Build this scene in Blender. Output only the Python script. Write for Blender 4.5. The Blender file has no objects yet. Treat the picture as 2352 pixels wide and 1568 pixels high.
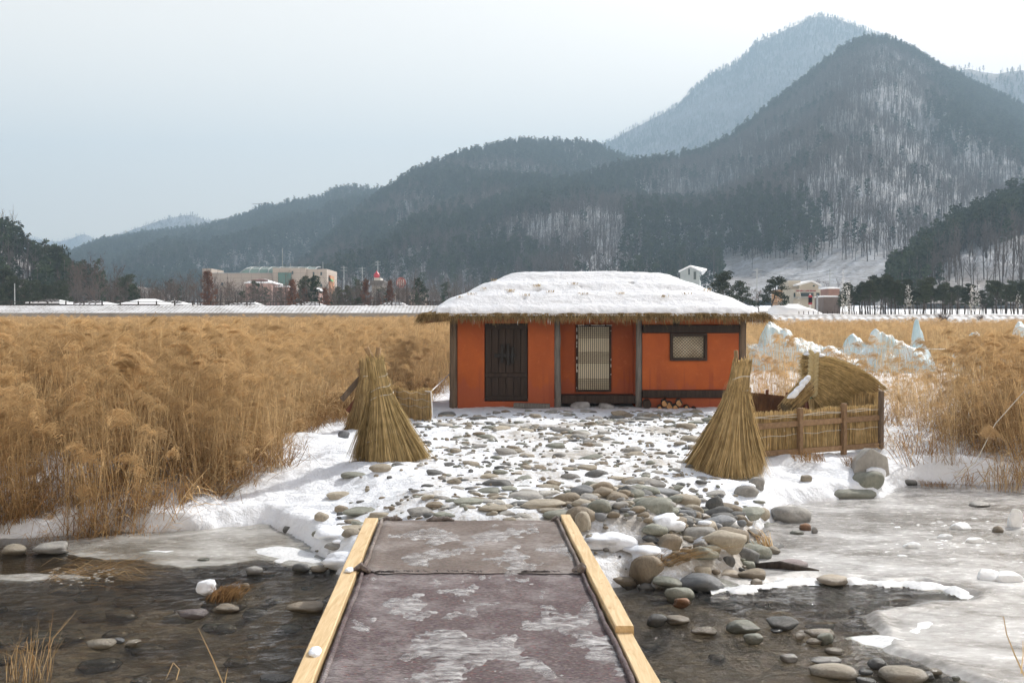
import bpy, bmesh, math, random
import numpy as np
from mathutils import Vector, Matrix, noise as mnoise

scene = bpy.context.scene
COL = scene.collection
R = random.Random(7)
NR = np.random.RandomState(11)
rad = math.radians

# ------------------------------------------------------------------ camera, sky, sun, exposure
CAM_H = 1.95
PITCH = math.atan(19.0 / 1081.0)
cam_d = bpy.data.cameras.new("camera")
cam_d.sensor_width = 36.0
cam_d.lens = 38.0
cam_d.clip_start = 0.1
cam_d.clip_end = 12000
cam = bpy.data.objects.new("camera", cam_d)
COL.objects.link(cam)
cam.location = (0, 0, CAM_H)
cam.rotation_euler = (rad(90) - PITCH, 0, 0)
scene.camera = cam

SUN_AZ, SUN_EL = rad(40), rad(38)          # azimuth to the right of the view direction
world = bpy.data.worlds.new("World")
scene.world = world
world.use_nodes = True
wn = world.node_tree
for n in list(wn.nodes):
    wn.nodes.remove(n)
sky = wn.nodes.new("ShaderNodeTexSky")
sky.sky_type = 'NISHITA'
sky.sun_disc = False
sky.sun_elevation = SUN_EL
sky.sun_rotation = SUN_AZ
sky.altitude = 100
sky.air_density = 0.55
sky.dust_density = 6.0
sky.ozone_density = 1.0
bgn = wn.nodes.new("ShaderNodeBackground")
bgn.inputs["Strength"].default_value = 0.13
wo = wn.nodes.new("ShaderNodeOutputWorld")
# pale haze added into the sky colour to whiten it, strongest at the horizon
veil = wn.nodes.new("ShaderNodeMix"); veil.data_type = 'RGBA'
vtc = wn.nodes.new("ShaderNodeTexCoord"); vsx = wn.nodes.new("ShaderNodeSeparateXYZ"); vmr = wn.nodes.new("ShaderNodeMapRange")
vmr.inputs[1].default_value = 0.0; vmr.inputs[2].default_value = 0.65; vmr.inputs[3].default_value = 0.78; vmr.inputs[4].default_value = 0.03
wn.links.new(vtc.outputs["Generated"], vsx.inputs[0]); wn.links.new(vsx.outputs[2], vmr.inputs[0]); wn.links.new(vmr.outputs[0], veil.inputs[0])
veil.inputs[7].default_value = (19.6, 16.2, 12.0, 1)
wn.links.new(sky.outputs[0], veil.inputs[6])
wn.links.new(veil.outputs[2], bgn.inputs[0])
wn.links.new(bgn.outputs[0], wo.inputs[0])

sun_d = bpy.data.lights.new("sun", 'SUN')
sun_d.energy = 5.0
sun_d.angle = rad(0.6)
sun_d.color = (1.0, 0.96, 0.89)
sun = bpy.data.objects.new("sun", sun_d)
COL.objects.link(sun)
sdir = Vector((math.sin(SUN_AZ) * math.cos(SUN_EL), math.cos(SUN_AZ) * math.cos(SUN_EL), math.sin(SUN_EL)))
sun.rotation_euler = sdir.to_track_quat('Z', 'Y').to_euler()

scene.view_settings.view_transform = 'Standard'
scene.view_settings.look = 'None'
scene.view_settings.gamma = 1.0
scene.view_settings.use_curve_mapping = False
scene.view_settings.exposure = 0.40
scene.render.engine = 'CYCLES'
cy = scene.cycles
cy.use_denoising = True
cy.denoiser = 'OPENIMAGEDENOISE'
cy.max_bounces = 6
cy.diffuse_bounces = 3
cy.glossy_bounces = 2
cy.transmission_bounces = 3
cy.transparent_max_bounces = 12
cy.volume_bounces = 0
cy.caustics_reflective = False
cy.caustics_refractive = False
cy.sample_clamp_indirect = 4.0

HAZE_DENSITY = 0.00051
HAZE_COLOR = (0.53, 0.76, 1.0)

# ------------------------------------------------------------------ picture <-> place
# points are given in the coordinates of a 2352 px wide view of the scene and turned into places on the ground or at a distance
S = 2352.0 / 1024.0
F = 1024 * 38.0 / 36.0
CP, SP = math.cos(PITCH), math.sin(PITCH)

def ray(px, py):
    u = (px / S - 512.0) / F
    v = (341.0 - py / S) / F
    return u, CP + v * SP, -SP + v * CP

def at(px, py, Y):
    dx, dy, dz = ray(px, py)
    t = Y / dy
    return Vector((dx * t, Y, CAM_H + dz * t))

def on(px, py, z):
    dx, dy, dz = ray(px, py)
    t = (z - CAM_H) / dz
    return Vector((dx * t, dy * t, z))

def pix(x, y, z):
    zz = z - CAM_H
    f = y * CP - zz * SP
    up = y * SP + zz * CP
    return (512.0 + F * x / f) * S, (341.0 - F * up / f) * S

# ------------------------------------------------------------------ numpy noise
_perm = NR.permutation(256)
_ang = NR.rand(256) * 2 * np.pi
_gx, _gy = np.cos(_ang), np.sin(_ang)

def perlin(x, y, seed=0):
    x = np.asarray(x, float) + seed * 17.31
    y = np.asarray(y, float) + seed * 9.77
    xi, yi = np.floor(x).astype(int), np.floor(y).astype(int)
    xf, yf = x - xi, y - yi
    def g(ix, iy):
        h = _perm[(_perm[ix & 255] + iy) & 255]
        return h
    def dot(h, dx, dy):
        return _gx[h] * dx + _gy[h] * dy
    a = dot(g(xi, yi), xf, yf)
    b = dot(g(xi + 1, yi), xf - 1, yf)
    c = dot(g(xi, yi + 1), xf, yf - 1)
    d = dot(g(xi + 1, yi + 1), xf - 1, yf - 1)
    u = xf * xf * xf * (xf * (xf * 6 - 15) + 10)
    v = yf * yf * yf * (yf * (yf * 6 - 15) + 10)
    return (a + (b - a) * u) * (1 - v) + (c + (d - c) * u) * v

def fbm(x, y, octv=4, seed=0, gain=0.5):
    s, a = 0.0, 1.0
    for i in range(octv):
        s = s + a * perlin(x * 2 ** i, y * 2 ** i, seed + i * 3)
        a *= gain
    return s

def ss(a, b, x):
    t = np.clip((x - a) / (b - a), 0, 1)
    return t * t * (3 - 2 * t)

def poly_sd(P, x, y):
    """signed distance to closed polygon, positive inside"""
    x = np.asarray(x, float); y = np.asarray(y, float)
    d = np.full(x.shape, 1e18); inside = np.zeros(x.shape, bool)
    n = len(P)
    for i in range(n):
        ax, ay = P[i]; bx, by = P[(i + 1) % n]
        ex, ey = bx - ax, by - ay
        wx, wy = x - ax, y - ay
        t = np.clip((wx * ex + wy * ey) / (ex * ex + ey * ey + 1e-12), 0, 1)
        d = np.minimum(d, (wx - ex * t) ** 2 + (wy - ey * t) ** 2)
        c = ((ay <= y) & (by > y)) | ((by <= y) & (ay > y))
        if abs(ey) > 1e-12:
            inside ^= c & (x < ax + (y - ay) / ey * ex)
    d = np.sqrt(d)
    return np.where(inside, d, -d)

# ------------------------------------------------------------------ objects, tags
def tag(o, label=None, cat=None, group=None, kind=None):
    if label: o["label"] = label
    if cat: o["category"] = cat
    if group: o["group"] = group
    if kind: o["kind"] = kind
    return o

def empty(name, loc, label, cat, group=None, rotz=0.0):
    o = bpy.data.objects.new(name, None)
    o.empty_display_size = 0.2
    COL.objects.link(o)
    o.location = loc
    o.rotation_euler = (0, 0, rotz)
    return tag(o, label, cat, group)

def link(name, me, parent=None, keep=True):
    o = bpy.data.objects.new(name, me)
    COL.objects.link(o)
    if parent is not None:
        o.parent = parent
        if keep:      # mesh coordinates are world coordinates: undo the parents' place
            o.matrix_parent_inverse = world_of(parent).inverted()
    return o

def world_of(o):
    m = o.matrix_parent_inverse @ Matrix.LocRotScale(o.location, o.rotation_euler, o.scale) if o.parent else Matrix.LocRotScale(o.location, o.rotation_euler, o.scale)
    return world_of(o.parent) @ m if o.parent else m

def mesh_np(name, V, Fc, mats=(), smooth=False, mi=None):
    me = bpy.data.meshes.new(name)
    V = np.asarray(V, np.float32)
    me.vertices.add(len(V)); me.vertices.foreach_set("co", V.ravel())
    if isinstance(Fc, np.ndarray):
        k = Fc.shape[1]; n = len(Fc)
        me.loops.add(n * k); me.polygons.add(n)
        me.loops.foreach_set("vertex_index", Fc.astype(np.int32).ravel())
        me.polygons.foreach_set("loop_start", (np.arange(n) * k).astype(np.int32))
        me.polygons.foreach_set("loop_total", np.full(n, k, np.int32))
    else:
        tot = np.array([len(f) for f in Fc], np.int32)
        idx = np.fromiter((i for f in Fc for i in f), np.int32)
        me.loops.add(len(idx)); me.polygons.add(len(Fc))
        me.loops.foreach_set("vertex_index", idx)
        st = np.zeros(len(tot), np.int32); st[1:] = np.cumsum(tot)[:-1]
        me.polygons.foreach_set("loop_start", st)
        me.polygons.foreach_set("loop_total", tot)
        n = len(Fc)
    for m in mats: me.materials.append(m)
    if mi is not None: me.polygons.foreach_set("material_index", np.asarray(mi, np.int32))
    me.polygons.foreach_set("use_smooth", np.full(n, smooth, bool))
    me.update(calc_edges=True)
    me.validate()
    return me

class MB:
    """collects shapes and links them as one mesh object"""
    def __init__(self):
        self.v = []; self.f = []; self.m = []
    def add(self, vs, fs, mi=0):
        k = len(self.v)
        self.v.extend([tuple(a) for a in vs])
        self.f.extend([tuple(i + k for i in f) for f in fs])
        self.m.extend([mi] * len(fs))
    def box(self, x0, x1, y0, y1, z0, z1, mi=0, M=None, bev=0.0):
        if bev > 0:
            b = bev
            vs = []
            for z, i in ((z0, b), (z0 + b, 0), (z1 - b, 0), (z1, b)):
                for sx, sy in ((0, 0), (1, 0), (1, 1), (0, 1)):
                    # chamfered corners
                    X = x1 if sx else x0; Yv = y1 if sy else y0
                    dx = -1 if sx else 1; dy = -1 if sy else 1
                    vs.append((X + dx * (i + b), Yv + dy * i, z)); vs.append((X + dx * i, Yv + dy * (i + b), z))
            order = [1, 0, 2, 3, 5, 4, 6, 7]
            order = [0, 2, 3, 5, 4, 6, 7, 1]
            fs = []
            for k in range(3):
                for q in range(8):
                    a = order[q]; b2 = order[(q + 1) % 8]
                    fs.append((k * 8 + a, k * 8 + b2, k * 8 + 8 + b2, k * 8 + 8 + a))
            fs.append(tuple(order[::-1])); fs.append(tuple(24 + q for q in order))
        else:
            vs = [(x0, y0, z0), (x1, y0, z0), (x1, y1, z0), (x0, y1, z0), (x0, y0, z1), (x1, y0, z1), (x1, y1, z1), (x0, y1, z1)]
            fs = [(3, 2, 1, 0), (4, 5, 6, 7), (0, 1, 5, 4), (1, 2, 6, 5), (2, 3, 7, 6), (3, 0, 4, 7)]
        if M is not None: vs = [M @ Vector(v) for v in vs]
        self.add(vs, fs, mi)
        return self
    def beam(self, a, b, w, h, mi=0, up=(0, 0, 1), bev=0.0):
        """box from a to b, w across, h along up"""
        a, b = Vector(a), Vector(b); d = b - a; L = d.length; d.normalize()
        s = d.cross(Vector(up))
        if s.length < 1e-5: s = d.cross(Vector((0, 1, 0)))
        s.normalize(); u = s.cross(d)
        M = Matrix(((d.x, s.x, u.x, a.x), (d.y, s.y, u.y, a.y), (d.z, s.z, u.z, a.z), (0, 0, 0, 1)))
        return self.box(0, L, -w / 2, w / 2, -h / 2, h / 2, mi, M, bev)
    def tube(self, pts, rs, n=8, mi=0, cap=True, wob=0.0, rng=R):
        pts = [Vector(p) for p in pts]
        if not isinstance(rs, (list, tuple)): rs = [rs] * len(pts)
        vs = []; fs = []
        ref = Vector((0.13, 0.9, 0.21))
        for i, p in enumerate(pts):
            d = (pts[min(i + 1, len(pts) - 1)] - pts[max(i - 1, 0)])
            if d.length < 1e-9: d = Vector((0, 0, 1))
            d.normalize()
            s = d.cross(ref)
            if s.length < 1e-3: s = d.cross(Vector((1, 0, 0)))
            s.normalize(); u = d.cross(s)
            for k in range(n):
                a = 2 * math.pi * k / n
                r = rs[i] * (1 + (rng.uniform(-wob, wob) if wob else 0))
                vs.append(p + s * (math.cos(a) * r) + u * (math.sin(a) * r))
        for i in range(len(pts) - 1):
            for k in range(n):
                k2 = (k + 1) % n
                fs.append((i * n + k, i * n + k2, (i + 1) * n + k2, (i + 1) * n + k))
        if cap:
            fs.append(tuple(range(n))[::-1]); fs.append(tuple((len(pts) - 1) * n + k for k in range(n)))
        self.add(vs, fs, mi)
        return self
    def ribbon(self, pts, ws, side=None, mi=0):
        """flat strip along pts; last width 0 closes in a point"""
        k = len(self.v)
        n = len(pts)
        if side is None:
            a = R.uniform(0, 6.283); side = (math.cos(a), math.sin(a), 0)
        sx, sy, sz = side
        if not isinstance(ws, (list, tuple)): ws = [ws] * n
        tip = ws[-1] == 0
        for i in range(n):
            p = pts[i]; w = ws[i] * 0.5
            if i == n - 1 and tip:
                self.v.append((p[0], p[1], p[2]))
            else:
                self.v.append((p[0] - sx * w, p[1] - sy * w, p[2] - sz * w))
                self.v.append((p[0] + sx * w, p[1] + sy * w, p[2] + sz * w))
        for i in range(n - 1):
            if i == n - 2 and tip:
                self.f.append((k + 2 * i, k + 2 * i + 1, k + 2 * i + 2))
            else:
                self.f.append((k + 2 * i, k + 2 * i + 1, k + 2 * i + 3, k + 2 * i + 2))
            self.m.append(mi)
        return self
    def lathe(self, prof, c, n=16, mi=0):
        vs = []; fs = []
        for r, z in prof:
            for k in range(n):
                a = 2 * math.pi * k / n
                vs.append((c[0] + r * math.cos(a), c[1] + r * math.sin(a), c[2] + z))
        for i in range(len(prof) - 1):
            for k in range(n):
                k2 = (k + 1) % n
                fs.append((i * n + k, i * n + k2, (i + 1) * n + k2, (i + 1) * n + k))
        fs.append(tuple(range(n))[::-1]); fs.append(tuple((len(prof) - 1) * n + k for k in range(n)))
        self.add(vs, fs, mi)
        return self
    def mesh(self, name, mats, smooth=False):
        if not isinstance(mats, (list, tuple)): mats = [mats]
        return mesh_np(name, self.v, self.f, mats, smooth, self.m)
    def build(self, name, mats, parent=None, smooth=False, keep=True):
        return link(name, self.mesh(name, mats, smooth), parent, keep)

# ------------------------------------------------------------------ materials
def new_mat(name):
    m = bpy.data.materials.new(name)
    m.use_nodes = True
    nt = m.node_tree
    return m, nt, nt.nodes["Principled BSDF"], nt.nodes["Material Output"]

def nd(nt, t, **kw):
    n = nt.nodes.new(t)
    for k, v in kw.items():
        if k in n.inputs: n.inputs[k].default_value = v
        else: setattr(n, k, v)
    return n

def coords(nt, kind="Object", scale=(1, 1, 1), rot=(0, 0, 0)):
    tc = nd(nt, "ShaderNodeTexCoord")
    mp = nd(nt, "ShaderNodeMapping")
    mp.inputs["Scale"].default_value = scale
    mp.inputs["Rotation"].default_value = rot
    if kind == "World":
        g = nd(nt, "ShaderNodeNewGeometry")
        nt.links.new(g.outputs["Position"], mp.inputs["Vector"])
    else:
        nt.links.new(tc.outputs[kind], mp.inputs["Vector"])
    return mp.outputs["Vector"]

def noise(nt, vec, scale, detail=4.0, rough=0.55, dist=0.0):
    n = nd(nt, "ShaderNodeTexNoise")
    n.inputs["Scale"].default_value = scale
    n.inputs["Detail"].default_value = detail
    n.inputs["Roughness"].default_value = rough
    n.inputs["Distortion"].default_value = dist
    if vec is not None: nt.links.new(vec, n.inputs["Vector"])
    return n.outputs["Fac"]

def ramp(nt, fac, stops, interp='LINEAR'):
    r = nd(nt, "ShaderNodeValToRGB")
    cr = r.color_ramp
    cr.interpolation = interp
    while len(cr.elements) < len(stops): cr.elements.new(0.5)
    for e, (p, c) in zip(cr.elements, stops):
        e.position = p
        e.color = (c, c, c, 1) if isinstance(c, (int, float)) else (*c, 1)
    nt.links.new(fac, r.inputs["Fac"])
    return r.outputs["Color"]

def mixc(nt, fac, a, b, mode='MIX'):
    m = nd(nt, "ShaderNodeMix", data_type='RGBA', blend_type=mode)
    for sock, v in ((m.inputs["Factor"], fac), (m.inputs["A"], a), (m.inputs["B"], b)):
        pass
    fi, ai, bi = m.inputs[0], m.inputs[6], m.inputs[7]
    for sock, v in ((fi, fac), (ai, a), (bi, b)):
        if isinstance(v, (int, float)): sock.default_value = v
        elif isinstance(v, tuple): sock.default_value = (*v, 1)
        else: nt.links.new(v, sock)
    return m.outputs[2]

def math_n(nt, op, a, b=None, clamp=False):
    m = nd(nt, "ShaderNodeMath", operation=op, use_clamp=clamp)
    for i, v in enumerate((a, b)):
        if v is None: continue
        if isinstance(v, (int, float)): m.inputs[i].default_value = v
        else: nt.links.new(v, m.inputs[i])
    return m.outputs[0]

def bump(nt, h, strength, dist=0.02, normal=None):
    b = nd(nt, "ShaderNodeBump")
    b.inputs["Strength"].default_value = strength
    b.inputs["Distance"].default_value = dist
    nt.links.new(h, b.inputs["Height"])
    if normal is not None: nt.links.new(normal, b.inputs["Normal"])
    return b.outputs["Normal"]

def obj_random(nt):
    return nd(nt, "ShaderNodeObjectInfo").outputs["Random"]

def mat_noise(name, c1, c2, scale=5.0, rough=0.8, bump_s=0.3, stretch=(1, 1, 1), vary=0.0, kind="Object", detail=5.0, bd=0.02, spec=0.3):
    """two colours mixed by noise, small relief; vary: brightness difference between objects"""
    m, nt, b, out = new_mat(name)
    vec = coords(nt, kind, stretch)
    f = noise(nt, vec, scale, detail)
    c = mixc(nt, ramp(nt, f, [(0.3, 0.0), (0.7, 1.0)]), c1, c2)
    if vary > 0:
        r = obj_random(nt)
        k = ramp(nt, r, [(0, 1 - vary), (1, 1 + vary)])
        c = mixc(nt, 1.0, c, k, 'MULTIPLY')
    nt.links.new(c, b.inputs["Base Color"])
    b.inputs["Roughness"].default_value = rough
    b.inputs["Specular IOR Level"].default_value = spec
    if bump_s > 0:
        f2 = noise(nt, vec, scale * 4, 5)
        nt.links.new(bump(nt, f2, bump_s, bd), b.inputs["Normal"])
    return m

def mat_leafy(name, c1, c2, vary=0.25, trans=0.35, kind_scale=2.0, island=0.0):
    """thin blades: diffuse plus light shining through; colour differs from clump to clump"""
    m, nt, b, out = new_mat(name)
    nt.nodes.remove(b)
    r = obj_random(nt)
    vec = coords(nt, "Object")
    f = noise(nt, vec, kind_scale, 2)
    c = mixc(nt, ramp(nt, f, [(0.35, 0.0), (0.65, 1.0)]), c1, c2)
    k = ramp(nt, r, [(0, 1 - vary), (1, 1 + vary)])
    c = mixc(nt, 1.0, c, k, 'MULTIPLY')
    if island > 0:
        isl = nd(nt, "ShaderNodeNewGeometry").outputs["Random Per Island"]
        c = mixc(nt, 1.0, c, ramp(nt, isl, [(0, 1 - island), (1, 1 + island)]), 'MULTIPLY')
    d = nd(nt, "ShaderNodeBsdfDiffuse")
    t = nd(nt, "ShaderNodeBsdfTranslucent")
    nt.links.new(c, d.inputs["Color"]); nt.links.new(c, t.inputs["Color"])
    mx = nd(nt, "ShaderNodeMixShader")
    mx.inputs[0].default_value = trans
    nt.links.new(d.outputs[0], mx.inputs[1]); nt.links.new(t.outputs[0], mx.inputs[2])
    nt.links.new(mx.outputs[0], out.inputs["Surface"])
    return m

def mat_snow(name="snow", kind="World", s=1.0, bs=0.5):
    m, nt, b, out = new_mat(name)
    vec = coords(nt, kind)
    f = noise(nt, vec, 2.0 * s, 4)
    c = mixc(nt, f, (0.77, 0.82, 0.90), (0.86, 0.89, 0.94))
    nt.links.new(c, b.inputs["Base Color"])
    b.inputs["Roughness"].default_value = 0.6
    b.inputs["Specular IOR Level"].default_value = 0.25
    h = noise(nt, vec, 9.0 * s, 6, 0.65)
    h2 = noise(nt, vec, 60.0 * s, 3)
    n1 = bump(nt, h, bs, 0.06)
    nt.links.new(bump(nt, h2, bs * 0.6, 0.012, n1), b.inputs["Normal"])
    return m

SNOW = mat_snow()
WOODG = mat_noise("weathered_wood", (0.10, 0.075, 0.055), (0.20, 0.15, 0.11), 3.0, 0.85, 0.7, (6, 6, 0.6), 0.1)
WOODD = mat_noise("dark_wood", (0.020, 0.012, 0.009), (0.050, 0.032, 0.023), 3.0, 0.65, 0.5, (8, 8, 0.7), 0.12)
WOODP = mat_noise("pole_wood", (0.22, 0.14, 0.07), (0.38, 0.26, 0.14), 4.0, 0.8, 0.5, (5, 5, 0.7), 0.15)
WOODF = mat_noise("fence_timber", (0.20, 0.125, 0.07), (0.32, 0.21, 0.12), 4.0, 0.8, 0.4, (4, 4, 4), 0.15)
REDWOOD = mat_noise("red_brown_wood", (0.10, 0.035, 0.02), (0.17, 0.065, 0.035), 4.0, 0.75, 0.4, (3, 3, 3), 0.15)
CUTWOOD = mat_noise("cut_wood", (0.42, 0.22, 0.09), (0.52, 0.32, 0.16), 14.0, 0.8, 0.3)
BARK = mat_noise("bark", (0.035, 0.027, 0.022), (0.075, 0.058, 0.045), 6.0, 0.9, 0.6, (3, 3, 0.8), 0.2)
ROPE = mat_noise("pale_rope", (0.55, 0.53, 0.47), (0.7, 0.68, 0.62), 20, 0.8, 0.2)
STRAW = mat_leafy("straw", (0.53, 0.40, 0.21), (0.40, 0.29, 0.14), 0.12, 0.3, 9.0, 0.45)
STRAWG = mat_leafy("green_straw", (0.52, 0.40, 0.21), (0.39, 0.295, 0.14), 0.12, 0.3, 9.0, 0.45)
STRAWCORE = mat_noise("straw_core", (0.07, 0.05, 0.022), (0.13, 0.09, 0.04), 12, 0.9, 0.5, (6, 6, 1))  # dark body under the stalks: shade of the gaps put into its colour

# ------------------------------------------------------------------ the ground: one sheet with the stream bed in it
ZW = -0.5
SHORE_PX = [(-300, 1245), (0, 1236), (110, 1232), (240, 1218), (340, 1222), (480, 1215), (600, 1203), (655, 1222), (700, 1250), (735, 1278),
            (768, 1303), (800, 1335), (950, 1352), (1200, 1362), (1400, 1350), (1450, 1342), (1560, 1352), (1630, 1338), (1700, 1318),
            (1738, 1290), (1722, 1245), (1758, 1212), (1788, 1190), (1800, 1166), (1860, 1156), (1930, 1149), (2030, 1146), (2062, 1124),
            (2110, 1112), (2180, 1113), (2260, 1116), (2352, 1110), (2700, 1100)]
SHORE = [(-60.0, 11.3)] + [tuple(on(px, py, ZW)[:2]) for px, py in SHORE_PX] + [(60.0, 17.0)]
LAND = SHORE + [(4000.0, 40.0), (4000.0, 6000.0), (-4000.0, 6000.0), (-4000.0, 40.0)]
PUD = on(690, 1086, -0.3)
MOUNDS = [(on(1850, 1100, -.1), 0.9, 0.55, 0.17), (on(1700, 1110, -.1), 0.7, 0.5, 0.06), (on(2010, 1060, -.1), 0.9, 0.5, 0.10), (on(1460, 1250, -.3), 0.5, 0.45, 0.12),
          (on(2180, 1060, -.2), 1.2, 0.5, 0.16), (on(760, 1250, -.3), 0.35, 0.35, 0.12), (on(300, 1180, -.2), 1.0, 0.4, 0.10),
          (on(60, 1080, -.1), 1.6, 0.8, 0.14), (on(1155, 922, 0), 0.3, 0.15, 0.13), (on(2000, 990, 0), 1.2, 0.8, 0.12), (on(690, 1010, 0), 0.5, 0.6, 0.10)]

def gh(x, y):
    x = np.asarray(x, float); y = np.asarray(y, float)
    near = (y < 60) & (np.abs(x) < 60)
    sd = np.full(x.shape, 30.0)
    sd[near] = poly_sd(LAND, x[near], y[near])
    sd[(y < 8) & ~near] = -10
    sd = sd + 0.10 * perlin(x * 1.7, y * 1.7, 5) + 0.05 * perlin(x * 5, y * 5, 6)
    bx = np.exp(-((x - 0.3) / 2.6) ** 4)
    L = 3.2 * (1 - bx) + 1.5 * bx
    L = np.where(x > 2.5, 2.2, L)
    zin = -0.47 + 0.17 * ss(0, 0.22, sd) * (1 - bx * 0.5) + 0.30 * ss(0, 1, sd / L) + 0.085 * bx * ss(0, .22, sd)
    zin = np.minimum(zin, 0.0)
    zout = -0.54 - 0.32 * ss(0, 1.3, -sd)
    z = np.where(sd > 0, zin, zout)
    lf = ss(0.0, 0.3, sd)
    hut = ss(22.5, 24.3, y) * ss(3.6, 1.0, np.abs(x - 2)) * (y < 40)
    amp = 1 - 0.8 * hut
    z = z + lf * amp * (0.055 * fbm(x * 0.55, y * 0.55, 2, 1) + 0.045 * fbm(x * 2.3, y * 2.3, 2, 2))
    z = z + lf * amp * (0.014 + 0.014 * ss(-.1, .3, perlin(x * .6, y * .6, 15))) * fbm(x * 8, y * 8, 3, 3) * (y < 40)
    z = z + (1 - lf) * 0.05 * fbm(x * 2, y * 2, 3, 4)
    z = z + lf * 0.030 * fbm(x * 3.6, y * 3.6, 3, 16) * ss(17, 15, y) * ss(-.5, -1.6, x)
    for c, a, b, h in MOUNDS:
        z = z + h * np.exp(-((x - c.x) / a) ** 2 - ((y - c.y) / b) ** 2) * np.clip(sd * 3, 0, 1)
    z = z - 0.12 * np.exp(-((x - PUD.x) / 0.35) ** 2 - ((y - PUD.y) / 0.3) ** 2)
    z = z + 0.3 * ss(30, 80, y) + 2.3 * ss(106, 112, y) + 0.022 * np.maximum(0, y - 130)
    return z

def gz(x, y):
    return float(gh(np.array([x]), np.array([y]))[0])

def on_ground(px, py):
    z = 0.0
    for _ in range(6):
        p = on(px, py, z)
        z = 0.5 * z + 0.5 * gz(p.x, p.y)
    p = on(px, py, z)
    return Vector((p.x, p.y, gz(p.x, p.y)))

def axis(fine0, fine1, step, lo, hi, g=1.16):
    a = list(np.arange(fine0, fine1 + step / 2, step))
    s = step; v = fine0; left = []
    while v > lo:
        s *= g; v -= s; left.append(max(v, lo))
    s = step; v = a[-1]; right = []
    while v < hi:
        s *= g; v += s; right.append(min(v, hi))
    return np.array(left[::-1] + a + right)

def grid_faces(nx, ny):
    i = np.arange(nx - 1)[None, :] + np.arange(ny - 1)[:, None] * nx
    i = i.ravel()
    return np.stack([i, i + 1, i + 1 + nx, i + nx], 1)

gx = axis(-9.0, 11.0, 0.05, -3600, 3600)
gy = axis(8.6, 25.0, 0.05, -40, 4300)
GX, GY = np.meshgrid(gx, gy)
GZ = gh(GX, GY)
ground_me = mesh_np("ground", np.stack([GX.ravel(), GY.ravel(), GZ.ravel()], 1), grid_faces(len(gx), len(gy)), (), True)
# how worn the snow is: bare river gravel in the yard and on the stony bank, litter under the reeds, stream bed under water
sdg = np.full(GX.shape, 30.0)
nr = (GY < 60) & (np.abs(GX) < 60)
sdg[nr] = poly_sd(LAND, GX[nr], GY[nr])
YARD = [tuple(on(px, py, 0)[:2]) for px, py in [(790, 1260), (760, 1180), (880, 1100), (1000, 1020), (960, 930), (1740, 945), (1640, 1000), (1590, 1090), (1760, 1150), (1760, 1230), (1640, 1330), (1400, 1350)]]
sdy = np.full(GX.shape, -30.0)
sdy[nr] = poly_sd(YARD, GX[nr], GY[nr])
wear = ss(-0.6, 0.8, sdy) * (0.42 + 0.5 * fbm(GX * 0.9, GY * 0.9, 3, 9))
bankr = np.exp(-((GX - 2.0) / 2.0) ** 2 - ((GY - 11.2) / 1.5) ** 2)
wear = np.maximum(wear, bankr * (0.9 + 0.4 * fbm(GX * 1.3, GY * 1.3, 2, 12)))
wear = wear * (1 - 0.7 * ss(21.5, 22.8, GY))
far = ss(30, 45, GY)
wear = np.maximum(wear, far * (0.35 + 0.35 * fbm(GX * 0.05, GY * 0.05, 3, 10)) * (GY < 104))
far2 = ss(112, 120, GY)
wear = np.maximum(wear, far2 * (0.42 + 0.5 * fbm(GX * 0.03, GY * 0.03, 3, 14)))
wear = wear * ((GY < 300) | (GX < 40))
wet = np.clip(-sdg * 6 + 0.2, 0, 1)
ca = ground_me.color_attributes.new("wear", 'FLOAT_COLOR', 'POINT')
ca.data.foreach_set("color", np.stack([np.clip(wear, 0, 1).ravel(), wet.ravel(), np.zeros(GX.size), np.ones(GX.size)], 1).astype(np.float32).ravel())

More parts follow.
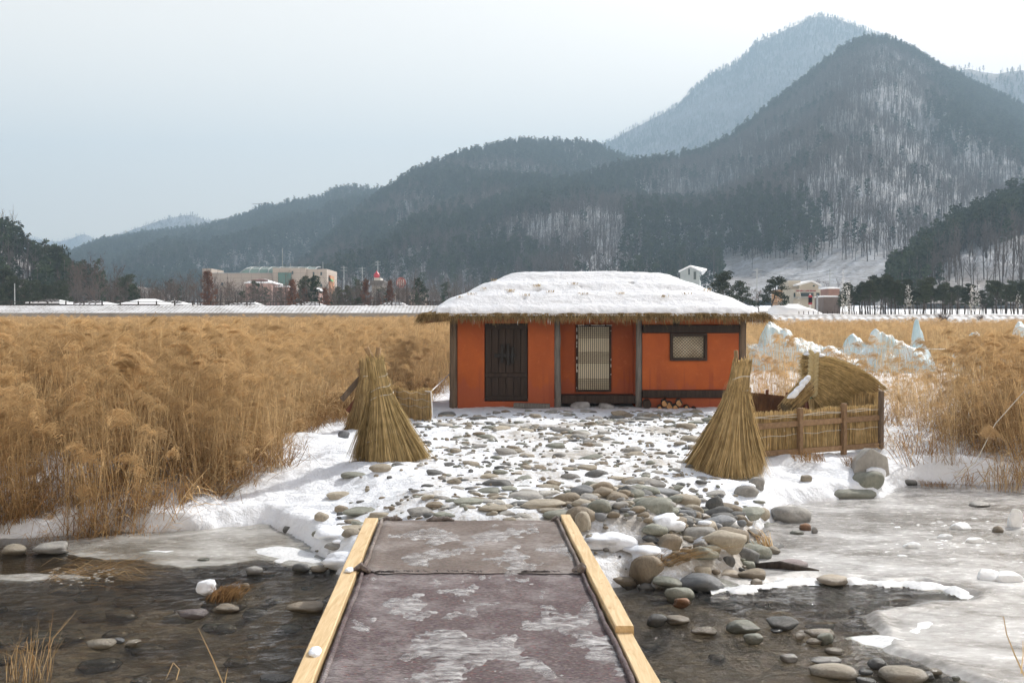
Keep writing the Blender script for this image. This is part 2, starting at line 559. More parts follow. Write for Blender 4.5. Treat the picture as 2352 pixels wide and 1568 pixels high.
def nd_r(nt, col):
    s = nd(nt, "ShaderNodeSeparateColor"); nt.links.new(col, s.inputs[0]); return s.outputs[0]
def ground_material():
    m, nt, b, out = new_mat("snowy_ground")
    vec = coords(nt, "World")
    at_ = nd(nt, "ShaderNodeVertexColor", layer_name="wear")
    sp = nd(nt, "ShaderNodeSeparateColor"); nt.links.new(at_.outputs[0], sp.inputs[0])
    f = noise(nt, vec, 2.0, 4)
    snow = mixc(nt, f, (0.77, 0.82, 0.90), (0.86, 0.89, 0.94))
    g1 = noise(nt, vec, 16.0, 6, 0.7)
    g2 = noise(nt, vec, 3.5, 5, 0.6)
    grav = mixc(nt, ramp(nt, g1, [(0.35, 0), (0.65, 1)]), (0.20, 0.17, 0.135), (0.46, 0.42, 0.36))
    th = math_n(nt, 'ADD', math_n(nt, 'MULTIPLY', g1, 0.55), math_n(nt, 'MULTIPLY', g2, 0.45))
    th = math_n(nt, 'ADD', th, math_n(nt, 'MULTIPLY', sp.outputs[0], 0.55))
    mask = ramp(nt, th, [(0.70, 0), (0.86, 1)])
    packed = mixc(nt, math_n(nt, 'MULTIPLY', sp.outputs[0], 0.35), snow, (0.68, 0.66, 0.62))
    c = mixc(nt, math_n(nt, 'MULTIPLY', mask, 0.8), packed, grav)
    v = nd(nt, "ShaderNodeTexVoronoi"); v.inputs["Scale"].default_value = 6.0; v.inputs["Randomness"].default_value = 1.0
    nt.links.new(vec, v.inputs["Vector"])
    bed = mixc(nt, g2, (0.16, 0.128, 0.088), (0.33, 0.275, 0.20))
    bed = mixc(nt, 0.5, bed, ramp(nt, nd_r(nt, v.outputs["Color"]), [(0, (0.07, 0.055, 0.04)), (.5, (0.17, 0.14, 0.105)), (1, (0.33, 0.29, 0.23))]))
    c = mixc(nt, sp.outputs[1], c, bed)
    nt.links.new(c, b.inputs["Base Color"])
    b.inputs["Roughness"].default_value = 0.65
    b.inputs["Specular IOR Level"].default_value = 0.25
    h = noise(nt, vec, 7.0, 7, 0.65)
    h2 = noise(nt, vec, 45.0, 4)
    n1 = bump(nt, h, 0.8, 0.09)
    n2 = bump(nt, h2, 0.4, 0.015, n1)
    nt.links.new(n2, b.inputs["Normal"])
    return m
ground_me.materials.append(ground_material())
tag(link("ground", ground_me), kind="structure")

# ------------------------------------------------------------------ water
def water_material():
    m, nt, b, out = new_mat("stream_water")
    nt.nodes.remove(b)
    vec = coords(nt, "World", (1.0, 2.6, 1), (0, 0, 0.25))
    h = noise(nt, vec, 5.0, 3, 0.5, 0.6)
    h2 = noise(nt, vec, 17.0, 3, 0.6, 0.4)
    at_ = nd(nt, "ShaderNodeVertexColor", layer_name="flow")
    st = math_n(nt, 'ADD', math_n(nt, 'MULTIPLY', at_.outputs[0], 0.85), 0.05)
    bn = nd(nt, "ShaderNodeBump"); bn.inputs["Distance"].default_value = 0.085
    nt.links.new(math_n(nt, 'ADD', h, math_n(nt, 'MULTIPLY', h2, 0.35)), bn.inputs["Height"])
    nt.links.new(st, bn.inputs["Strength"])
    tr = nd(nt, "ShaderNodeBsdfTransparent"); tr.inputs[0].default_value = (0.90, 0.86, 0.77, 1)
    gl = nd(nt, "ShaderNodeBsdfGlossy"); gl.inputs["Roughness"].default_value = 0.03
    nt.links.new(bn.outputs[0], gl.inputs["Normal"])
    fr = nd(nt, "ShaderNodeFresnel"); fr.inputs["IOR"].default_value = 1.42
    nt.links.new(bn.outputs[0], fr.inputs["Normal"])
    mx = nd(nt, "ShaderNodeMixShader")
    nt.links.new(fr.outputs[0], mx.inputs[0]); nt.links.new(tr.outputs[0], mx.inputs[1]); nt.links.new(gl.outputs[0], mx.inputs[2])
    nt.links.new(mx.outputs[0], out.inputs["Surface"])
    return m

wx = axis(-8.0, 10.0, 0.06, -60, 60, 1.3); wy = axis(4.5, 14.0, 0.06, -38, 20, 1.3)
WX, WY = np.meshgrid(wx, wy)
flow = np.clip(0.18 + 0.9 * ss(-4.6, -2.0, WX + 0.55 * (10.5 - WY)) , 0, 1)       # calm pool upstream, riffles downstream
flow = np.maximum(flow, ss(9.8, 8.3, WY + 0.2 * WX) * 0.9)
calm = ss(10.6, 11.4, WY) * (WX < -1)
flow = flow * (1 - 0.85 * calm)
WZ = ZW + 0.010 * flow * fbm(WX * 2.2 + WY * 0.4, WY * 4.5, 3, 21)
wme = mesh_np("water", np.stack([WX.ravel(), WY.ravel(), WZ.ravel()], 1), grid_faces(len(wx), len(wy)), (), True)
ca = wme.color_attributes.new("flow", 'FLOAT_COLOR', 'POINT')
fl = np.clip(flow, 0, 1).ravel()
ca.data.foreach_set("color", np.stack([fl, fl, fl, np.ones(fl.size)], 1).astype(np.float32).ravel())
wme.materials.append(water_material())
tag(link("water", wme), kind="structure")

# ------------------------------------------------------------------ ice on the stream
def ice_material(name, c1, c2, clear, rough=(0.12, 0.45), s=1.0, bs=0.35):
    m, nt, b, out = new_mat(name)
    vec = coords(nt, "World", (1, 1.6, 1))
    f = noise(nt, vec, 0.9 * s, 5, 0.6, 0.5)
    f2 = noise(nt, vec, 9.0 * s, 5, 0.65)
    k = ramp(nt, math_n(nt, 'ADD', math_n(nt, 'MULTIPLY', f, 0.75), math_n(nt, 'MULTIPLY', f2, 0.25)), [(0.38, 0), (0.62, 1)])
    nt.links.new(mixc(nt, k, c1, c2), b.inputs["Base Color"])
    nt.links.new(ramp(nt, f2, [(0.3, rough[0]), (0.7, rough[1])]), b.inputs["Roughness"])
    b.inputs["Specular IOR Level"].default_value = 0.5
    b.inputs["IOR"].default_value = 1.31
    h = noise(nt, vec, 30.0 * s, 5, 0.7)
    n1 = bump(nt, noise(nt, vec, 3.0, 4), bs, 0.03)
    nt.links.new(bump(nt, h, bs, 0.012, n1), b.inputs["Normal"])
    tr = nd(nt, "ShaderNodeBsdfTransparent"); tr.inputs[0].default_value = (0.85, 0.87, 0.85, 1)
    mx = nd(nt, "ShaderNodeMixShader")
    nt.links.new(ramp(nt, k, [(0, clear[0]), (1, clear[1])]), mx.inputs[0])
    nt.links.new(b.outputs[0], mx.inputs[1]); nt.links.new(tr.outputs[0], mx.inputs[2])
    nt.links.new(mx.outputs[0], out.inputs["Surface"])
    return m

ICE_R = ice_material("stream_ice", (0.30, 0.285, 0.265), (0.60, 0.60, 0.60), (0.35, 0.05), (0.10, 0.32), 1.0, 0.6)
ICE_L = ice_material("thin_ice", (0.34, 0.32, 0.28), (0.55, 0.55, 0.53), (0.55, 0.12), (0.06, 0.3))
ICE_W = ice_material("white_ice", (0.74, 0.77, 0.80), (0.88, 0.90, 0.92), (0.10, 0.0), (0.15, 0.5), 3.0, 0.6)

def height_patch(name, mat, x0, x1, y0, y1, step, fn, base, stepy=None):
    """a crust whose height over base is fn(x, y); only where it stands above the base is it kept"""
    xs = np.arange(x0, x1 + step, step); ys = np.arange(y0, y1 + step, stepy or step)
    X, Y = np.meshgrid(xs, ys)
    H = fn(X, Y)
    B = base(X, Y) if callable(base) else base
    V = np.stack([X.ravel(), Y.ravel(), (B + H).ravel()], 1)
    Q = grid_faces(len(xs), len(ys))
    keep = (H.ravel()[Q] > -0.004).any(axis=1)
    Q = Q[keep]
    used = np.unique(Q)
    rm = np.full(len(V), -1); rm[used] = np.arange(len(used))
    return mesh_np(name, V[used], rm[Q], [mat], True)

ICE_OUT = [(1600, 1356), (1650, 1348), (1700, 1345), (1800, 1331), (1900, 1327), (2000, 1334), (2100, 1338), (2180, 1347), (2225, 1366), (2228, 1380), (2150, 1385),
           (2060, 1394), (2000, 1412), (1985, 1430), (2012, 1468), (2050, 1500), (2110, 1518), (2200, 1552), (2352, 1610), (2800, 1700), (3300, 1500), (2900, 1090),
           (2352, 1085), (2100, 1090), (2000, 1120), (1900, 1135), (1800, 1150), (1740, 1230), (1720, 1290), (1640, 1325)]
ICE_P = [tuple(on(px, py, ZW)[:2]) for px, py in ICE_OUT]
def ice_r(x, y):
    sd = poly_sd(ICE_P, x, y) + 0.10 * fbm(x * 2.4, y * 2.4, 4, 31)
    rim = np.exp(-((sd - 0.10) / 0.07) ** 2) * (0.5 + 0.5 * ss(-0.2, 0.3, fbm(x * 1.5, y * 1.5, 2, 33)))
    rough = ss(5.2, 7.0, x) * ss(11.2, 12.6, y) * ss(16, 14, y)
    return np.clip(sd * 0.25, -0.03, 0.018) + 0.03 * rim + 0.006 * fbm(x * 1.2, y * 1.2, 3, 32) + 0.035 * rough * np.maximum(0, fbm(x * 5, y * 5, 3, 35))
o = link("ice_sheet", height_patch("ice_sheet", ICE_R, 1.7, 14.0, 6.5, 17.5, 0.035, ice_r, ZW))
tag(o, "broad grey white sheet of ice on the stream beside the stony bank", "ice")
RIM_PX = [(1640, 1356), (1700, 1352), (1800, 1339), (1900, 1334), (2000, 1340), (2100, 1344), (2180, 1352), (2222, 1368)]
RIM = [on(px, py, ZW) for px, py in RIM_PX]
def rim_h(x, y):
    d = np.full(x.shape, 1e9)
    for a, b in zip(RIM[:-1], RIM[1:]):
        e = b - a
        t = np.clip(((x - a.x) * e.x + (y - a.y) * e.y) / (e.x ** 2 + e.y ** 2), 0, 1)
        d = np.minimum(d, np.hypot(x - a.x - e.x * t, y - a.y - e.y * t))
    return 0.022 - 0.30 * d + 0.045 * fbm(x * 5, y * 5, 3, 41)
o = link("ice_ridge", height_patch("ice_ridge", ICE_W, 1.8, 6.0, 8.5, 11.5, 0.025, rim_h, ZW + 0.01))
tag(o, "white crusted ice ridge along the edge of the open rippled water", "ice")

def ice_patch(pts_px, label, mat, seed, thick=0.012, step=0.03):
    P = [tuple(on(px, py, ZW)[:2]) for px, py in pts_px]
    xs = [p[0] for p in P]; ys = [p[1] for p in P]
    fn = lambda x, y: np.clip((poly_sd(P, x, y) + 0.09 * fbm(x * 2.6, y * 2.6, 4, seed)) * 0.2, -0.02, thick)
    o = link("ice_sheet", height_patch("ice_sheet", mat, min(xs) - .3, max(xs) + .3, min(ys) - .3, max(ys) + .3, step, fn, ZW))
    tag(o, label, "ice")
ice_patch([(90, 1245), (330, 1222), (480, 1214), (610, 1200), (680, 1225), (730, 1265), (758, 1296), (735, 1306), (660, 1296), (590, 1283), (500, 1296), (420, 1302), (330, 1286), (240, 1284), (150, 1268)],
          "thin grey ice reaching out from the snowy bank below the reeds", ICE_L, 51)
ice_patch([(560, 1262), (640, 1252), (720, 1262), (755, 1290), (720, 1300), (640, 1290)], "milky white ice plate at the foot of the small shore stones", ICE_W, 52, 0.022)
ice_patch([(300, 1268), (360, 1262), (430, 1264), (380, 1272)], "small pale ice plate floating in the thin grey ice", ICE_W, 53, 0.022)
ice_patch([(-60, 1325), (40, 1316), (170, 1318), (190, 1325), (60, 1334)], "narrow grey strip of ice in the brown pool", ICE_L, 54)
ice_patch([(2085, 1428), (2140, 1420), (2180, 1440), (2110, 1470), (2060, 1450)], "ragged white ice flake by the stones of the riffle", ICE_W, 55, 0.03)
ice_patch([(1960, 1462), (2040, 1455), (2130, 1475), (2050, 1492)], "white ice ledge beside the wet stones of the riffle", ICE_W, 56, 0.035)
pud = height_patch("frozen_puddle", ICE_L, PUD.x - .7, PUD.x + .7, PUD.y - .6, PUD.y + .6, 0.03,
                   lambda x, y: 0.045 - gh(x, y) + gz(PUD.x, PUD.y), lambda x, y: gh(x, y))
tag(link("frozen_puddle", pud), "small frozen puddle in the snow beside the reed clump", "puddle")

# ------------------------------------------------------------------ hills: each from its own crest line down to its foot, front and back
class Hill:
    pass
HILLS = {}
def hill(name, key, sky, Yr, Yb, zb, lower, mat, amp=14, freq=160.0, n=150, nv=44, prof=1.15, widen=1.0, backk=1.35, seed=1, base_z=None):
    """sky: crest in picture points; Yr: crest distance (number or function of the picture x); Yb: distance of the foot"""
    xs = np.array([p[0] for p in sky], float); ys = np.array([p[1] for p in sky], float)
    q = np.linspace(xs[0], xs[-1], n)
    yy = np.interp(q, xs, ys)
    P = []
    for a, b in zip(q, yy):
        Y = Yr(a) if callable(Yr) else Yr
        p = at(a, b, Y); p.z -= lower
        P.append(p)
    P = np.array(P)
    t = np.linspace(0, 1, nv)
    yb = np.array([Yb(a) if callable(Yb) else Yb for a in q])
    bx = P[:, 0] * yb / P[:, 1] * widen
    front = np.zeros((nv, n, 3))
    for i, k in enumerate(t):
        front[i, :, 0] = bx + (P[:, 0] - bx) * k
        front[i, :, 1] = yb + (P[:, 1] - yb) * k
        front[i, :, 2] = zb + (P[:, 2] - zb) * k ** prof
    nb = 10
    back = np.zeros((nb, n, 3))
    for i, k in enumerate(np.linspace(0, 1, nb + 1)[1:]):
        back[i, :, 0] = P[:, 0] * (1 + 0.1 * k)
        back[i, :, 1] = P[:, 1] * (1 + (backk - 1) * k)
        back[i, :, 2] = P[:, 2] + (zb - 5 - P[:, 2]) * k
    G = np.concatenate([front, back], 0)
    sc = np.concatenate([np.sin(np.pi * np.clip(t, 0, 1)) ** 0.8 * (1 - t) ** 0.35, np.zeros(nb)])
    nz = fbm(G[..., 0] / freq, G[..., 1] / (freq * 2.2), 4, seed)
    ridged = 0.5 - np.abs(nz)
    G[..., 2] += sc[:, None] * amp * (ridged * 1.6 - 0.5)
    G[:nv, :, 2] += (np.concatenate([[0], np.ones(nv - 2), [0.25]]))[:, None] * amp * 0.06 * fbm(G[:nv, :, 0] / (freq * .12), G[:nv, :, 1] / (freq * .12), 2, seed + 4)
    me = mesh_np(name, G.reshape(-1, 3), grid_faces(n, nv + nb), [mat], True)
    tag(link(name, me), kind="structure")
    h = Hill(); h.G = G; h.n = n; h.nv = nv
    HILLS[key] = h
    return h

def slope_mat(name, snow_amt, rockc=(0.10, 0.09, 0.08), sc=0.03, litter=(0.22, 0.195, 0.18)):
    m, nt, b, out = new_mat(name)
    vec = coords(nt, "World")
    f = noise(nt, vec, sc, 6, 0.65)
    f2 = noise(nt, vec, sc * 9, 5, 0.7)
    k = math_n(nt, 'ADD', math_n(nt, 'MULTIPLY', f, 0.5), math_n(nt, 'MULTIPLY', f2, 0.5))
    c = mixc(nt, ramp(nt, k, [(snow_amt - 0.15, 1.0), (snow_amt + 0.15, 0.0)]), litter, (0.56, 0.59, 0.64))
    c = mixc(nt, ramp(nt, noise(nt, vec, sc * 25, 3), [(0.5, 0), (0.75, 0.6)]), c, rockc)
    nt.links.new(c, b.inputs["Base Color"])
    b.inputs["Roughness"].default_value = 0.9
    b.inputs["Specular IOR Level"].default_value = 0.1
    nt.links.new(bump(nt, f2, 0.6, 1.5), b.inputs["Normal"])
    return m
SL_SNOW = slope_mat("snowy_slope", 0.485)
SL_MIX = slope_mat("half_snowy_slope", 0.46)
SL_DARK = slope_mat("forest_floor_slope", 0.42)

skyA = [(690, 652), (760, 628), (830, 600), (900, 562), (950, 522), (1000, 500), (1100, 470), (1200, 437), (1300, 411), (1380, 391), (1440, 373), (1500, 364), (1560, 351),
        (1620, 344), (1680, 310), (1740, 262), (1800, 215), (1850, 176), (1900, 132), (1960, 92), (2005, 81), (2050, 86), (2100, 110), (2160, 145), (2230, 182),
        (2300, 216), (2352, 242), (2450, 290), (2600, 340), (2800, 420)]
YA = lambda px: float(np.interp(px, [690, 1000, 1400, 1700, 2000, 2800], [520, 640, 800, 930, 1080, 1150]))
YAb = lambda px: float(np.interp(px, [690, 900, 1100, 1650, 2000, 2800], [330, 350, 350, 345, 345, 340]))
hill("mountain", "A", skyA, YA, YAb, 9.0, 7.0, SL_SNOW, 26, 170, 170, 56, 1.12, 1.0, 1.5, 3)
skyB = [(1150, 470), (1300, 360), (1370, 329), (1400, 319), (1440, 296), (1500, 265), (1560, 234), (1600, 191), (1640, 161), (1690, 139), (1720, 115), (1735, 90), (1780, 74), (1830, 50), (1870, 32),
        (1890, 30), (1915, 34), (1950, 46), (2020, 75), (2080, 96), (2160, 150), (2300, 260), (2500, 380)]
hill("mountain", "B", skyB, 2300, 1350, 15.0, 6.0, SL_DARK, 55, 330, 150, 40, 1.05, 1.0, 1.4, 7)
skyC = [(560, 690), (640, 650), (700, 600), (740, 562), (800, 500), (840, 468), (880, 440), (940, 396), (1000, 370), (1060, 349), (1130, 336), (1160, 325), (1200, 321), (1260, 324), (1330, 322), (1380, 332),
        (1430, 360), (1480, 368), (1600, 420), (1750, 520)]
hill("hill", "C", skyC, lambda px: float(np.interp(px, [560, 900, 1300], [560, 900, 1150])), 420, 9.0, 7.0, SL_MIX, 24, 150, 150, 46, 1.1, 1.0, 1.4, 11)
skyD = [(-120, 620), (20, 600), (110, 590), (170, 577), (240, 552), (330, 536), (420, 526), (500, 513), (560, 496), (600, 476), (680, 461), (730, 456), (760, 437), (800, 426), (850, 432), (900, 436), (960, 450), (1100, 500)]
hill("hill", "D", skyD, 1250, 560, 11.0, 8.0, SL_DARK, 30, 200, 130, 40, 1.0, 1.0, 1.4, 13)
hill("mountain", "E", [(150, 600), (240, 551), (300, 522), (340, 508), (380, 496), (415, 488), (440, 486), (455, 492), (500, 506), (540, 501), (600, 530), (700, 600)], 2300, 1700, 15.0, 6, SL_MIX, 35, 260, 80, 24, 1.0, 1.0, 1.3, 17)
hill("mountain", "J", [(-60, 520), (70, 541), (100, 546), (130, 551), (160, 544), (192, 532), (215, 542), (245, 556), (330, 600)], 3000, 2300, 15.0, 5, SL_MIX, 30, 260, 70, 20, 1.0, 1.0, 1.2, 19)
hill("mountain", "K", [(2050, 260), (2160, 160), (2225, 149), (2260, 157), (2290, 161), (2320, 155), (2352, 152), (2480, 170), (2700, 260)], 1750, 1250, 15.0, 6, SL_DARK, 35, 240, 60, 24, 1.0, 1.0, 1.4, 23)
skyG = [(2040, 680), (2080, 640), (2095, 605), (2130, 566), (2180, 532), (2240, 498), (2300, 468), (2352, 440), (2450, 390), (2600, 330)]
hill("hill", "G", skyG, lambda px: float(np.interp(px, [2040, 2352, 2600], [300, 370, 420])), 232, 6.0, 5.0, SL_SNOW, 9, 60, 80, 36, 1.0, 1.0, 1.5, 29)
skyH = [(-500, 470), (-300, 462), (-120, 475), (0, 498), (30, 515), (60, 552), (100, 578), (150, 606), (190, 640), (240, 676)]
hill("hill", "H", skyH, lambda px: float(np.interp(px, [-300, 0, 240], [300, 260, 225])), 190, 4.5, 5.0, SL_MIX, 7, 50, 80, 30, 1.0, 1.0, 1.5, 31)
# low snowy bank with dark shrubs in the park behind the levee
hill("knoll", "I", [(150, 690), (205, 672), (260, 660), (320, 654), (360, 660), (400, 672), (430, 690)], 215, 195, 4.0, 0.3, SL_DARK, 1.2, 14, 50, 16, 0.8, 1.0, 1.12, 37)

# ------------------------------------------------------------------ embankments beyond the reeds
def levee_mat(name, sx, sy):
    m, nt, b, out = new_mat(name)
    vec = coords(nt, "World")
    br = nd(nt, "ShaderNodeTexVoronoi"); br.inputs["Scale"].default_value = 1.0; br.inputs["Randomness"].default_value = 0.25
    mp = coords(nt, "World", (sx, sy, sy))
    nt.links.new(mp, br.inputs["Vector"])
    k = ramp(nt, br.outputs["Distance"], [(0.36, 0), (0.56, .9)])
    f = noise(nt, vec, 0.5, 4)
    k2 = math_n(nt, 'MULTIPLY', k, ramp(nt, f, [(0.35, 0.4), (0.6, 1.0)]))
    c = mixc(nt, k2, (0.82, 0.84, 0.88), (0.20, 0.18, 0.16))
    nt.links.new(c, b.inputs["Base Color"]); b.inputs["Roughness"].default_value = 0.8
    nt.links.new(bump(nt, k, 0.6, 0.15), b.inputs["Normal"])
    return m
def profile_x(name, prof, x0, x1, mat, n=40, wob=0.0, seed=0):
    xs = np.linspace(x0, x1, n); V = []; k = len(prof)
    for x in xs:
        for j, (y, z) in enumerate(prof):
            V.append((x, y + wob * float(perlin(x * .3, j * 3.1, seed)), z + wob * 0.5 * float(perlin(x * .4, j * 2.3, seed + 1))))
    Fq = []
    for i in range(n - 1):
        for j in range(k - 1):
            a = i * k + j
            Fq.append((a, a + 1, a + 1 + k, a + k))
    return mesh_np(name, V, np.array(Fq), [mat], False)
CONC = mat_noise("old_concrete", (0.24, 0.22, 0.20), (0.36, 0.34, 0.31), 0.8, 0.9, 0.3, (1, 1, 3))
tag(link("embankment", profile_x("embankment", [(105.6, 2.82), (109.2, 3.66), (112.5, 3.64), (116, 2.2)], -75, 2.5, levee_mat("block_paving_snow", 2.6, 7.0))), kind="structure")
tag(link("retaining_wall", profile_x("retaining_wall", [(106.2, 2.84), (105.4, 2.88), (105.3, 0.0)], -75, 2.5, CONC)), "long low concrete retaining wall between the reeds and the snowy embankment", "wall")
tag(link("embankment", profile_x("embankment", [(86.0, 0.6), (88.2, 1.3), (91.5, 2.62), (97.5, 2.68), (103, 2.0), (107, 1.4)], 3.5, 80, levee_mat("riprap_snow", 1.5, 2.6), 120, 0.22, 5)), kind="structure")

# ------------------------------------------------------------------ haze
hz_b = MB(); hz_b.box(-3700, 3700, -60, 4400, -2.4, 730)
HZ = bpy.data.materials.new("haze_air"); HZ.use_nodes = True
_nt = HZ.node_tree
_nt.nodes.remove(_nt.nodes["Principled BSDF"])
pv = _nt.nodes.new("ShaderNodeVolumePrincipled")
pv.inputs["Color"].default_value = (*HAZE_COLOR, 1)
pv.inputs["Density"].default_value = HAZE_DENSITY
pv.inputs["Anisotropy"].default_value = 0.10
pv.inputs["Density Attribute"].default_value = ""
pv.inputs["Temperature Attribute"].default_value = ""
_nt.links.new(pv.outputs[0], _nt.nodes["Material Output"].inputs["Volume"])
HZ.cycles.homogeneous_volume = True if hasattr(HZ.cycles, "homogeneous_volume") else False
tag(hz_b.build("haze", HZ), kind="stuff")

# ------------------------------------------------------------------ the orange hut
YF = 24.8                                   # front of the walls
def HX(px): return (px - 1176.0) / 100.1
def HZc(py): return (935.0 - py) / 100.1

def plaster():
    m, nt, b, out = new_mat("orange_plaster")
    vec = coords(nt, "World")
    f = noise(nt, vec, 1.3, 5); f2 = noise(nt, vec, 30, 4)
    c = mixc(nt, ramp(nt, f, [(0.3, 0), (0.7, 1)]), (0.365, 0.075, 0.010), (0.46, 0.108, 0.015))
    c = mixc(nt, ramp(nt, f2, [(0.4, 0), (0.8, 0.25)]), c, (0.30, 0.06, 0.012))
    c = mixc(nt, ramp(nt, noise(nt, coords(nt, "World", (1, 1, .6)), .8, 6, .7), [(0.42, 0), (0.62, .5)]), c, (0.25, 0.050, 0.010))
    c = mixc(nt, ramp(nt, noise(nt, vec, 7, 6, .75), [(0.56, 0), (0.66, .25)]), c, (0.58, 0.20, 0.06))
    # damp, pinkish bleached foot and run marks
    g = nd(nt, "ShaderNodeNewGeometry"); sx = nd(nt, "ShaderNodeSeparateXYZ")
    nt.links.new(g.outputs["Position"], sx.inputs[0])
    st = noise(nt, coords(nt, "World", (3.0, 3.0, 0.35)), 1.6, 4)
    zz = math_n(nt, 'ADD', sx.outputs[2], math_n(nt, 'MULTIPLY', st, -0.9))
    damp = ramp(nt, zz, [(-0.2, 1.0), (0.08, 0.0)])
    c = mixc(nt, math_n(nt, 'MULTIPLY', damp, 0.45), c, (0.30, 0.07, 0.04))
    run = math_n(nt, 'MULTIPLY', ramp(nt, noise(nt, coords(nt, "World", (2.4, 2.4, 0.12)), 1.5, 3), [(0.60, 0), (0.64, 1)]), ramp(nt, sx.outputs[2], [(0.7, 1), (1.0, 0)]))
    c = mixc(nt, math_n(nt, 'MULTIPLY', run, 0.45), c, (0.24, 0.045, 0.018))
    nt.links.new(c, b.inputs["Base Color"])
    b.inputs["Roughness"].default_value = 0.75
    nt.links.new(bump(nt, noise(nt, vec, 45, 5), 0.25, 0.01), b.inputs["Normal"])
    return m
PLASTER = plaster()
PAPER = mat_noise("door_paper", (0.84, 0.79, 0.64), (0.89, 0.85, 0.71), 3.0, 0.9, 0.1)
PAPERD = mat_noise("stained_paper", (0.50, 0.44, 0.33), (0.88, 0.83, 0.69), 4.0, 0.9, 0.1)
GREYW = mat_noise("grey_bleached_wood", (0.10, 0.095, 0.09), (0.22, 0.21, 0.20), 5.0, 0.9, 0.7, (6, 6, 0.5), 0.1)
FROST = mat_noise("frosted_stone", (0.20, 0.20, 0.20), (0.42, 0.43, 0.45), 5.0, 0.8, 0.5)

hut = empty("thatched_hut", (HX(1376), YF, 0), "small orange plastered hut with a snow covered thatched roof and dark timber", "hut")
D = 3.0
# walls, each panel butted between the posts
def wall(x0, x1, y0, y1, z0, z1, name="wall", mat=PLASTER):
    b = MB(); b.box(HX(x0), HX(x1), YF + y0, YF + y1, z0, z1)
    return b.build(name, mat, hut)
wall(1050.5, 1112.5, 0.05, 0.20, -0.1, HZc(722))
wall(1213, 1273.5, 0.05, 0.20, -0.1, HZc(722))
wall(1112.5, 1213, 0.05, 0.20, HZc(741.5), HZc(722))
wall(1112.5, 1213, 0.05, 0.20, -0.1, HZc(921.5))
wall(1290, 1461, 0.05, 0.20, HZc(736.5), HZc(722))                       # lintel panel over the recess
wl = wall(1290, 1326, 0.70, 0.80, HZc(908), HZc(722)); wl["label"] = "recessed wall in the shade"
wl = wall(1411, 1461, 0.70, 0.80, HZc(908), HZc(722)); wl["label"] = "recessed wall in the shade"
wall(1326, 1411, 0.70, 0.80, HZc(745), HZc(722)); wall(1326, 1411, 0.70, 0.80, HZc(908), HZc(903.5))
b = MB(); b.box(HX(1286), HX(1290), YF + 0.2, YF + 0.8, -0.1, HZc(722)); b.build("wall", PLASTER, hut)
b = MB(); b.box(HX(1461), HX(1465), YF + 0.2, YF + 0.8, -0.1, HZc(722)); b.build("wall", PLASTER, hut)
b = MB(); b.box(HX(1290), HX(1461), YF + 0.2, YF + 0.7, HZc(724), HZc(720)); b.build("ceiling_board", WOODD, hut)
wall(1476, 1698, 0.05, 0.20, HZc(745), HZc(722)); wall(1476, 1539, 0.05, 0.20, HZc(895), HZc(764.5)); wall(1625, 1698, 0.05, 0.20, HZc(895), HZc(764.5))
wall(1539, 1625, 0.05, 0.20, HZc(895), HZc(828)); wall(1476, 1698, 0.05, 0.20, -0.1, HZc(913.5))
b = MB(); b.box(HX(1036), HX(1046), YF + 0.15, YF + D, -0.1, HZc(722)); b.build("side_wall", PLASTER, hut)
b = MB(); b.box(HX(1702), HX(1712), YF + 0.15, YF + D, -0.1, HZc(722)); b.build("side_wall", PLASTER, hut)
b = MB(); b.box(HX(1046), HX(1702), YF + D - 0.1, YF + D, -0.1, HZc(722)); b.build("back_wall", PLASTER, hut)
# posts: round weathered logs
for px, r, m, zt in ((1041, .086, WOODG, 722), (1281, .075, GREYW, 722), (1468.5, .072, GREYW, 722), (1707, .088, WOODG, 722)):
    b = MB(); x = HX(px)
    b.tube([(x + R.uniform(-.01, .01), YF + 0.08, z) for z in np.linspace(-0.12, HZc(zt), 9)], [r * (1.08 - 0.02 * i) for i in range(9)], 12, 0, True, 0.05)
    b.build("post", m, hut, True)
# dark timbers
def timber(x0, x1, p0, p1, y0=-0.02, y1=0.1, name="beam", mat=WOODD):
    b = MB(); b.box(HX(x0), HX(x1), YF + y0, YF + y1, HZc(p1), HZc(p0), 0, None, 0.012)
    return b.build(name, mat, hut)
timber(1476.5, 1697.5, 745.5, 764); timber(1546, 1561, 727, 745, -0.015, 0.1); timber(1476.5, 1697.5, 895.5, 913)
timber(1290.5, 1460.5, 908.5, 927, 0.1, 0.68, "sill_beam")
b = MB(); b.box(HX(1030), HX(1720), YF - 0.06, YF + 0.22, HZc(721.5), HZc(709)); b.build("wall_plate", WOODD, hut)
for px in (1050.5, 1050.5):
    pass
# plank door
dr = MB(); dr.box(HX(1113.5), HX(1212), YF + 0.16, YF + 0.18, HZc(921), HZc(742))
door = dr.build("plank_door", WOODD, hut)
edges = [1114, 1128.5, 1145, 1161.5, 1180, 1196, 1211.5]
pl = None
for a, c in zip(edges[:-1], edges[1:]):
    b = MB(); b.box(HX(a) + .004, HX(c) - .004, YF + 0.075 + R.uniform(0, .012), YF + 0.16, HZc(920), HZc(743), 0, None, 0.006)
    b.build("plank", WOODD, door)
for p0, p1 in ((743, 754.5), (856, 865.5), (908, 919.5)):
    b = MB(); b.box(HX(1113.8), HX(1211.8), YF + 0.03, YF + 0.074, HZc(p1), HZc(p0), 0, None, 0.008); b.build("cross_rail", WOODD, door)
IRON = mat_noise("black_iron", (0.006, 0.006, 0.007), (0.018, 0.016, 0.016), 8, 0.5, 0.3, vary=0)
b = MB()
b.box(HX(1150), HX(1156), YF + 0.0, YF + 0.074, HZc(832), HZc(790), 0, None, .005); b.box(HX(1164), HX(1170), YF + 0.0, YF + 0.074, HZc(838), HZc(788), 0, None, .005)
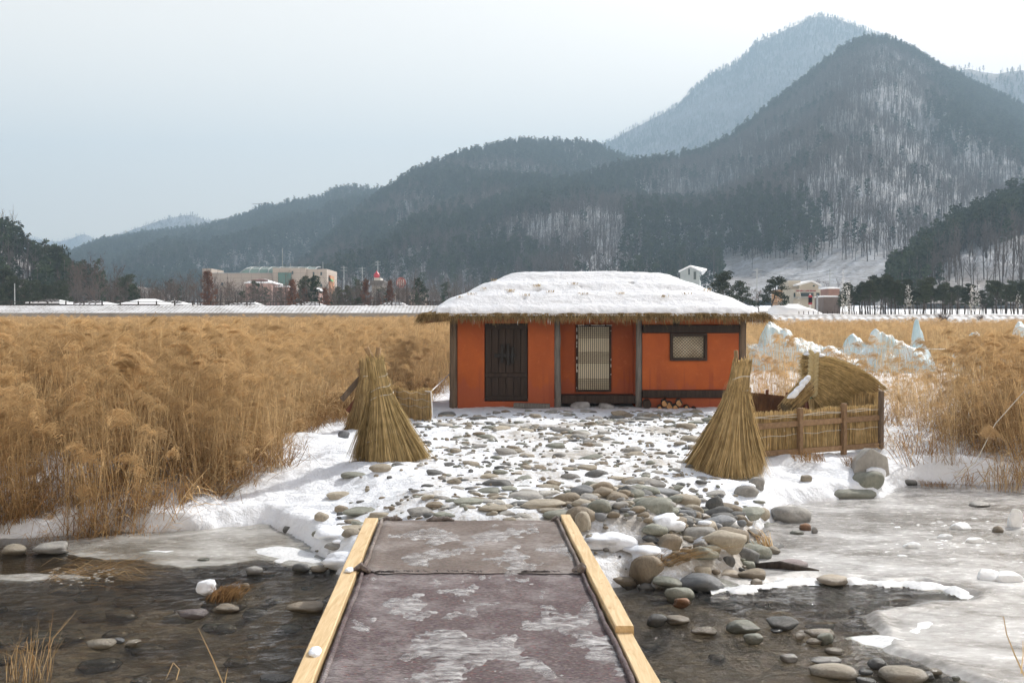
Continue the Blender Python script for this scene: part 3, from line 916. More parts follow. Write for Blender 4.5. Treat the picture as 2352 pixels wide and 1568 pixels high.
b.box(HX(1174), HX(1180), YF + 0.01, YF + 0.074, HZc(834), HZc(796), 0, None, .005); b.box(HX(1136), HX(1184), YF + 0.015, YF + 0.07, HZc(820), HZc(811), 0, None, .005)
b.build("wooden_lock", IRON, door)
# lattice door in the recess
YD = YF + 0.66
x0, x1, z0, z1 = HX(1327.5), HX(1410), HZc(903), HZc(745.5)
pd = MB(); pd.box(x0 + .03, x1 - .03, YD + .05, YD + .06, z0 + .03, z1 - .03); ld = pd.build("lattice_door", PAPER, hut)
def frame4(name, xa, xb, za, zb, y0, y1, w, mat, parent):
    for q in ((xa, xa + w, za, zb), (xb - w, xb, za, zb), (xa + w, xb - w, za, za + w), (xa + w, xb - w, zb - w, zb)):
        b = MB(); b.box(q[0], q[1], y0, y1, q[2], q[3]); b.build(name, mat, parent)
DKW = mat_noise("brown_lattice_wood", (0.035, 0.02, 0.012), (0.06, 0.035, 0.022), 6, 0.7, 0.3)
frame4("door_frame", x0, x1, z0, z1, YD - 0.02, YD + 0.05, 0.05, DKW, ld)
b = MB()
nx = 15
for i in range(1, nx):
    x = x0 + .05 + (x1 - x0 - .1) * i / nx
    b.box(x - .0044, x + .0044, YD + .015, YD + .048, z0 + .05, z1 - .05)
for zz in list(np.linspace(z1 - .10, z1 - .30, 5)) + list(np.linspace(z0 + .92, z0 + .68, 6)) + list(np.linspace(z0 + .09, z0 + .29, 5)):
    b.box(x0 + .05, x1 - .05, YD + .012, YD + .046, zz - .0044, zz + .0044)
tag(b.build("lattice", DKW, ld), kind="stuff")
WHITEP = mat_noise("torn_white_paper", (0.5, 0.48, 0.44), (0.66, 0.64, 0.6), 8, 0.9, 0.2)
b = MB()
for i in range(26):
    z = R.uniform(z0 + .1, z1); side = R.random() < .55
    if R.random() < .35: xa = R.uniform(x0, x1 - .1); b.box(xa, xa + R.uniform(.04, .14), YD - .022, YD - .0205, z1 - R.uniform(.015, .03), z1)
    else:
        xa = x0 if side else x1 - R.uniform(.01, .02); b.box(xa, xa + R.uniform(.012, .03) if side else x1, YD - .0225 - i * 1e-4, YD - .0205, z - R.uniform(.02, .1), z)
tag(b.build("torn_paper", WHITEP, ld), kind="stuff")
# small window with a diagonal lattice
x0, x1, z0, z1 = HX(1539.5), HX(1624.5), HZc(827.5), HZc(765)
pw = MB(); pw.box(x0 + .03, x1 - .03, YF + .13, YF + .14, z0 + .03, z1 - .03); win = pw.build("window", PAPERD, hut)
frame4("window_frame", x0, x1, z0, z1, YF - 0.012, YF + 0.13, 0.062, WOODD, win)
b = MB(); xa, xb, za, zb = x0 + .06, x1 - .06, z0 + .06, z1 - .06
W_, H_ = xb - xa, zb - za
stp = 0.073
for sgn in (1, -1):
    k = -H_
    while k < W_:
        # line x = k + t, z = t (or mirrored)
        t0 = max(0, -k); t1 = min(H_, W_ - k)
        if t1 - t0 > .02:
            p = (xa + k + t0, za + t0 if sgn > 0 else zb - t0); q = (xa + k + t1, za + t1 if sgn > 0 else zb - t1)
            yy = YF + (.085 if sgn > 0 else .098)
            b.beam((p[0], yy, p[1]), (q[0], yy, q[1]), .008, .0125, 0, (0, 1, 0))
        k += stp
tag(b.build("lattice", DKW, win), kind="stuff")

# roof: thatch, rafters, fringe, snow
RX0, RX1, RY0, RY1 = -2.02, 5.72, YF - 0.68, YF + D + 0.68
def roof_h(x, y, top=1.02):
    s1 = np.minimum(x - RX0, RX1 - x) / 2.05
    s2 = np.minimum(y - RY0, RY1 - y) / 2.15
    k = 9.0
    s = -np.log(np.exp(-k * s1) + np.exp(-k * s2)) / k + 0.03
    s = np.clip(s, 0, None)
    g = np.where(s < 0.85, 0.98 * s, 0.98 * (0.85 + 0.15 * np.tanh((s - 0.85) / 0.16)))
    return 2.12 + top * g
xs = np.arange(RX0, RX1 + .01, .06); ys = np.arange(RY0, RY1 + .01, .06)
X, Y = np.meshgrid(xs, ys)
Z = roof_h(X, Y) + 0.012 * fbm(X * 5, Y * 5, 3, 61)
nxr, nyr = len(xs), len(ys)
V = np.stack([X.ravel(), Y.ravel(), Z.ravel()], 1)
V2 = V.copy(); V2[:, 2] -= 0.10
Q = grid_faces(nxr, nyr)
bd = list(range(nxr)) + [i * nxr + nxr - 1 for i in range(1, nyr)] + [(nyr - 1) * nxr + i for i in range(nxr - 2, -1, -1)] + [i * nxr for i in range(nyr - 2, 0, -1)]
n0 = len(V)
side = np.array([(bd[i], bd[i] + n0, bd[(i + 1) % len(bd)] + n0, bd[(i + 1) % len(bd)]) for i in range(len(bd))])
THATCH = mat_noise("thatch", (0.10, 0.07, 0.03), (0.22, 0.16, 0.07), 10, 0.95, 0.8, (3, 3, 1))
thatch = link("thatch_roof", mesh_np("thatch_roof", np.concatenate([V, V2]), np.concatenate([Q, Q[:, ::-1] + n0, side]), [THATCH], False), hut)
# drooping straw at the eaves
fr = MB()
def fringe(x, y, ox, oy, n):
    for _ in range(n):
        L = R.uniform(.09, .24) * (1.3 if R.random() < .1 else 1)
        sx = x + R.uniform(-.02, .02); sy = y + R.uniform(-.02, .02)
        zt = 2.12 + R.uniform(-.09, .03)
        a = R.gauss(0, .5)
        dx, dy = ox * 1.0 - oy * a, oy * 1.0 + ox * a
        dr_ = R.uniform(.45, 1.15)
        p0 = (sx - dx * .12, sy - dy * .12, zt + .04); p1 = (sx + dx * L * .35, sy + dy * L * .35, zt - .01); p2 = (sx + dx * L * .75, sy + dy * L * .75, zt - L * dr_ * .75)
        fr.ribbon([p0, p1, p2], [.012, .011, .004], (-oy if oy else 0, ox if ox else 0, R.uniform(-.3, .3)) if R.random() < .5 else None)
for i in range(int((RX1 - RX0) / .022)):
    x = RX0 + i * .022
    fringe(x, RY0, 0, -1, 8 if True else 0)
    if i % 3 == 0: fringe(x, RY1, 0, 1, 4)
for i in range(int((RY1 - RY0) / .022)):
    y = RY0 + i * .022
    fringe(RX0, y, -1, 0, 6); fringe(RX1, y, 1, 0, 6)
FRINGE = mat_leafy("shaded_eave_straw", (0.30, 0.22, 0.11), (0.20, 0.14, 0.065), .1, .2, 9, .5)  # darker copy of the straw: shading by the eave put into its colour
tag(fr.build("straw_fringe", FRINGE, thatch), kind="stuff")
# rafters whose sawn ends show below the eaves
for px in (985.6, 1150, 1223.7, 1302, 1379, 1456, 1600.9, 1681):
    x = HX(px)
    b = MB(); b.tube([(x, YF - 0.50, 2.06), (x, YF + 0.4, 2.13)], [.047, .05], 12, 0); rf = b.build("rafter", WOODP, hut)
    b = MB(); b.tube([(x, YF - 0.503, 2.0597), (x, YF - 0.499, 2.06)], [.045, .045], 12, 0); b.build("sawn_end", CUTWOOD, rf)
for k in range(9):
    y = YF - 0.35 + k * .42
    for xa, xb in ((RX1 - .12, RX1 - 1.0), (RX0 + .12, RX0 + 1.0)):
        b = MB(); b.tube([(xa, y, 2.00), (xb, y, 2.16)], [.05, .052], 10, 0); b.build("rafter", WOODP if k % 3 else REDWOOD, hut)
b = MB(); b.beam((RX1 - .6, RY0 + .12, 2.03), (RX1 - .05, RY0 + .12, 2.0), .05, .09); b.build("eave_board", REDWOOD, hut)
b = MB(); b.beam((RX0 + .6, RY0 + .12, 2.03), (RX0 + .1, RY0 + .12, 1.98), .05, .09); b.build("eave_board", REDWOOD, hut)
# snow on the roof
xs = np.arange(RX0 - .06, RX1 + .06, .03); ys = np.arange(RY0 - .08, RY1 + .06, .03)
X, Y = np.meshgrid(xs, ys)
e = np.minimum(np.minimum(X - RX0, RX1 - X), np.minimum(Y - RY0, RY1 - Y))
en = e - .03 + 0.05 * fbm(X * 2.2, Y * 2.2, 3, 63) + .035 * fbm(X * 8, Y * 8, 2, 65) - np.where((X - RX0 < .3) | (RX1 - X < .3), 0.16, 0.0) - np.where(X - RX0 < .6, 0.05, 0)
Xc, Yc = np.clip(X, RX0, RX1), np.clip(Y, RY0, RY1)
th = 0.072 * (1 - np.exp(-np.clip(en + .02, 0, 1) * 9)) - 0.04 * (en < -.02)
lump = 0.026 * fbm(X * 1.1, Y * 2.4, 3, 64) + 0.015 * fbm(X * 6, Y * 9, 3, 66)
terr = 0.018 * np.sin((roof_h(Xc, Yc) - 2.1) * 21 + 1.5 * perlin(X * .6, Y * .6, 68))
holes = np.clip(fbm(X * 3.0, Y * 3.0, 3, 70) - 0.62, 0, 1) * 1.1
Zs = roof_h(Xc, Yc) + th + (lump + terr) * np.clip(en * 4, 0, 1) - holes * np.clip(en * 5 - .5, 0, 1)
Zs += np.clip(-e, 0, .1) * -0.9
V = np.stack([X.ravel(), Y.ravel(), Zs.ravel()], 1)
Q = grid_faces(len(xs), len(ys))
base = roof_h(Xc, Yc).ravel()
keep = ((V[:, 2] - base)[Q] > 0.0).any(axis=1) & ((en.ravel())[Q] > -.06).any(axis=1)
Q = Q[keep]; used = np.unique(Q); rm = np.full(len(V), -1); rm[used] = np.arange(len(used))
SNOWR = mat_snow("roof_snow", "World", 1.6, 0.55)
_rb = SNOWR.node_tree.nodes["Principled BSDF"]
_mx = [n for n in SNOWR.node_tree.nodes if n.bl_idname == "ShaderNodeMix"][0]
_mx.inputs[6].default_value = (0.66, 0.70, 0.77, 1); _mx.inputs[7].default_value = (0.80, 0.83, 0.88, 1)
link("roof_snow", mesh_np("roof_snow", V[used], rm[Q], [SNOWR], True), hut)
# straw tufts poking through the roof snow
b = MB()
for fx, fy in ((.31, .57), (.74, .27), (.05, .30), (.09, .36), (.22, .43), (.36, .40), (.13, .52), (.60, .35), (.82, .34), (.16, .88), (.44, .62), (.47, .34), (.27, .30), (.90, .52)):
    x = RX0 + .5 + fx * (RX1 - RX0 - 1); y = RY0 + .15 + fy * 1.9
    z = float(roof_h(np.array([x]), np.array([y]))[0]) + .03
    for _ in range(R.randint(5, 22)):
        a = R.uniform(0, 6.28); L = R.uniform(.03, .12)
        xx = x + R.gauss(0, .05)
        b.ribbon([(xx, y, z), (xx + math.cos(a) * L * .5, y - abs(math.sin(a)) * L * .5, z + .09), (xx + math.cos(a) * L, y - abs(math.sin(a)) * L, z + .05 + R.uniform(0, .06))], [.01, .008, 0])
tag(b.build("straw_tufts", STRAW, thatch), kind="stuff")
# icicles under the right eave
ICICLE = mat_noise("icicle_ice", (0.6, 0.65, 0.68), (0.8, 0.84, 0.86), 10, 0.15, 0.2, spec=0.5)
b = MB()
for i in range(24):
    x = R.choice([R.uniform(RX1 - .7, RX1 - .1), R.uniform(RX0 + 1, RX1)]); y = RY0 - .03 + R.uniform(0, .06)
    L = R.uniform(.06, .18)
    b.tube([(x, y, 2.06), (x, y, 2.06 - L * .6), (x, y, 2.06 - L)], [.012, .008, .001], 6)
tag(b.build("icicles", ICICLE, hut), kind="stuff")

# things lying along the foot of the hut
def rock_block(px0, px1, p0, p1, y, mat, label, snowcap=True):
    x0, x1 = HX(px0), HX(px1)
    me = stone_mesh_box((x1 - x0) / 2, 0.22, (p1 - p0) / 100.1 / 2 + .03)
    o = link("step_stone", me, None); me.materials.append(mat)
    o.location = ((x0 + x1) / 2, y, HZc((p0 + p1) / 2) - .03)
    tag(o, label, "stone", "step stones before the lattice door")
    return o

# ------------------------------------------------------------------ stones
_b = bmesh.new(); bmesh.ops.create_icosphere(_b, subdivisions=3, radius=1.0)
ICO_V = np.array([v.co[:] for v in _b.verts]); ICO_F = np.array([[v.index for v in f.verts] for f in _b.faces]); _b.free()
_b = bmesh.new(); bmesh.ops.create_icosphere(_b, subdivisions=2, radius=1.0)
ICO2_V = np.array([v.co[:] for v in _b.verts]); ICO2_F = np.array([[v.index for v in f.verts] for f in _b.faces]); _b.free()

def stone_shape(seed, angular=0.3, rough=0.12, V0=ICO_V):
    rs = np.random.RandomState(seed)
    V = V0.copy()
    p = rs.uniform(2.1, 2.8)
    V = V / (np.abs(V) ** p).sum(1)[:, None] ** (1 / p)
    d = np.array([mnoise.noise(Vector(v * 0.9) + Vector((seed * 3.1, 0, 0))) for v in V0]) * 0.32 + np.array([mnoise.noise(Vector(v * 2.6) + Vector((seed * 1.7, 5, 0))) for v in V0]) * rough
    V = V * (1 + d)[:, None]
    for _ in range(int(3 + angular * 9)):
        n = rs.normal(size=3); n /= np.linalg.norm(n)
        lim = rs.uniform(0.72, 0.98) - 0.22 * angular
        s = V @ n - lim
        V = V - np.clip(s, 0, None)[:, None] * n * (0.55 + 0.4 * angular)
    V = V / np.abs(V).max(0)
    return V

def stone_mesh(seed, angular, mat, name="stone", lo=False):
    V = stone_shape(seed, angular, 0.10, ICO2_V if lo else ICO_V)
    return mesh_np(name, V, ICO2_F if lo else ICO_F, [mat] if mat else [], True)

def stone_mesh_box(hx, hy, hz):
    rs = R.randint(0, 9999)
    V = stone_shape(rs, 0.8, .1) * np.array([hx, hy, hz])
    return mesh_np("stone", V, ICO_F, [], True)

def mat_stone(name, c1, c2, rough=0.75, spots=None):
    m, nt, b, out = new_mat(name)
    vec = coords(nt, "Object", (1, 1, 0.6))
    r = obj_random(nt)
    off = nd(nt, "ShaderNodeVectorMath", operation='ADD')
    cb = nd(nt, "ShaderNodeCombineXYZ")
    nt.links.new(math_n(nt, 'MULTIPLY', r, 40.0), cb.inputs[0]); nt.links.new(math_n(nt, 'MULTIPLY', r, 17.0), cb.inputs[1])
    nt.links.new(vec, off.inputs[0]); nt.links.new(cb.outputs[0], off.inputs[1])
    v = off.outputs[0]
    f = noise(nt, v, 1.4, 6, 0.6, 0.4); f2 = noise(nt, v, 9, 5, 0.7)
    c = mixc(nt, ramp(nt, f, [(0.35, 0), (0.65, 1)]), c1, c2)
    c = mixc(nt, ramp(nt, f2, [(0.45, 0), (0.75, 0.5)]), c, tuple(x * 0.45 for x in c1))
    k = ramp(nt, r, [(0, 0.75), (1, 1.2)])
    c = mixc(nt, 1.0, c, k, 'MULTIPLY')
    # wet band just above the stream
    g = nd(nt, "ShaderNodeNewGeometry"); sx = nd(nt, "ShaderNodeSeparateXYZ")
    nt.links.new(g.outputs["Position"], sx.inputs[0])
    zz = math_n(nt, 'ADD', sx.outputs[2], math_n(nt, 'MULTIPLY', f2, 0.06))
    wet = ramp(nt, math_n(nt, 'ADD', zz, 1.0), [(0.57, 1), (0.61, 0)])
    c = mixc(nt, math_n(nt, 'MULTIPLY', wet, 0.62), c, tuple(x * 0.22 for x in c1))
    nt.links.new(c, b.inputs["Base Color"])
    nt.links.new(math_n(nt, 'SUBTRACT', rough, math_n(nt, 'MULTIPLY', wet, rough - 0.15)), b.inputs["Roughness"])
    b.inputs["Specular IOR Level"].default_value = 0.35
    n1 = bump(nt, f, 0.35, 0.08)
    nt.links.new(bump(nt, noise(nt, v, 22, 5, 0.7), 0.4, 0.03, n1), b.inputs["Normal"])
    return m
ST = {
    "grey": mat_stone("grey_stone", (0.25, 0.245, 0.235), (0.38, 0.37, 0.345)),
    "green": mat_stone("green_grey_stone", (0.21, 0.225, 0.19), (0.33, 0.335, 0.285)),
    "tan": mat_stone("tan_stone", (0.31, 0.275, 0.215), (0.43, 0.385, 0.31)),
    "brown": mat_stone("brown_stone", (0.225, 0.185, 0.135), (0.33, 0.28, 0.21)),
    "cream": mat_stone("cream_stone", (0.42, 0.36, 0.28), (0.54, 0.48, 0.39)),
    "dark": mat_stone("dark_stone", (0.11, 0.113, 0.112), (0.19, 0.192, 0.188)),
    "blue": mat_stone("blue_grey_stone", (0.17, 0.185, 0.20), (0.31, 0.32, 0.335)),
    "purple": mat_stone("purple_grey_stone", (0.20, 0.165, 0.165), (0.28, 0.235, 0.235)),
    "rust": mat_stone("rusty_stone", (0.22, 0.105, 0.05), (0.34, 0.20, 0.12)),
    "pale": mat_stone("pale_stone", (0.40, 0.38, 0.34), (0.54, 0.53, 0.50)),
}
_stv = {}
def stone_var(mat, k, ang, lo=False):
    key = (mat, k, ang, lo)
    if key not in _stv: _stv[key] = stone_mesh(100 + k * 7 + int(ang * 50), ang, ST[mat], "stone", lo)
    return _stv[key]

def put_stone(x0, x1, yt, yb, mat, label, zone="land", ang=0.35, k=None, rz=None, tilt=0.0, group=None, snow=None, zf_flat=False):
    cx = (x0 + x1) / 2
    p = on(cx, yb, ZW + .01) if zone == "water" else on_ground(cx, yb)
    w = (x1 - x0) / S * p.y / F
    h = (yb - yt) / S * p.y / F
    dep = 0.8 * w
    hob = max(0.22 * w, h - dep * (CAM_H - p.z) / p.y * 0.8)
    if zf_flat: hob *= .72
    hz = hob * 0.68
    me = stone_var(mat, R.randint(0, 5) if k is None else k, ang)
    o = link("river_stone", me)
    o.location = (p.x, p.y + dep * .42, p.z + hob - hz)
    o.scale = (w / 2, dep / 2, hz)
    o.rotation_euler = (0, tilt, (R.choice([0, math.pi]) + R.uniform(-.25, .25)) if rz is None else rz)
    tag(o, label, "stone", group)
    if snow:
        cap = V = stone_shape(500 + R.randint(0, 99), 0.0, .2, ICO2_V) * np.array([.62, .6, .42])
        cm = mesh_np("snow_cap", cap, ICO2_F, [SNOW], True)
        c = bpy.data.objects.new("snow_cap", cm); COL.objects.link(c); c.parent = o
        c.location = (snow, R.uniform(-.1, .2), 0.78)
    return o

def z8(a): return [1320.7 + .3043 * a[0], 1320.7 + .3043 * a[1], 1091 + .3043 * a[2], 1091 + .3043 * a[3]]
def zr2(a): return [1722.6 + .34094 * a[0], 1722.6 + .34094 * a[1], 1033.6 + .34094 * a[2], 1033.6 + .34094 * a[3]]
def z7(a): return [.3662 * a[0], .3662 * a[1], 1148.4 + .3662 * a[2], 1148.4 + .3662 * a[3]]
def z2(a): return [746.5 + .29297 * a[0], 746.5 + .29297 * a[1], 746.5 + .29297 * a[2], 746.5 + .29297 * a[3]]
BIG = [
 (z8, (425, 685, 480, 715), "brown", "tall brown boulder in the snow patch right beside the bridge rail", "land", .3),
 (z8, (625, 825, 415, 575), "brown", "egg shaped brown boulder behind the tall one by the bridge", "land", .1),
 (z8, (480, 610, 655, 745), "grey", "smooth grey egg stone leaning on the tall brown boulder", "land", .0),
 (z8, (215, 520, 685, 825), "brown", "flat tan boulder at the waterline touching the bridge rail", "land", .2),
 (z8, (805, 1160, 695, 870), "blue", "large blue grey boulder with pale veins at the water edge", "water", .5),
 (z8, (1050, 1280, 685, 812), "cream", "rounded cream boulder behind the veined blue grey one", "land", .1),
 (z8, (1235, 1485, 685, 795), "brown", "dark brown ridged flat stone at the ice edge", "water", .5),
 (z8, (1330, 1435, 770, 825), "cream", "small cream stone frozen in before the brown ridged one", "water", .2),
 (z8, (1205, 1410, 515, 670), "dark", "upright dark grey boulder at the tip of the stony bank", "land", .4),
 (z8, (1120, 1220, 565, 655), "dark", "small dark round stone beside the upright dark boulder", "land", .1),
 (z8, (960, 1310, 380, 570), "tan", "big tan block lying slanted on the stony bank", "land", .6),
 (z8, (905, 1100, 335, 440), "cream", "cream grey boulder with a little snow on top on the bank", "land", .2),
 (z8, (860, 1055, 540, 690), "tan", "angular tan slab stone above the veined boulder", "land", .7),
 (z8, (895, 1020, 470, 580), "grey", "rounded light grey stone among gravel in the bank snow", "land", .1),
 (z8, (990, 1140, 115, 290), "dark", "upright dark faceted rock standing in the cobbles", "land", .8),
 (z8, (1475, 1810, 200, 360), "grey", "large grey boulder with a chalky patch at the ice", "water", .2),
 (z8, (1365, 1535, 335, 415), "green", "oval green grey stone in front of the large grey boulder", "land", .0),
 (z8, (1335, 1485, 230, 325), "tan", "beige oblong stone left of the large grey boulder", "land", .1),
 (z8, (1195, 1410, 55, 160), "grey", "broad grey stone with snow on its shoulder below the straw cone", "land", .2),
 (z8, (1310, 1445, 0, 100), "grey", "round grey stone at the foot of the bigger straw cone", "land", .1),
 (z8, (1525, 1780, 615, 718), "purple", "purple grey teardrop stone alone on the ice", "water", .1),
 (z8, (1845, 2105, 750, 828), "cream", "flat cream lens shaped stone alone on the ice", "water", .0),
 (z8, (1630, 1735, 405, 450), "green", "small flat blue green stone on the ice", "water", .0),
 (z8, (1700, 1790, 355, 420), "rust", "rusty stone of the small trio on the ice", "water", .3),
 (z8, (1785, 1845, 380, 440), "grey", "upright grey pebble of the small trio on the ice", "water", .2),
 (z8, (1456, 1560, 525, 600), "tan", "tan stone with dry grass at the ice edge", "water", .5),
 (z8, (540, 890, 285, 405), "brown", "broad pitted brown boulder in the middle of the cobbles", "land", .2),
 (z8, (830, 985, 205, 282), "tan", "tan oval stone before the dark faceted rock", "land", .1),
 (z8, (565, 800, 215, 300), "green", "long dark green grey stone behind the pitted boulder", "land", .2),
 (z8, (275, 410, 180, 265), "grey", "grey triangular stone beside the bridge end", "land", .5),
 (z8, (35, 225, 120, 180), "tan", "flat tan stone close to the far end of the bridge rail", "land", .2),
 (z8, (0, 130, 250, 420), "tan", "big pale tan stone against the end of the bridge rail", "land", .1),
 (z8, (685, 920, 815, 955), "green", "dark green boulder washed by the stream", "water", .1),
 (z8, (745, 890, 905, 990), "rust", "wet rusty stone in the shine below the green boulder", "water", .2),
 (z8, (545, 705, 1025, 1135), "dark", "dark round stone in the riffle next to the bridge", "water", .1),
 (z8, (680, 880, 1040, 1130), "brown", "wet flat stone half awash in the riffle", "water", .1),
 (z8, (880, 1085, 1120, 1205), "brown", "brown loaf shaped stone in the riffle", "water", .0),
 (z8, (1160, 1435, 1068, 1195), "green", "angular olive stone in the middle of the riffle", "water", .7),
 (z8, (1280, 1435, 1170, 1265), "green", "rounded stone in front of the angular olive one", "water", .1),
 (z8, (1465, 1715, 1042, 1175), "dark", "pointed dark grey boulder in the riffle", "water", .6),
 (z8, (1480, 1585, 1145, 1188), "dark", "flat dark pebble before the pointed boulder", "water", .0),
 (z8, (1660, 1750, 1180, 1235), "cream", "small wet cream stone beside the pointed boulder", "water", .2),
 (z8, (1755, 1995, 1150, 1228), "brown", "long mossy brown stone in the riffle", "water", .1),
 (z8, (1840, 1970, 1165, 1270), "green", "cone shaped grey stone leaning on the mossy one", "water", .4),
 (z8, (1755, 1885, 1215, 1275), "brown", "low mossy stone before the long one", "water", .1),
 (z8, (1895, 2050, 1275, 1355), "brown", "dark brown oval stone in the riffle", "water", .0),
 (z8, (1560, 1690, 1330, 1405), "pale", "pale glistening stone in the riffle", "water", .3),
 (z8, (1790, 2030, 1340, 1440), "grey", "grey humped stone in the riffle", "water", .3),
 (z8, (1800, 2200, 1440, 1550), "tan", "long grey tan boulder at the bottom edge of the riffle", "water", .2),
 (z8, (2130, 2290, 1500, 1590), "dark", "dark wedge stone against the long boulder", "water", .4),
 (zr2, (535, 905, 212, 345), "green", "long green grey slab sloping from the snow to the ice", "land", .4),
 (zr2, (705, 930, 175, 305), "green", "tilted smooth green grey slab behind the long slab", "land", .4),
 (zr2, (1005, 1145, 185, 240), "dark", "dark flat stone between snow and ice", "water", .3),
 (zr2, (1490, 1640, 335, 385), "grey", "flat grey stone lying out on the far ice", "water", .2),
 (zr2, (1645, 1725, 500, 560), "brown", "small brown stone in the rough ice", "water", .3),
 (zr2, (345, 430, 258, 305), "tan", "tan stone peeping from the smooth snow bank", "land", .3),
 (zr2, (805, 935, 1380, 1468), "dark", "round black wet stone below the white ice", "water", .0),
 (zr2, (870, 1250, 1448, 1575), "tan", "broad flat tan boulder at the bottom of the picture", "water", .2),
 (zr2, (1195, 1310, 1448, 1508), "tan", "small tan stone behind the broad flat boulder", "water", .3),
 (zr2, (1155, 1255, 1480, 1540), "dark", "small dark stone wedged beside the broad flat boulder", "water", .2),
 (zr2, (1365, 1425, 1508, 1548), "green", "little green grey stone right of the broad boulder", "water", .1),
 (zr2, (740, 835, 1455, 1510), "dark", "dark rounded stone between the two long boulders", "water", .1),
 (zr2, (550, 620, 1375, 1430), "grey", "little grey stone behind the humped one", "water", .1),
 (z7, (-20, 140, 262, 340), "tan", "rounded tan stone in the still pool at the picture edge", "water", .2),
 (z7, (180, 405, 247, 335), "grey", "big smooth grey stone in the still pool", "water", .2),
 (z7, (1230, 1310, 356, 380), "green", "small flat stone frozen into the thin ice", "water", .0),
 (z7, (1530, 1640, 396, 462), "grey", "grey oval stone standing in the dark water", "water", .0),
 (z7, (1820, 1945, 380, 447), "dark", "dark stone next to the snowy tip of the bank", "water", .2),
 (z7, (1935, 2060, 400, 445), "brown", "brown stone between dark stone and bridge snow", "water", .3),
 (z7, (1778, 2026, 612, 705), "brown", "large oval olive stone in the water beside the bridge rail", "water", .0),
 (z7, (1385, 1500, 512, 577), "dark", "dark mossy stone by the snow topped grass clump", "water", .3),
 (z7, (1500, 1562, 510, 562), "brown", "small stone behind the dark mossy one", "water", .1),
 (z7, (1762, 1835, 148, 203), "dark", "dark faceted stone on the snow tip beside the thin ice", "water", .4),
 (z7, (770, 872, 862, 905), "tan", "yellowish wet stone in the shallow ripples", "water", .1),
 (z7, (700, 775, 850, 892), "blue", "blue grey stone beside the yellowish wet one", "water", .1),
 (z7, (1090, 1285, 672, 738), "purple", "low wet stone with water running over it", "water", .1),
 (z7, (1310, 1490, 662, 702), "brown", "flat stone hardly above the water near the grass clump", "water", .0),
 (z7, (1580, 1810, 1078, 1165), "dark", "black wet stone in the splash at the bottom beside the bridge", "water", .4),
 (z7, (510, 700, 882, 925), "tan", "flat tan stone barely awash in the shallows", "water", .1),
 (z7, (1955, 2060, 60, 130), "tan", "tan pyramid stone on the snow behind the left rail", "land", .5),
 (z7, (2130, 2250, 180, 240), "tan", "tan stone under snow close to the left rail end", "land", .2),
 (z7, (2030, 2190, 270, 335), "grey", "grey stone half under snow against the left rail", "land", .1),
 (z7, (1950, 2030, 180, 225), "green", "small greenish stone in the shore snow by the left rail", "land", .1),
 (z2, (325, 520, 1060, 1160), "tan", "tan boulder at the foot of the left straw cone", "land", .2),
 (z2, (90, 315, 1125, 1200), "green", "flat green grey stone in the snow beside the tan boulder", "land", .1),
 (z2, (0, 205, 1260, 1360), "tan", "tan peaked stone in the snow off the rail end", "land", .4),
 (z2, (60, 205, 1380, 1465), "brown", "brown square stone near the left rail end", "land", .6),
 (z2, (120, 430, 1395, 1490), "green", "long layered grey stone near the left rail end", "land", .3),
 (z2, (320, 530, 1425, 1520), "tan", "flat tan stone right behind the left rail end", "land", .2),
 (z2, (925, 1018, 1055, 1105), "dark", "dark pointed stone alone on the yard snow", "land", .6),
 (z2, (1200, 1380, 1130, 1195), "tan", "smooth pale tan stone in the middle of the yard", "land", .0),
 (z2, (945, 1075, 1165, 1240), "tan", "cracked honey coloured stone in the yard", "land", .8),
 (z2, (1420, 1740, 1270, 1365), "grey", "large pale grey slab before the bridge end", "land", .6),
 (z2, (1670, 1850, 1265, 1340), "pale", "whitish stone resting on the pale slab", "land", .4),
 (z2, (1530, 1895, 1362, 1440), "tan", "long flat olive tan stone before the bridge end", "land", .1),
 (z2, (1590, 1880, 1395, 1472), "tan", "broad flat sandy stone right before the bridge end", "land", .1),
 (z2, (2020, 2170, 1190, 1280), "green", "green grey block in the cobbles right of the yard middle", "land", .4),
 (z2, (745, 862, 1305, 1365), "tan", "tan wedge stone in the yard", "land", .4),
 (z2, (1730, 1855, 1185, 1255), "brown", "brown pyramid stone in the yard", "land", .6),
 (z2, (990, 1240, 1350, 1405), "green", "low green slab ridge in the yard snow", "land", .4),
 (z2, (1180, 1340, 1348, 1392), "grey", "smooth flat grey stone beside the green slab ridge", "land", .0),
 (z2, (830, 1010, 1445, 1500), "green", "green grey stone touching the carpet end", "land", .2),
 (z2, (1200, 1440, 1408, 1460), "tan", "tan stone half under frost before the carpet", "land", .1),
 (z2, (90, 190, 790, 880), "blue", "blue grey stone in the snow behind the left cone", "land", .4),
]
placed = []
for zf, q, mat, label, zone, ang in BIG:
    fl_ = zf is z2
    q = zf(q)
    sn = {"broad grey stone with snow on its shoulder below the straw cone": -.2, "cream grey boulder with a little snow on top on the bank": .1,
          "tan stone under snow close to the left rail end": 0.0, "grey stone half under snow against the left rail": .1}.get(label)
    o = put_stone(q[0], q[1], q[2], q[3], mat, label, zone, ang, snow=sn, zf_flat=fl_)
    placed.append((o.location.x, o.location.y, o.scale.x))
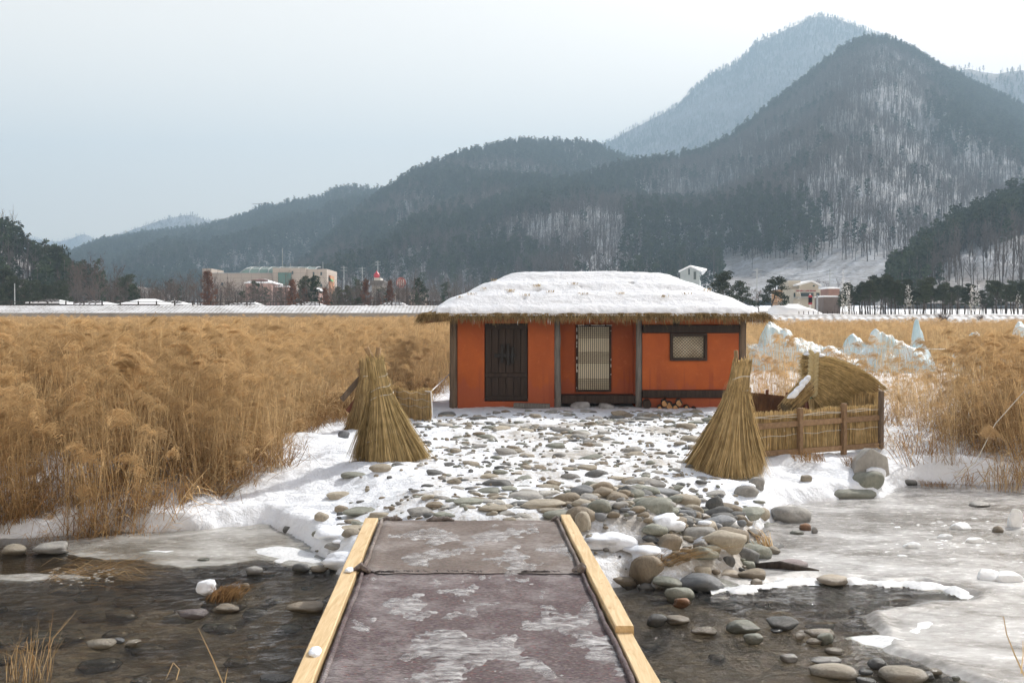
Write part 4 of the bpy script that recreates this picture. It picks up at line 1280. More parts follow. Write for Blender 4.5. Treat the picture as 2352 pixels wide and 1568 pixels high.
# the pentagonal boulder beside the straw fence, snow drifted against its foot
p = on_ground(1725 + .341 * 832, 1100)
pb = MB()
w = (1725 + .341 * 955 - 1725 - .341 * 705) / S * p.y / F
prof = [(-.5, 0.0), (-.42, .42), (-.02, .78), (.44, .52), (.5, .02), (.1, -.15)]
fr_ = [(x * w, -0.14, z * w) for x, z in prof]; bk = [(x * w * .8, 0.22, z * w * .9) for x, z in prof]
pb.add(fr_ + bk, [tuple(range(6)), tuple(range(11, 5, -1))] + [(i, 6 + i, 6 + (i + 1) % 6, (i + 1) % 6) for i in range(6)])
me = pb.mesh("river_stone", ST["grey"])
bm_ = bmesh.new(); bm_.from_mesh(me); bmesh.ops.recalc_face_normals(bm_, faces=bm_.faces)
bmesh.ops.bevel(bm_, geom=list(bm_.edges), offset=.03, segments=2, affect='EDGES', profile=.6); bm_.to_mesh(me); bm_.free()
o = link("river_stone", me); o.location = (p.x, p.y + .25, p.z + .03)
tag(o, "big upright five sided grey boulder beside the straw fence", "stone")
cap = stone_shape(511, 0, .3, ICO2_V) * np.array([.13, .06, .09]) * w / .45
c = link("snow_drift", mesh_np("snow_drift", cap, ICO2_F, [SNOW], True), o, False); c.location = (.10 * w, -.17, .05)
placed.append((p.x, p.y + .2, .3))

# step stones, plank and frost before the hut
for a in ((1309.5, 1357.5, 921, 936, "frosted flat step stone under the lattice door, nearest the grey post"), (1368, 1412, 923, 941, "rounded step stone in the middle of the three before the lattice door"),
          (1413, 1452, 929, 946, "square frosted step stone of the three before the lattice door")):
    rock_block(a[0], a[1], a[2], a[3], YF - .05 if a[0] < 1360 else YF - .2, FROST, a[4])
b = MB(); b.beam((HX(1180), YF - .22, .07), (HX(1262), YF - .30, .05), .16, .11, 0, (0, 0, 1), .012)
tag(b.build("squared_timber", GREYW), "grey squared timber lying at the foot of the orange wall", "timber")
log_specs = [(1482, 912 + 20, .10, WOODD, "thick dark log lying against the hut wall"), (1512, 941, .055, REDWOOD, "small reddish log at the front of the firewood"), (1523, 930, .075, REDWOOD, "firewood log with snow beside it"),
             (1535, 936, .085, WOODP, "thickest pale firewood log"), (1548, 940, .07, REDWOOD, "firewood log low in the pile"), (1556, 929, .075, REDWOOD, "firewood log on top of the pile"), (1574, 942, .068, WOODP, "single log end apart from the pile"),
             (1590, 944, .05, WOODD, "thin dark log beyond the single log end")]
for i, (px, py, r, m, lab) in enumerate(log_specs):
    x = HX(px); z = HZc(py) + .06
    b = MB(); y0 = YF - .34 + .03 * i % .1
    b.tube([(x, y0, z), (x + .03, y0 + .34, z + .02)], [r, r * .96], 12, 0, True, .03)
    lg = b.build("log", BARK if m is not WOODD else WOODD)
    tag(lg, lab + " before the orange wall" if "hut" not in lab else lab, "log", "firewood at the foot of the hut")
    b = MB(); b.tube([(x, y0 - .004, z), (x, y0 - .001, z)], [r * .9, r * .9], 12); b.build("sawn_end", CUTWOOD if m is not WOODD else WOODD, lg)

# cobbles of the yard, bank and shore
YB = MB_cob = None
def inside_any(x, y, r):
    for a, b_, s in placed:
        if (x - a) ** 2 + (y - b_) ** 2 < (0.75 * (s + r)) ** 2: return True
    return False
cand = []
rs = np.random.RandomState(5)
NC = 14000
cx_, cy_, cu_ = rs.uniform(-4.2, 5.2, NC), rs.uniform(9.7, 23.6, NC), rs.rand(NC)
cs_y, cs_l = poly_sd(YARD, cx_, cy_), poly_sd(LAND, cx_, cy_)
cb_ = np.exp(-((cx_ - 2.2) / 1.7) ** 2 - ((cy_ - 11.3) / 1.4) ** 2)
cden = np.where(cy_ > 14, .20, .28) * ss(-.5, .6, cs_y) * (0.25 + 1.1 * ss(-.15, .35, fbm(cx_ * .7, cy_ * .45, 2, 81))) + 1.5 * cb_ + .12 * ss(13.5, 11.5, cy_) * ss(-.5, .3, cs_y)
ok_ = (cu_ < cden) & (cs_l > -.35) & ~((np.abs(cx_ - .3) < 1.0) & (cy_ < 10.9))
for x, y, bank, sl in zip(cx_[ok_], cy_[ok_], cb_[ok_], cs_l[ok_]):
    r = min(0.20, 0.03 + 0.042 * rs.gamma(1.4, 1.0)) if bank < .3 else min(.19, .035 + .05 * rs.gamma(1.4, 1.0))
    if inside_any(x, y, r * .6): continue
    cand.append((x, y, r, bank)); placed.append((x, y, r * .8))
def show(c): return c[2] / c[1]
cand.sort(key=show, reverse=True)
N_IND = 300 - len(BIG) - 1
pal_b = ["grey", "grey", "dark", "dark", "green", "green", "blue", "brown", "brown", "tan"]
pal_y = ["grey", "grey", "green", "green", "tan", "tan", "tan", "brown", "pale", "dark"]
word_y = {"blue": "blue grey", "grey": "smooth grey", "green": "green grey", "tan": "tan", "brown": "brown", "pale": "whitish", "dark": "dark grey"}
def cobble_label(mat, x, y, r, bank):
    size = "large" if r > .17 else ("small" if r < .10 else "middling")
    if bank > .3: return "%s %s cobble packed among the boulders of the stony bank right of the bridge" % (size, word_y[mat])
    where = "before the hut's door" if y > 19.5 else ("in the middle of the snowy yard" if y > 14.5 else "close to the end of the bridge")
    side = "left" if x < -.9 else ("right" if x > 1.9 else "central")
    return "%s %s cobble in the snow %s, %s part" % (size, word_y[mat], where, side)
small = []
for i, (x, y, r, bank) in enumerate(cand):
    mat = pal_y[rs.randint(len(pal_y))] if bank < .3 else pal_b[rs.randint(len(pal_b))]
    flat = rs.uniform(.22, .42) if bank < .35 else rs.uniform(.38, .65)
    asp = rs.uniform(.6, .95)
    z = gz(x, y)
    k = rs.randint(0, 6); ang = [0.1, 0.3, 0.5, 0.8][rs.randint(4)]
    rz = rs.uniform(-.7, .7)
    if i < N_IND:
        o = link("river_stone", stone_var(mat, k, ang))
        o.location = (x, y, z + r * flat * (.05 if bank < .3 else .3)); o.scale = (r, r * asp, r * flat); o.rotation_euler = (rs.uniform(-.15, .15), rs.uniform(-.15, .15), rz)
        tag(o, cobble_label(mat, x, y, r, bank), "stone", "cobbles of the yard" if bank < .3 else "cobbles of the stony bank")
    else:
        small.append((x, y, z + r * flat * (.05 if bank < .3 else .25), r, asp, flat, rz, mat, k, ang))
# extra gravel sized pebbles on the bank and yard
ex = np.where(rs.rand(1500) < .35, rs.normal(2.2, 1.1, 1500), rs.uniform(-3.5, 4.5, 1500)); ey = np.where((np.abs(ex - 2.2) < 1.5) & (rs.rand(1500) < .5), rs.normal(11.3, .9, 1500), rs.uniform(11, 22.5, 1500))
eok = (poly_sd(LAND, ex, ey) > 0) & (poly_sd(YARD, ex, ey) > -.4); ez = gh(ex, ey)
for x, y, z in zip(ex[eok], ey[eok], ez[eok]):
    r = rs.uniform(.012, .045)
    small.append((x, y, z + r * .3, r, rs.uniform(.6, 1), rs.uniform(.4, .8), rs.uniform(0, 3), pal_y[rs.randint(len(pal_y))], rs.randint(0, 6), 0.1))
mats_l = list(ST.keys())
PV, PF, PM = [], [], []
off = 0
_loc = {}
for (x, y, z, r, asp, flat, rz, mat, k, ang) in small:
    key = (k, ang)
    if key not in _loc: _loc[key] = stone_shape(300 + k * 5 + int(ang * 10), ang, .1, ICO2_V)
    v = _loc[key] * np.array([r, r * asp, r * flat])
    c, s_ = math.cos(rz), math.sin(rz)
    v = np.stack([v[:, 0] * c - v[:, 1] * s_ + x, v[:, 0] * s_ + v[:, 1] * c + y, v[:, 2] + z], 1)
    PV.append(v); PF.append(ICO2_F + off); off += len(v); PM += [mats_l.index(mat)] * len(ICO2_F)
# stones under the stream
ux, uy = rs.uniform(-9, 9, 520), rs.uniform(4.8, 12.5, 520); uk = poly_sd(LAND, ux, uy) < -.15; uz = gh(ux, uy)
for x, y, z in zip(ux[uk], uy[uk], uz[uk]):
    r = rs.uniform(.05, .22); v = _loc[list(_loc)[rs.randint(len(_loc))]] * np.array([r, r * .8, r * .35]) + np.array([x, y, min(z + .02, ZW - r * .35 - .02)])
    PV.append(v); PF.append(ICO2_F + off); off += len(v); PM += [mats_l.index(pal_y[rs.randint(len(pal_y))])] * len(ICO2_F)
o = link("pebbles", mesh_np("pebbles", np.concatenate(PV), np.concatenate(PF), [ST[k] for k in mats_l], True, PM))
tag(o, kind="stuff")

# ------------------------------------------------------------------ footbridge
BZ = 0.08
def line_x(a, b):
    p, q = on(a[0], a[1], BZ), on(b[0], b[1], BZ)
    return lambda y: p.x + (q.x - p.x) * (y - p.y) / (q.y - p.y)
xlo, xli = line_x((668, 1568), (838, 1190)), line_x((716, 1568), (867, 1190))
xri, xro = line_x((1472, 1568), (1284, 1180)), line_x((1527, 1568), (1307, 1180))
YE = on(1050, 1188, BZ).y; YJ = on(1400, 1445, BZ).y
def timber_mat():
    m, nt, b, out = new_mat("new_pine_timber")
    g = coords(nt, "World", (9, 0.7, 9), (0, 0, -0.05))
    f = noise(nt, g, 3.0, 5, 0.6, 1.2)
    c = mixc(nt, ramp(nt, f, [(0.35, 0), (0.7, 1)]), (0.52, 0.355, 0.17), (0.70, 0.535, 0.315))
    kn = noise(nt, coords(nt, "World", (7, 2.6, 7)), 2.2, 2)
    c = mixc(nt, ramp(nt, kn, [(0.66, 0), (0.74, 0.7)]), c, (0.42, 0.22, 0.08))
    nt.links.new(c, b.inputs["Base Color"]); b.inputs["Roughness"].default_value = 0.6
    nt.links.new(bump(nt, noise(nt, g, 12, 4), 0.15, 0.01), b.inputs["Normal"])
    return m
PINE = timber_mat()
bridge = empty("footbridge", (0, 6, 0), "wooden footbridge with new pine edge boards crossing the stream", "footbridge")
def rail(x_o, x_i, y0, y1, z0, z1):
    n = 14; V = []; Fq = []
    for i in range(n):
        y = y0 + (y1 - y0) * i / (n - 1); a, c = x_o(y), x_i(y)
        a += R.uniform(-.004, .004); c += R.uniform(-.004, .004)
        V += [(a, y, z0), (c, y, z0), (c, y, z1 - .006), (c - .006 * (1 if c > a else -1), y, z1), (a + .006 * (1 if c > a else -1), y, z1), (a, y, z1 - .006)]
    for i in range(n - 1):
        for k in range(6):
            k2 = (k + 1) % 6
            Fq.append((i * 6 + k, i * 6 + k2, i * 6 + 6 + k2, i * 6 + 6 + k))
    Fq += [tuple(range(6))[::-1], tuple((n - 1) * 6 + k for k in range(6))]
    me = mesh_np("edge_board", V, Fq, [PINE], False)
    bm2 = bmesh.new(); bm2.from_mesh(me); bmesh.ops.recalc_face_normals(bm2, faces=bm2.faces); bm2.to_mesh(me); bm2.free()
    return link("edge_board", me, bridge)
rail(xlo, xli, 2.0, YE, -.02, BZ)
rail(xro, xri, YJ, YE + .05, 0.0, BZ + .025)
rail(lambda y: xro(y) - .01, xri, 2.0, YJ + .25, -.04, BZ - .016)
b = MB()
ys_ = np.linspace(2.0, YE - .03, 60)
for y0, y1 in zip(ys_[:-1], ys_[1:]):
    p = MB(); p.add([(xlo(y0) + .01, y0, -.06), (xro(y0) - .01, y0, -.06), (xro(y1) - .01, y1 - .01, -.06), (xlo(y1) + .01, y1 - .01, -.06),
                     (xlo(y0) + .01, y0, -.025), (xro(y0) - .01, y0, -.025), (xro(y1) - .01, y1 - .01, -.025), (xlo(y1) + .01, y1 - .01, -.025)],
                    [(3, 2, 1, 0), (4, 5, 6, 7), (0, 1, 5, 4), (1, 2, 6, 5), (2, 3, 7, 6), (3, 0, 4, 7)])
    p.build("deck_plank", WOODF, bridge)
for xa in (xli, xri):
    b = MB(); b.beam((xa(2.0), 2.0, -.16), (xa(YE - .3), YE - .3, -.16), .10, .18); b.build("bearer", WOODF, bridge)
for yy in (4.2, 7.4):
    for xa in (xli, xri):
        b = MB(); b.tube([(xa(yy), yy, -.95), (xa(yy), yy, -.25)], [.07, .07], 10); b.build("leg", WOODP, bridge)

def felt_mat(name, c1, c2, flecks):
    m, nt, b, out = new_mat(name)
    v = coords(nt, "World", (1.0, 3.5, 1))
    w = coords(nt, "World", (1, 1, 1))
    f = noise(nt, v, 26, 5, 0.75); f2 = noise(nt, w, 2.2, 4)
    c = mixc(nt, ramp(nt, f, [(0.38, 0), (0.62, 1)]), c1, c2)
    c = mixc(nt, ramp(nt, noise(nt, w, 55, 4, .8), [(0.56, 0), (0.66, .7)]), c, (0.04, 0.034, 0.034))
    c = mixc(nt, ramp(nt, noise(nt, v, 70, 3, .8), [(0.58, 0), (0.70, .6)]), c, (0.42, 0.38, 0.37))
    c = mixc(nt, ramp(nt, f2, [(0.35, 0), (0.7, 0.35)]), c, tuple(x * 0.6 for x in c1))
    vo = nd(nt, "ShaderNodeTexVoronoi"); vo.inputs["Scale"].default_value = 60.0
    nt.links.new(v, vo.inputs["Vector"])
    sel = nd(nt, "ShaderNodeSeparateColor"); nt.links.new(vo.outputs["Color"], sel.inputs[0])
    k = ramp(nt, sel.outputs[0], [(0.80, 0), (0.84, flecks)])
    fc = ramp(nt, sel.outputs[1], [(0.0, (0.30, 0.08, 0.05)), (0.3, (0.10, 0.05, 0.11)), (0.55, (0.03, 0.03, 0.04)), (0.8, (0.38, 0.33, 0.30)), (1.0, (0.12, 0.10, 0.18))])
    c = mixc(nt, k, c, fc)
    fro = math_n(nt, 'MULTIPLY', ramp(nt, noise(nt, w, 1.7, 6, .7), [(0.48, 0), (0.70, .55)]), ramp(nt, noise(nt, v, 14, 5, .8), [(0.38, 0.1), (0.62, 1)]))
    c = mixc(nt, fro, c, (0.60, 0.58, 0.58))
    nt.links.new(c, b.inputs["Base Color"]); b.inputs["Roughness"].default_value = 0.95; b.inputs["Specular IOR Level"].default_value = 0.1
    n1 = bump(nt, f, 0.7, 0.012)
    nt.links.new(n1, b.inputs["Normal"])
    return m
FELT1 = felt_mat("purple_felt", (0.085, 0.066, 0.067), (0.195, 0.16, 0.161), 0.6)
FELT2 = felt_mat("beige_felt", (0.13, 0.107, 0.095), (0.26, 0.225, 0.20), 0.4)
FRAY = mat_noise("frayed_felt", (0.04, 0.035, 0.037), (0.14, 0.12, 0.12), 20, 0.95, 0.8)
DECKZ = 0.045
def carpet_z(x, y):
    return DECKZ + 0.006 * fbm(x * 2, y * 2, 3, 91) + 0.003 * np.exp(-((y - YJOIN) / .06) ** 2) + 0.012 * np.exp(-((x - xlin(y)) / .05) ** 2)
YJOIN = on(1050, 1318, DECKZ).y
def xlin(y): return xli(y) + .10
def carpet(name, y0, y1, dz, mat, label, seed, jag):
    nx, ny = 150, int((y1 - y0) / .02)
    u = np.linspace(0, 1, nx); yv = np.linspace(y0, y1, ny)
    U, Yv = np.meshgrid(u, yv)
    if jag:
        Yv = Yv + (0.03 * fbm(U * 9, U * 0 + seed, 3, seed)) * np.exp(-((Yv - y0) / .15) ** 2) + 0.05 * fbm(U * 7, U * 0 + seed + 4, 3, seed) * np.exp(-((Yv - y1) / .25) ** 2)
    Xl = xli(Yv) + .015 + .008 * perlin(Yv * 3, Yv * 0, seed); Xr = xri(Yv) - .02 + .01 * perlin(Yv * 3, Yv * 0 + 3, seed)
    X = Xl + (Xr - Xl) * U
    Z = carpet_z(X, Yv) + dz
    o = link(name, mesh_np(name, np.stack([X.ravel(), Yv.ravel(), Z.ravel()], 1), grid_faces(nx, ny), [mat], True))
    tag(o, label, "carpet")
    for sx in (0, 1):
        pts = []; rs_ = []
        for y in np.arange(y0, y1, .05):
            x = (xli(y) + .045 + .012 * float(perlin(y * 2.5, 0.3, seed + 1)) if sx == 0 else xri(y) - .03 + .012 * float(perlin(y * 2.5, 4.3, seed + 1)))
            pts.append((x, y, DECKZ + .015 + dz + .006 * float(perlin(y * 6, sx * 3.0, seed)))); rs_.append(.015 + .006 * float(perlin(y * 8, sx * 7.7, seed + 2)))
        h = MB(); h.tube(pts, rs_, 8); h.build("rolled_hem", mat, o, True)
    return o
c1 = carpet("felt_carpet", 2.0, YJOIN + .08, 0.0, FELT1, "near purple grey flecked felt carpet on the footbridge", 3, False)
c2 = carpet("felt_carpet", YJOIN, YE + .02, 0.007, FELT2, "far beige grey felt carpet on the footbridge before the stones", 5, True)
b = MB()
for i in range(60):
    x = R.uniform(xli(YJOIN) + .05, xri(YJOIN) - .05); yb = YJOIN + .03 * float(fbm(np.array([(x - xli(YJOIN)) / 1.7 * 9]), np.array([5.0]), 3, 5)[0]); a = R.uniform(-1, 1)
    b.ribbon([(x, yb + .01, DECKZ + .03), (x + a * .03, yb - R.uniform(.0, .03), DECKZ + .028), (x + a * .06, yb - R.uniform(0, .02), DECKZ + .02)], [.012, .008, 0], (1, 0, .3))
for fx in (.05, .1, .14, .74, .78, .82, .97):
    x = xli(YJOIN) + fx * (xri(YJOIN) - xli(YJOIN))
    b.tube([(x - .04, YJOIN, DECKZ + .02), (x, YJOIN - .008, DECKZ + .026), (x + .04, YJOIN + .005, DECKZ + .02)], [.005, .010, .005], 6)
tag(b.build("frayed_edge", FRAY, c2), kind="stuff")
b = MB()
for cx, cw, m_ in ((895, .12, 1), (1012, .14, 1), (1290, .10, 1)):
    p = on(cx, 1190, .06)
    for i in range(5):
        xx = p.x + R.uniform(-cw, cw) * .6; b.tube([(xx - cw * .5, YE - .02 + R.uniform(-.03, .04), .06), (xx, YE + R.uniform(-.02, .04), .068 + R.uniform(0, .015)), (xx + cw * .5, YE + R.uniform(-.02, .05), .055)], [.010, .022, .010], 7, 0, True, .3)
b.build("torn_roll", mat_noise("grey_felt_roll", (0.13, 0.11, 0.105), (0.26, 0.23, 0.215), 30, .95, .8), c2, True)
for sx, xa in ((0, xli(YJOIN) + .03), (1, xri(YJOIN) - .03)):
    b = MB()
    for i in range(4): b.tube([(xa - .07, YJOIN + R.uniform(-.04, .04), .07), (xa, YJOIN + R.uniform(-.03, .03), .10 + R.uniform(-.02, .02)), (xa + .07, YJOIN + R.uniform(-.04, .04), .065)], [.012, .026, .012], 7, 0, True, .3)
    b.build("knotted_corner", FELT2, c2, True)
# ice frozen onto the felt
def felt_ice(X, Y):
    xc = (xli(Y) + xri(Y)) / 2; w = xri(Y) - xli(Y)
    u = (X - xc) / w
    f = fbm(X * 2.6, Y * 1.5, 5, 95, 0.58)
    bias = 0.31 * np.exp(-((u + .03) / .20) ** 2) * (0.6 + 0.4 * np.sin(Y * 2.2)) + 0.40 * np.exp(-((u - .46) / .055) ** 2) * (0.5 + 0.5 * ss(-.2, .2, perlin(Y * 1.1, Y * 0 + 2, 8))) - 0.25 * ss(-.25, -.45, u)
    f = f + 0.22 * fbm(X * 13, Y * 7, 4, 96, .62)
    h = (f + bias - 0.30) * 0.05
    h = np.minimum(h, .008 + .006 * fbm(X * 9, Y * 5, 3, 97)) + 0.012 * np.clip(f + bias - .55, 0, .5)
    edge = (X < xli(Y) + .06) | (X > xri(Y) - .03)
    return np.where(edge, -.05, h)
def icef_mat():
    m, nt, b, out = new_mat("felt_ice")
    v = coords(nt, "World", (1, 2.2, 1))
    f = noise(nt, v, 5, 6, 0.65)
    nt.links.new(mixc(nt, ramp(nt, f, [(0.3, 0), (0.7, 1)]), (0.46, 0.45, 0.45), (0.76, 0.76, 0.77)), b.inputs["Base Color"])
    b.inputs["Roughness"].default_value = 0.25; b.inputs["IOR"].default_value = 1.31
    n1 = bump(nt, noise(nt, v, 28, 5, .7), 0.7, .02)
    nt.links.new(n1, b.inputs["Normal"])
    tr = nd(nt, "ShaderNodeBsdfTransparent"); mx = nd(nt, "ShaderNodeMixShader")
    nt.links.new(ramp(nt, noise(nt, v, 8.0, 6, .7), [(0.36, 0.97), (0.70, 0.10)]), mx.inputs[0])
    nt.links.new(b.outputs[0], mx.inputs[1]); nt.links.new(tr.outputs[0], mx.inputs[2]); nt.links.new(mx.outputs[0], out.inputs["Surface"])
    return m
o = link("ice_crust", height_patch("ice_crust", icef_mat(), -1.1, 1.1, 4.5, YE - .02, .012, felt_ice, lambda X, Y: carpet_z(X, Y) + np.where(Y > YJOIN, .007, 0) + .002, .02))
tag(o, kind="stuff")
for px, py, s_, lab in ((725, 1498, .055, "small snow lump on the left edge board of the footbridge"), (803, 1310, .05, "melting icy snow patch on the left edge board beside the carpet join")):
    p = on(px, py, BZ); V = stone_shape(700 + px, 0, .25, ICO2_V) * np.array([s_ * .7, s_ * 1.6, s_ * .35])
    o = link("snow_lump", mesh_np("snow_lump", V, ICO2_F, [SNOW], True)); o.location = (p.x, p.y, BZ + .01); tag(o, lab, "snow")
# snow drifts between the stones against the bridge
for px, py, a, h, lab in ((790, 1290, .26, .10, "snow drift against the left edge board at the bank"), (770, 1225, .30, .07, "snow drift over the shore stones by the left rail end"), (1385, 1245, .36, .10, "snow patch between the right edge board and the tall brown boulder"),
                          (1490, 1268, .26, .08, "snow drift between the tall brown boulder and the gravel"), (1640, 1252, .26, .10, "snow patch in front of the big tan block"), (1530, 1205, .22, .10, "snow lump beside the pitted boulder")):
    p = on_ground(px, py); V = stone_shape(800 + px, 0, .35) * np.array([a, a * .9, h])
    o = link("snow_drift", mesh_np("snow_drift", V, ICO_F, [SNOW], True)); o.location = (p.x, p.y + a * .3, p.z + .0); tag(o, lab, "snow")

# ------------------------------------------------------------------ straw cones
def straw_cone(label, base, apex_dx, H, Rb, n, mat, poles, rings, flare=.15, neck=.13, skirt=1.0, sq=0.8):
    root = empty("straw_cone", base, label, "straw cone")
    def rad_(t):          # t = z / H
        if t > .82: return neck + (flare - neck) * (t - .82) / .18
        return neck + (Rb - neck) * ((.82 - t) / .82) ** 1.12
    lob = lambda a, f: 1 + .13 * f * math.sin(2.3 * a + base.x * 3) + .09 * f * math.sin(5.1 * a + base.y) + .05 * f * math.sin(11 * a)
    def cen(t): return base.x + apex_dx * t, base.y + .05 * t
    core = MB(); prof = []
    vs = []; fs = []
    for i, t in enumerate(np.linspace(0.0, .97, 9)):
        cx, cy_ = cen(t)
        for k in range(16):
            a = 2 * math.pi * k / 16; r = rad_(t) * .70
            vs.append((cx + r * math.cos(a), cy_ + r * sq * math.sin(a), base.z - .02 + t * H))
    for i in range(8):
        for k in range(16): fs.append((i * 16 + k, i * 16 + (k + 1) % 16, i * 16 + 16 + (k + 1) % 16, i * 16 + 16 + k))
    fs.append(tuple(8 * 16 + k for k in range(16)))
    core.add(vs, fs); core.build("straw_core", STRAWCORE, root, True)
    b = MB()
    for _ in range(n):
        a = R.uniform(0, 2 * math.pi); da = R.gauss(0, .16)
        t1 = R.choice([1.0, 1.0, 1.0, R.uniform(.45, .95)]) + R.gauss(-.01, .035); t0 = max(-.01, R.gauss(.02, .05)) if R.random() < .8 else R.uniform(0, .4)
        if t1 - t0 < .25: continue
        out = R.gauss(1.0, .10) if R.random() < .88 else R.uniform(1.0, 1.35)
        pts = []
        for i in range(5):
            f = i / 4; t = t1 + (t0 - t1) * f
            cx, cy_ = cen(t); r = rad_(min(t, 1.0)) * (1 + (out - 1) * f) * lob(a, f) + .012 * f
            aa = a + da * f
            pts.append((cx + r * math.cos(aa) + R.uniform(-.006, .006), cy_ + r * sq * math.sin(aa), base.z + t * H))
        b.ribbon(pts, [.008, .011, .012, .011, .004], (-math.sin(a), math.cos(a), R.uniform(-.9, .9)))
    for _ in range(int(n * .13)):      # stray stalks
        a = R.uniform(0, 6.28); t = R.uniform(.15, .9); cx, cy_ = cen(t); r = rad_(t); L = R.uniform(.08, .3)
        b.ribbon([(cx + r * math.cos(a), cy_ + r * sq * math.sin(a), base.z + t * H), (cx + (r + L * .3) * math.cos(a), cy_ + (r + L * .3) * sq * math.sin(a), base.z + t * H - L * .3), (cx + (r + L * .5) * math.cos(a + .2), cy_ + (r + L * .5) * sq * math.sin(a + .2), base.z + t * H - L)], [.007, .006, 0])
    tag(b.build("straw", mat, root), kind="stuff")
    for t, tilt in rings:
        cx, cy_ = cen(t); r = rad_(t) * 1.03 + .012; pts = []
        for k in range(25):
            a = 2 * math.pi * k / 24; pts.append((cx + r * math.cos(a), cy_ + r * sq * math.sin(a), base.z + t * H + tilt * math.cos(a) * r + .012 * math.sin(3 * a)))
        q = MB(); q.tube(pts, .0065, 5, 0, False); q.build("tie_string", ROPE, root, True)
    for (pa, pb, r) in poles:
        q = MB(); q.tube([pa, pb], [r * 1.05, r], 10); po = q.build("pole", WOODP, root, True)
        d = (Vector(pb) - Vector(pa)).normalized()
        q = MB(); q.tube([Vector(pb) + d * .0005, Vector(pb) + d * .003], [r * .9, r * .9], 10); q.build("sawn_end", CUTWOOD, po)
    return root
def in_front(p, px, py, dy=0.0): return at(px, py, p.y + dy)
bL = on_ground(897, 1056); bL.z -= .02
tl, tr_ = at(841, 798, bL.y + .0), at(870, 797, bL.y + .05)
straw_cone("greenish straw cone with two pole tops left of the snowy yard", bL, -.215, 1.41, .44, 5200, STRAWG,
           [((bL.x + .02, bL.y + .1, .9), tl, .036), ((bL.x - .25, bL.y + .05, 1.0), tr_, .036)], [(.84, .5), (.74, .35), (.66, .3), (.26, .25)], .125, .11)
bR = on_ground(1664, 1082); bR.z -= .02
straw_cone("shaggy straw cone with a single pole top in front of the straw fence", bR, .245, 1.50, .50, 5600, STRAW,
           [((bR.x + .2, bR.y + .06, .7), at(1690.5, 804, bR.y + .06), .03)], [(.90, .2), (.76, .3), (.22, .2)], .135, .12)
bB = on_ground(842, 985); bB.z -= .02
straw_cone("brown straw cone half hidden behind the greenish straw cone", bB, -.02, 1.22, .33, 1500, STRAW, [((bB.x, bB.y, .6), at(822, 845, bB.y), .03)], [(.8, .2)], .12, .10)
for a, c, w, lab in (((789, 917), (812, 882), .10, "dark brown plank leaning at the back beside the reeds"), ((803, 945), (836, 890), .11, "brown plank leaning on the hidden straw cone"),
                     ((798, 990), (845, 930), .12, "dark reddish plank leaning above the blue grey stone"), ((812, 1016), (850, 955), .11, "orange brown plank with its foot in the snow")):
    p = at(a[0] - 4, a[1], bB.y - .12); q = at(c[0] + 22, c[1] - 22, bB.y + .12)
    b = MB(); b.beam(p, q, .03, w, 0, (0, 0, 1), .004); o = b.build("plank", REDWOOD if "dark" not in lab else WOODG); tag(o, lab, "plank", "planks leaning behind the left cone")

# ------------------------------------------------------------------ straw fences
def reed_screen(b, A, B, z0, z1, n, jit=.05, thick=.05, wd=.008):
    A, B = Vector(A), Vector(B); d = B - A; L = d.length; d.normalize(); nrm = Vector((-d.y, d.x, 0))
    for i in range(n):
        f = R.random(); p = A + d * (f * L); o_ = R.uniform(-thick, thick)
        gzv = p.z
        lean = R.gauss(0, .025); zt = (z1(f) if callable(z1) else z1) + R.uniform(-jit, jit * .6)
        zb = z0 + R.uniform(-.02, .03)
        pts = [(p.x + nrm.x * o_ + d.x * lean * k * 2, p.y + nrm.y * o_ + d.y * lean * k * 2, gzv + zb + (zt - zb) * k) for k in (0, .5, 1)]
        b.ribbon(pts, [wd, wd, wd * .6], (d.x, d.y, 0) if R.random() < .6 else None)
FA = on_ground(1722, 1058); FB = on_ground(2016, 1027)
fence = empty("straw_fence", FA, "low straw fence with sawn timber rails and posts beside the shaggy straw cone", "fence")
def fpt(px): f = (px - 1722) / (2016 - 1722.0); return FA.lerp(FB, f)
dF = (FB - FA).normalized(); nF = Vector((dF.y, -dF.x, 0))
if nF.y > 0: nF = -nF
top = lambda f: .66 + .05 * float(perlin(f * 9, 0.5, 7)) + .03 * f
b = MB(); reed_screen(b, FA, FB, .04, top, 2600, .05, .045, .009); tag(b.build("straw_panel", STRAW, fence), kind="stuff")
for px, ph, w in ((1821, .72, .075), (1922, .76, .075), (2013, .93, .085)):
    p = fpt(px) + nF * .085; q = MB()
    q.beam((p.x, p.y, p.z - .05), (p.x, p.y, p.z + ph), w if px < 2000 else .07, w if px < 2000 else .07, 0, (nF.x, nF.y, 0), .006); q.build("post", WOODF if px < 2000 else WOODG, fence)
segs = [1724, 1813, 1830, 1914, 1930, 2005]
for zr, zr2_, nm in ((.47, .50, "rail"), (.06, .05, "rail")):
    for a, c in ((segs[0], segs[1] + 8), (segs[1] + 8, segs[3] + 8), (segs[3] + 8, segs[5] + 6)):
        p, q_ = fpt(a) + nF * .065, fpt(c - .5) + nF * .065
        fa, fc = (a - 1722) / 294, (c - 1722) / 294
        q = MB(); q.beam((p.x, p.y, p.z + zr + (zr2_ - zr) * fa), (q_.x, q_.y, q_.z + zr + (zr2_ - zr) * fc), .03, .085, 0, (0, 0, 1), .004); q.build(nm, WOODF, fence)
for zz, sd_ in ((.58, 1), (.60, 2), (.30, 3)):
    pts = []
    for k in range(40):
        f = k / 39 * (.97 if sd_ != 2 else .9) + .01; p = FA.lerp(FB, f) + nF * .058
        pts.append((p.x, p.y, p.z + zz + .045 * float(perlin(f * 7, sd_ * 3.3, sd_)) + .05 * f))
    q = MB(); q.tube(pts, .004, 5, 0, False); q.build("tie_string", ROPE, fence, True)
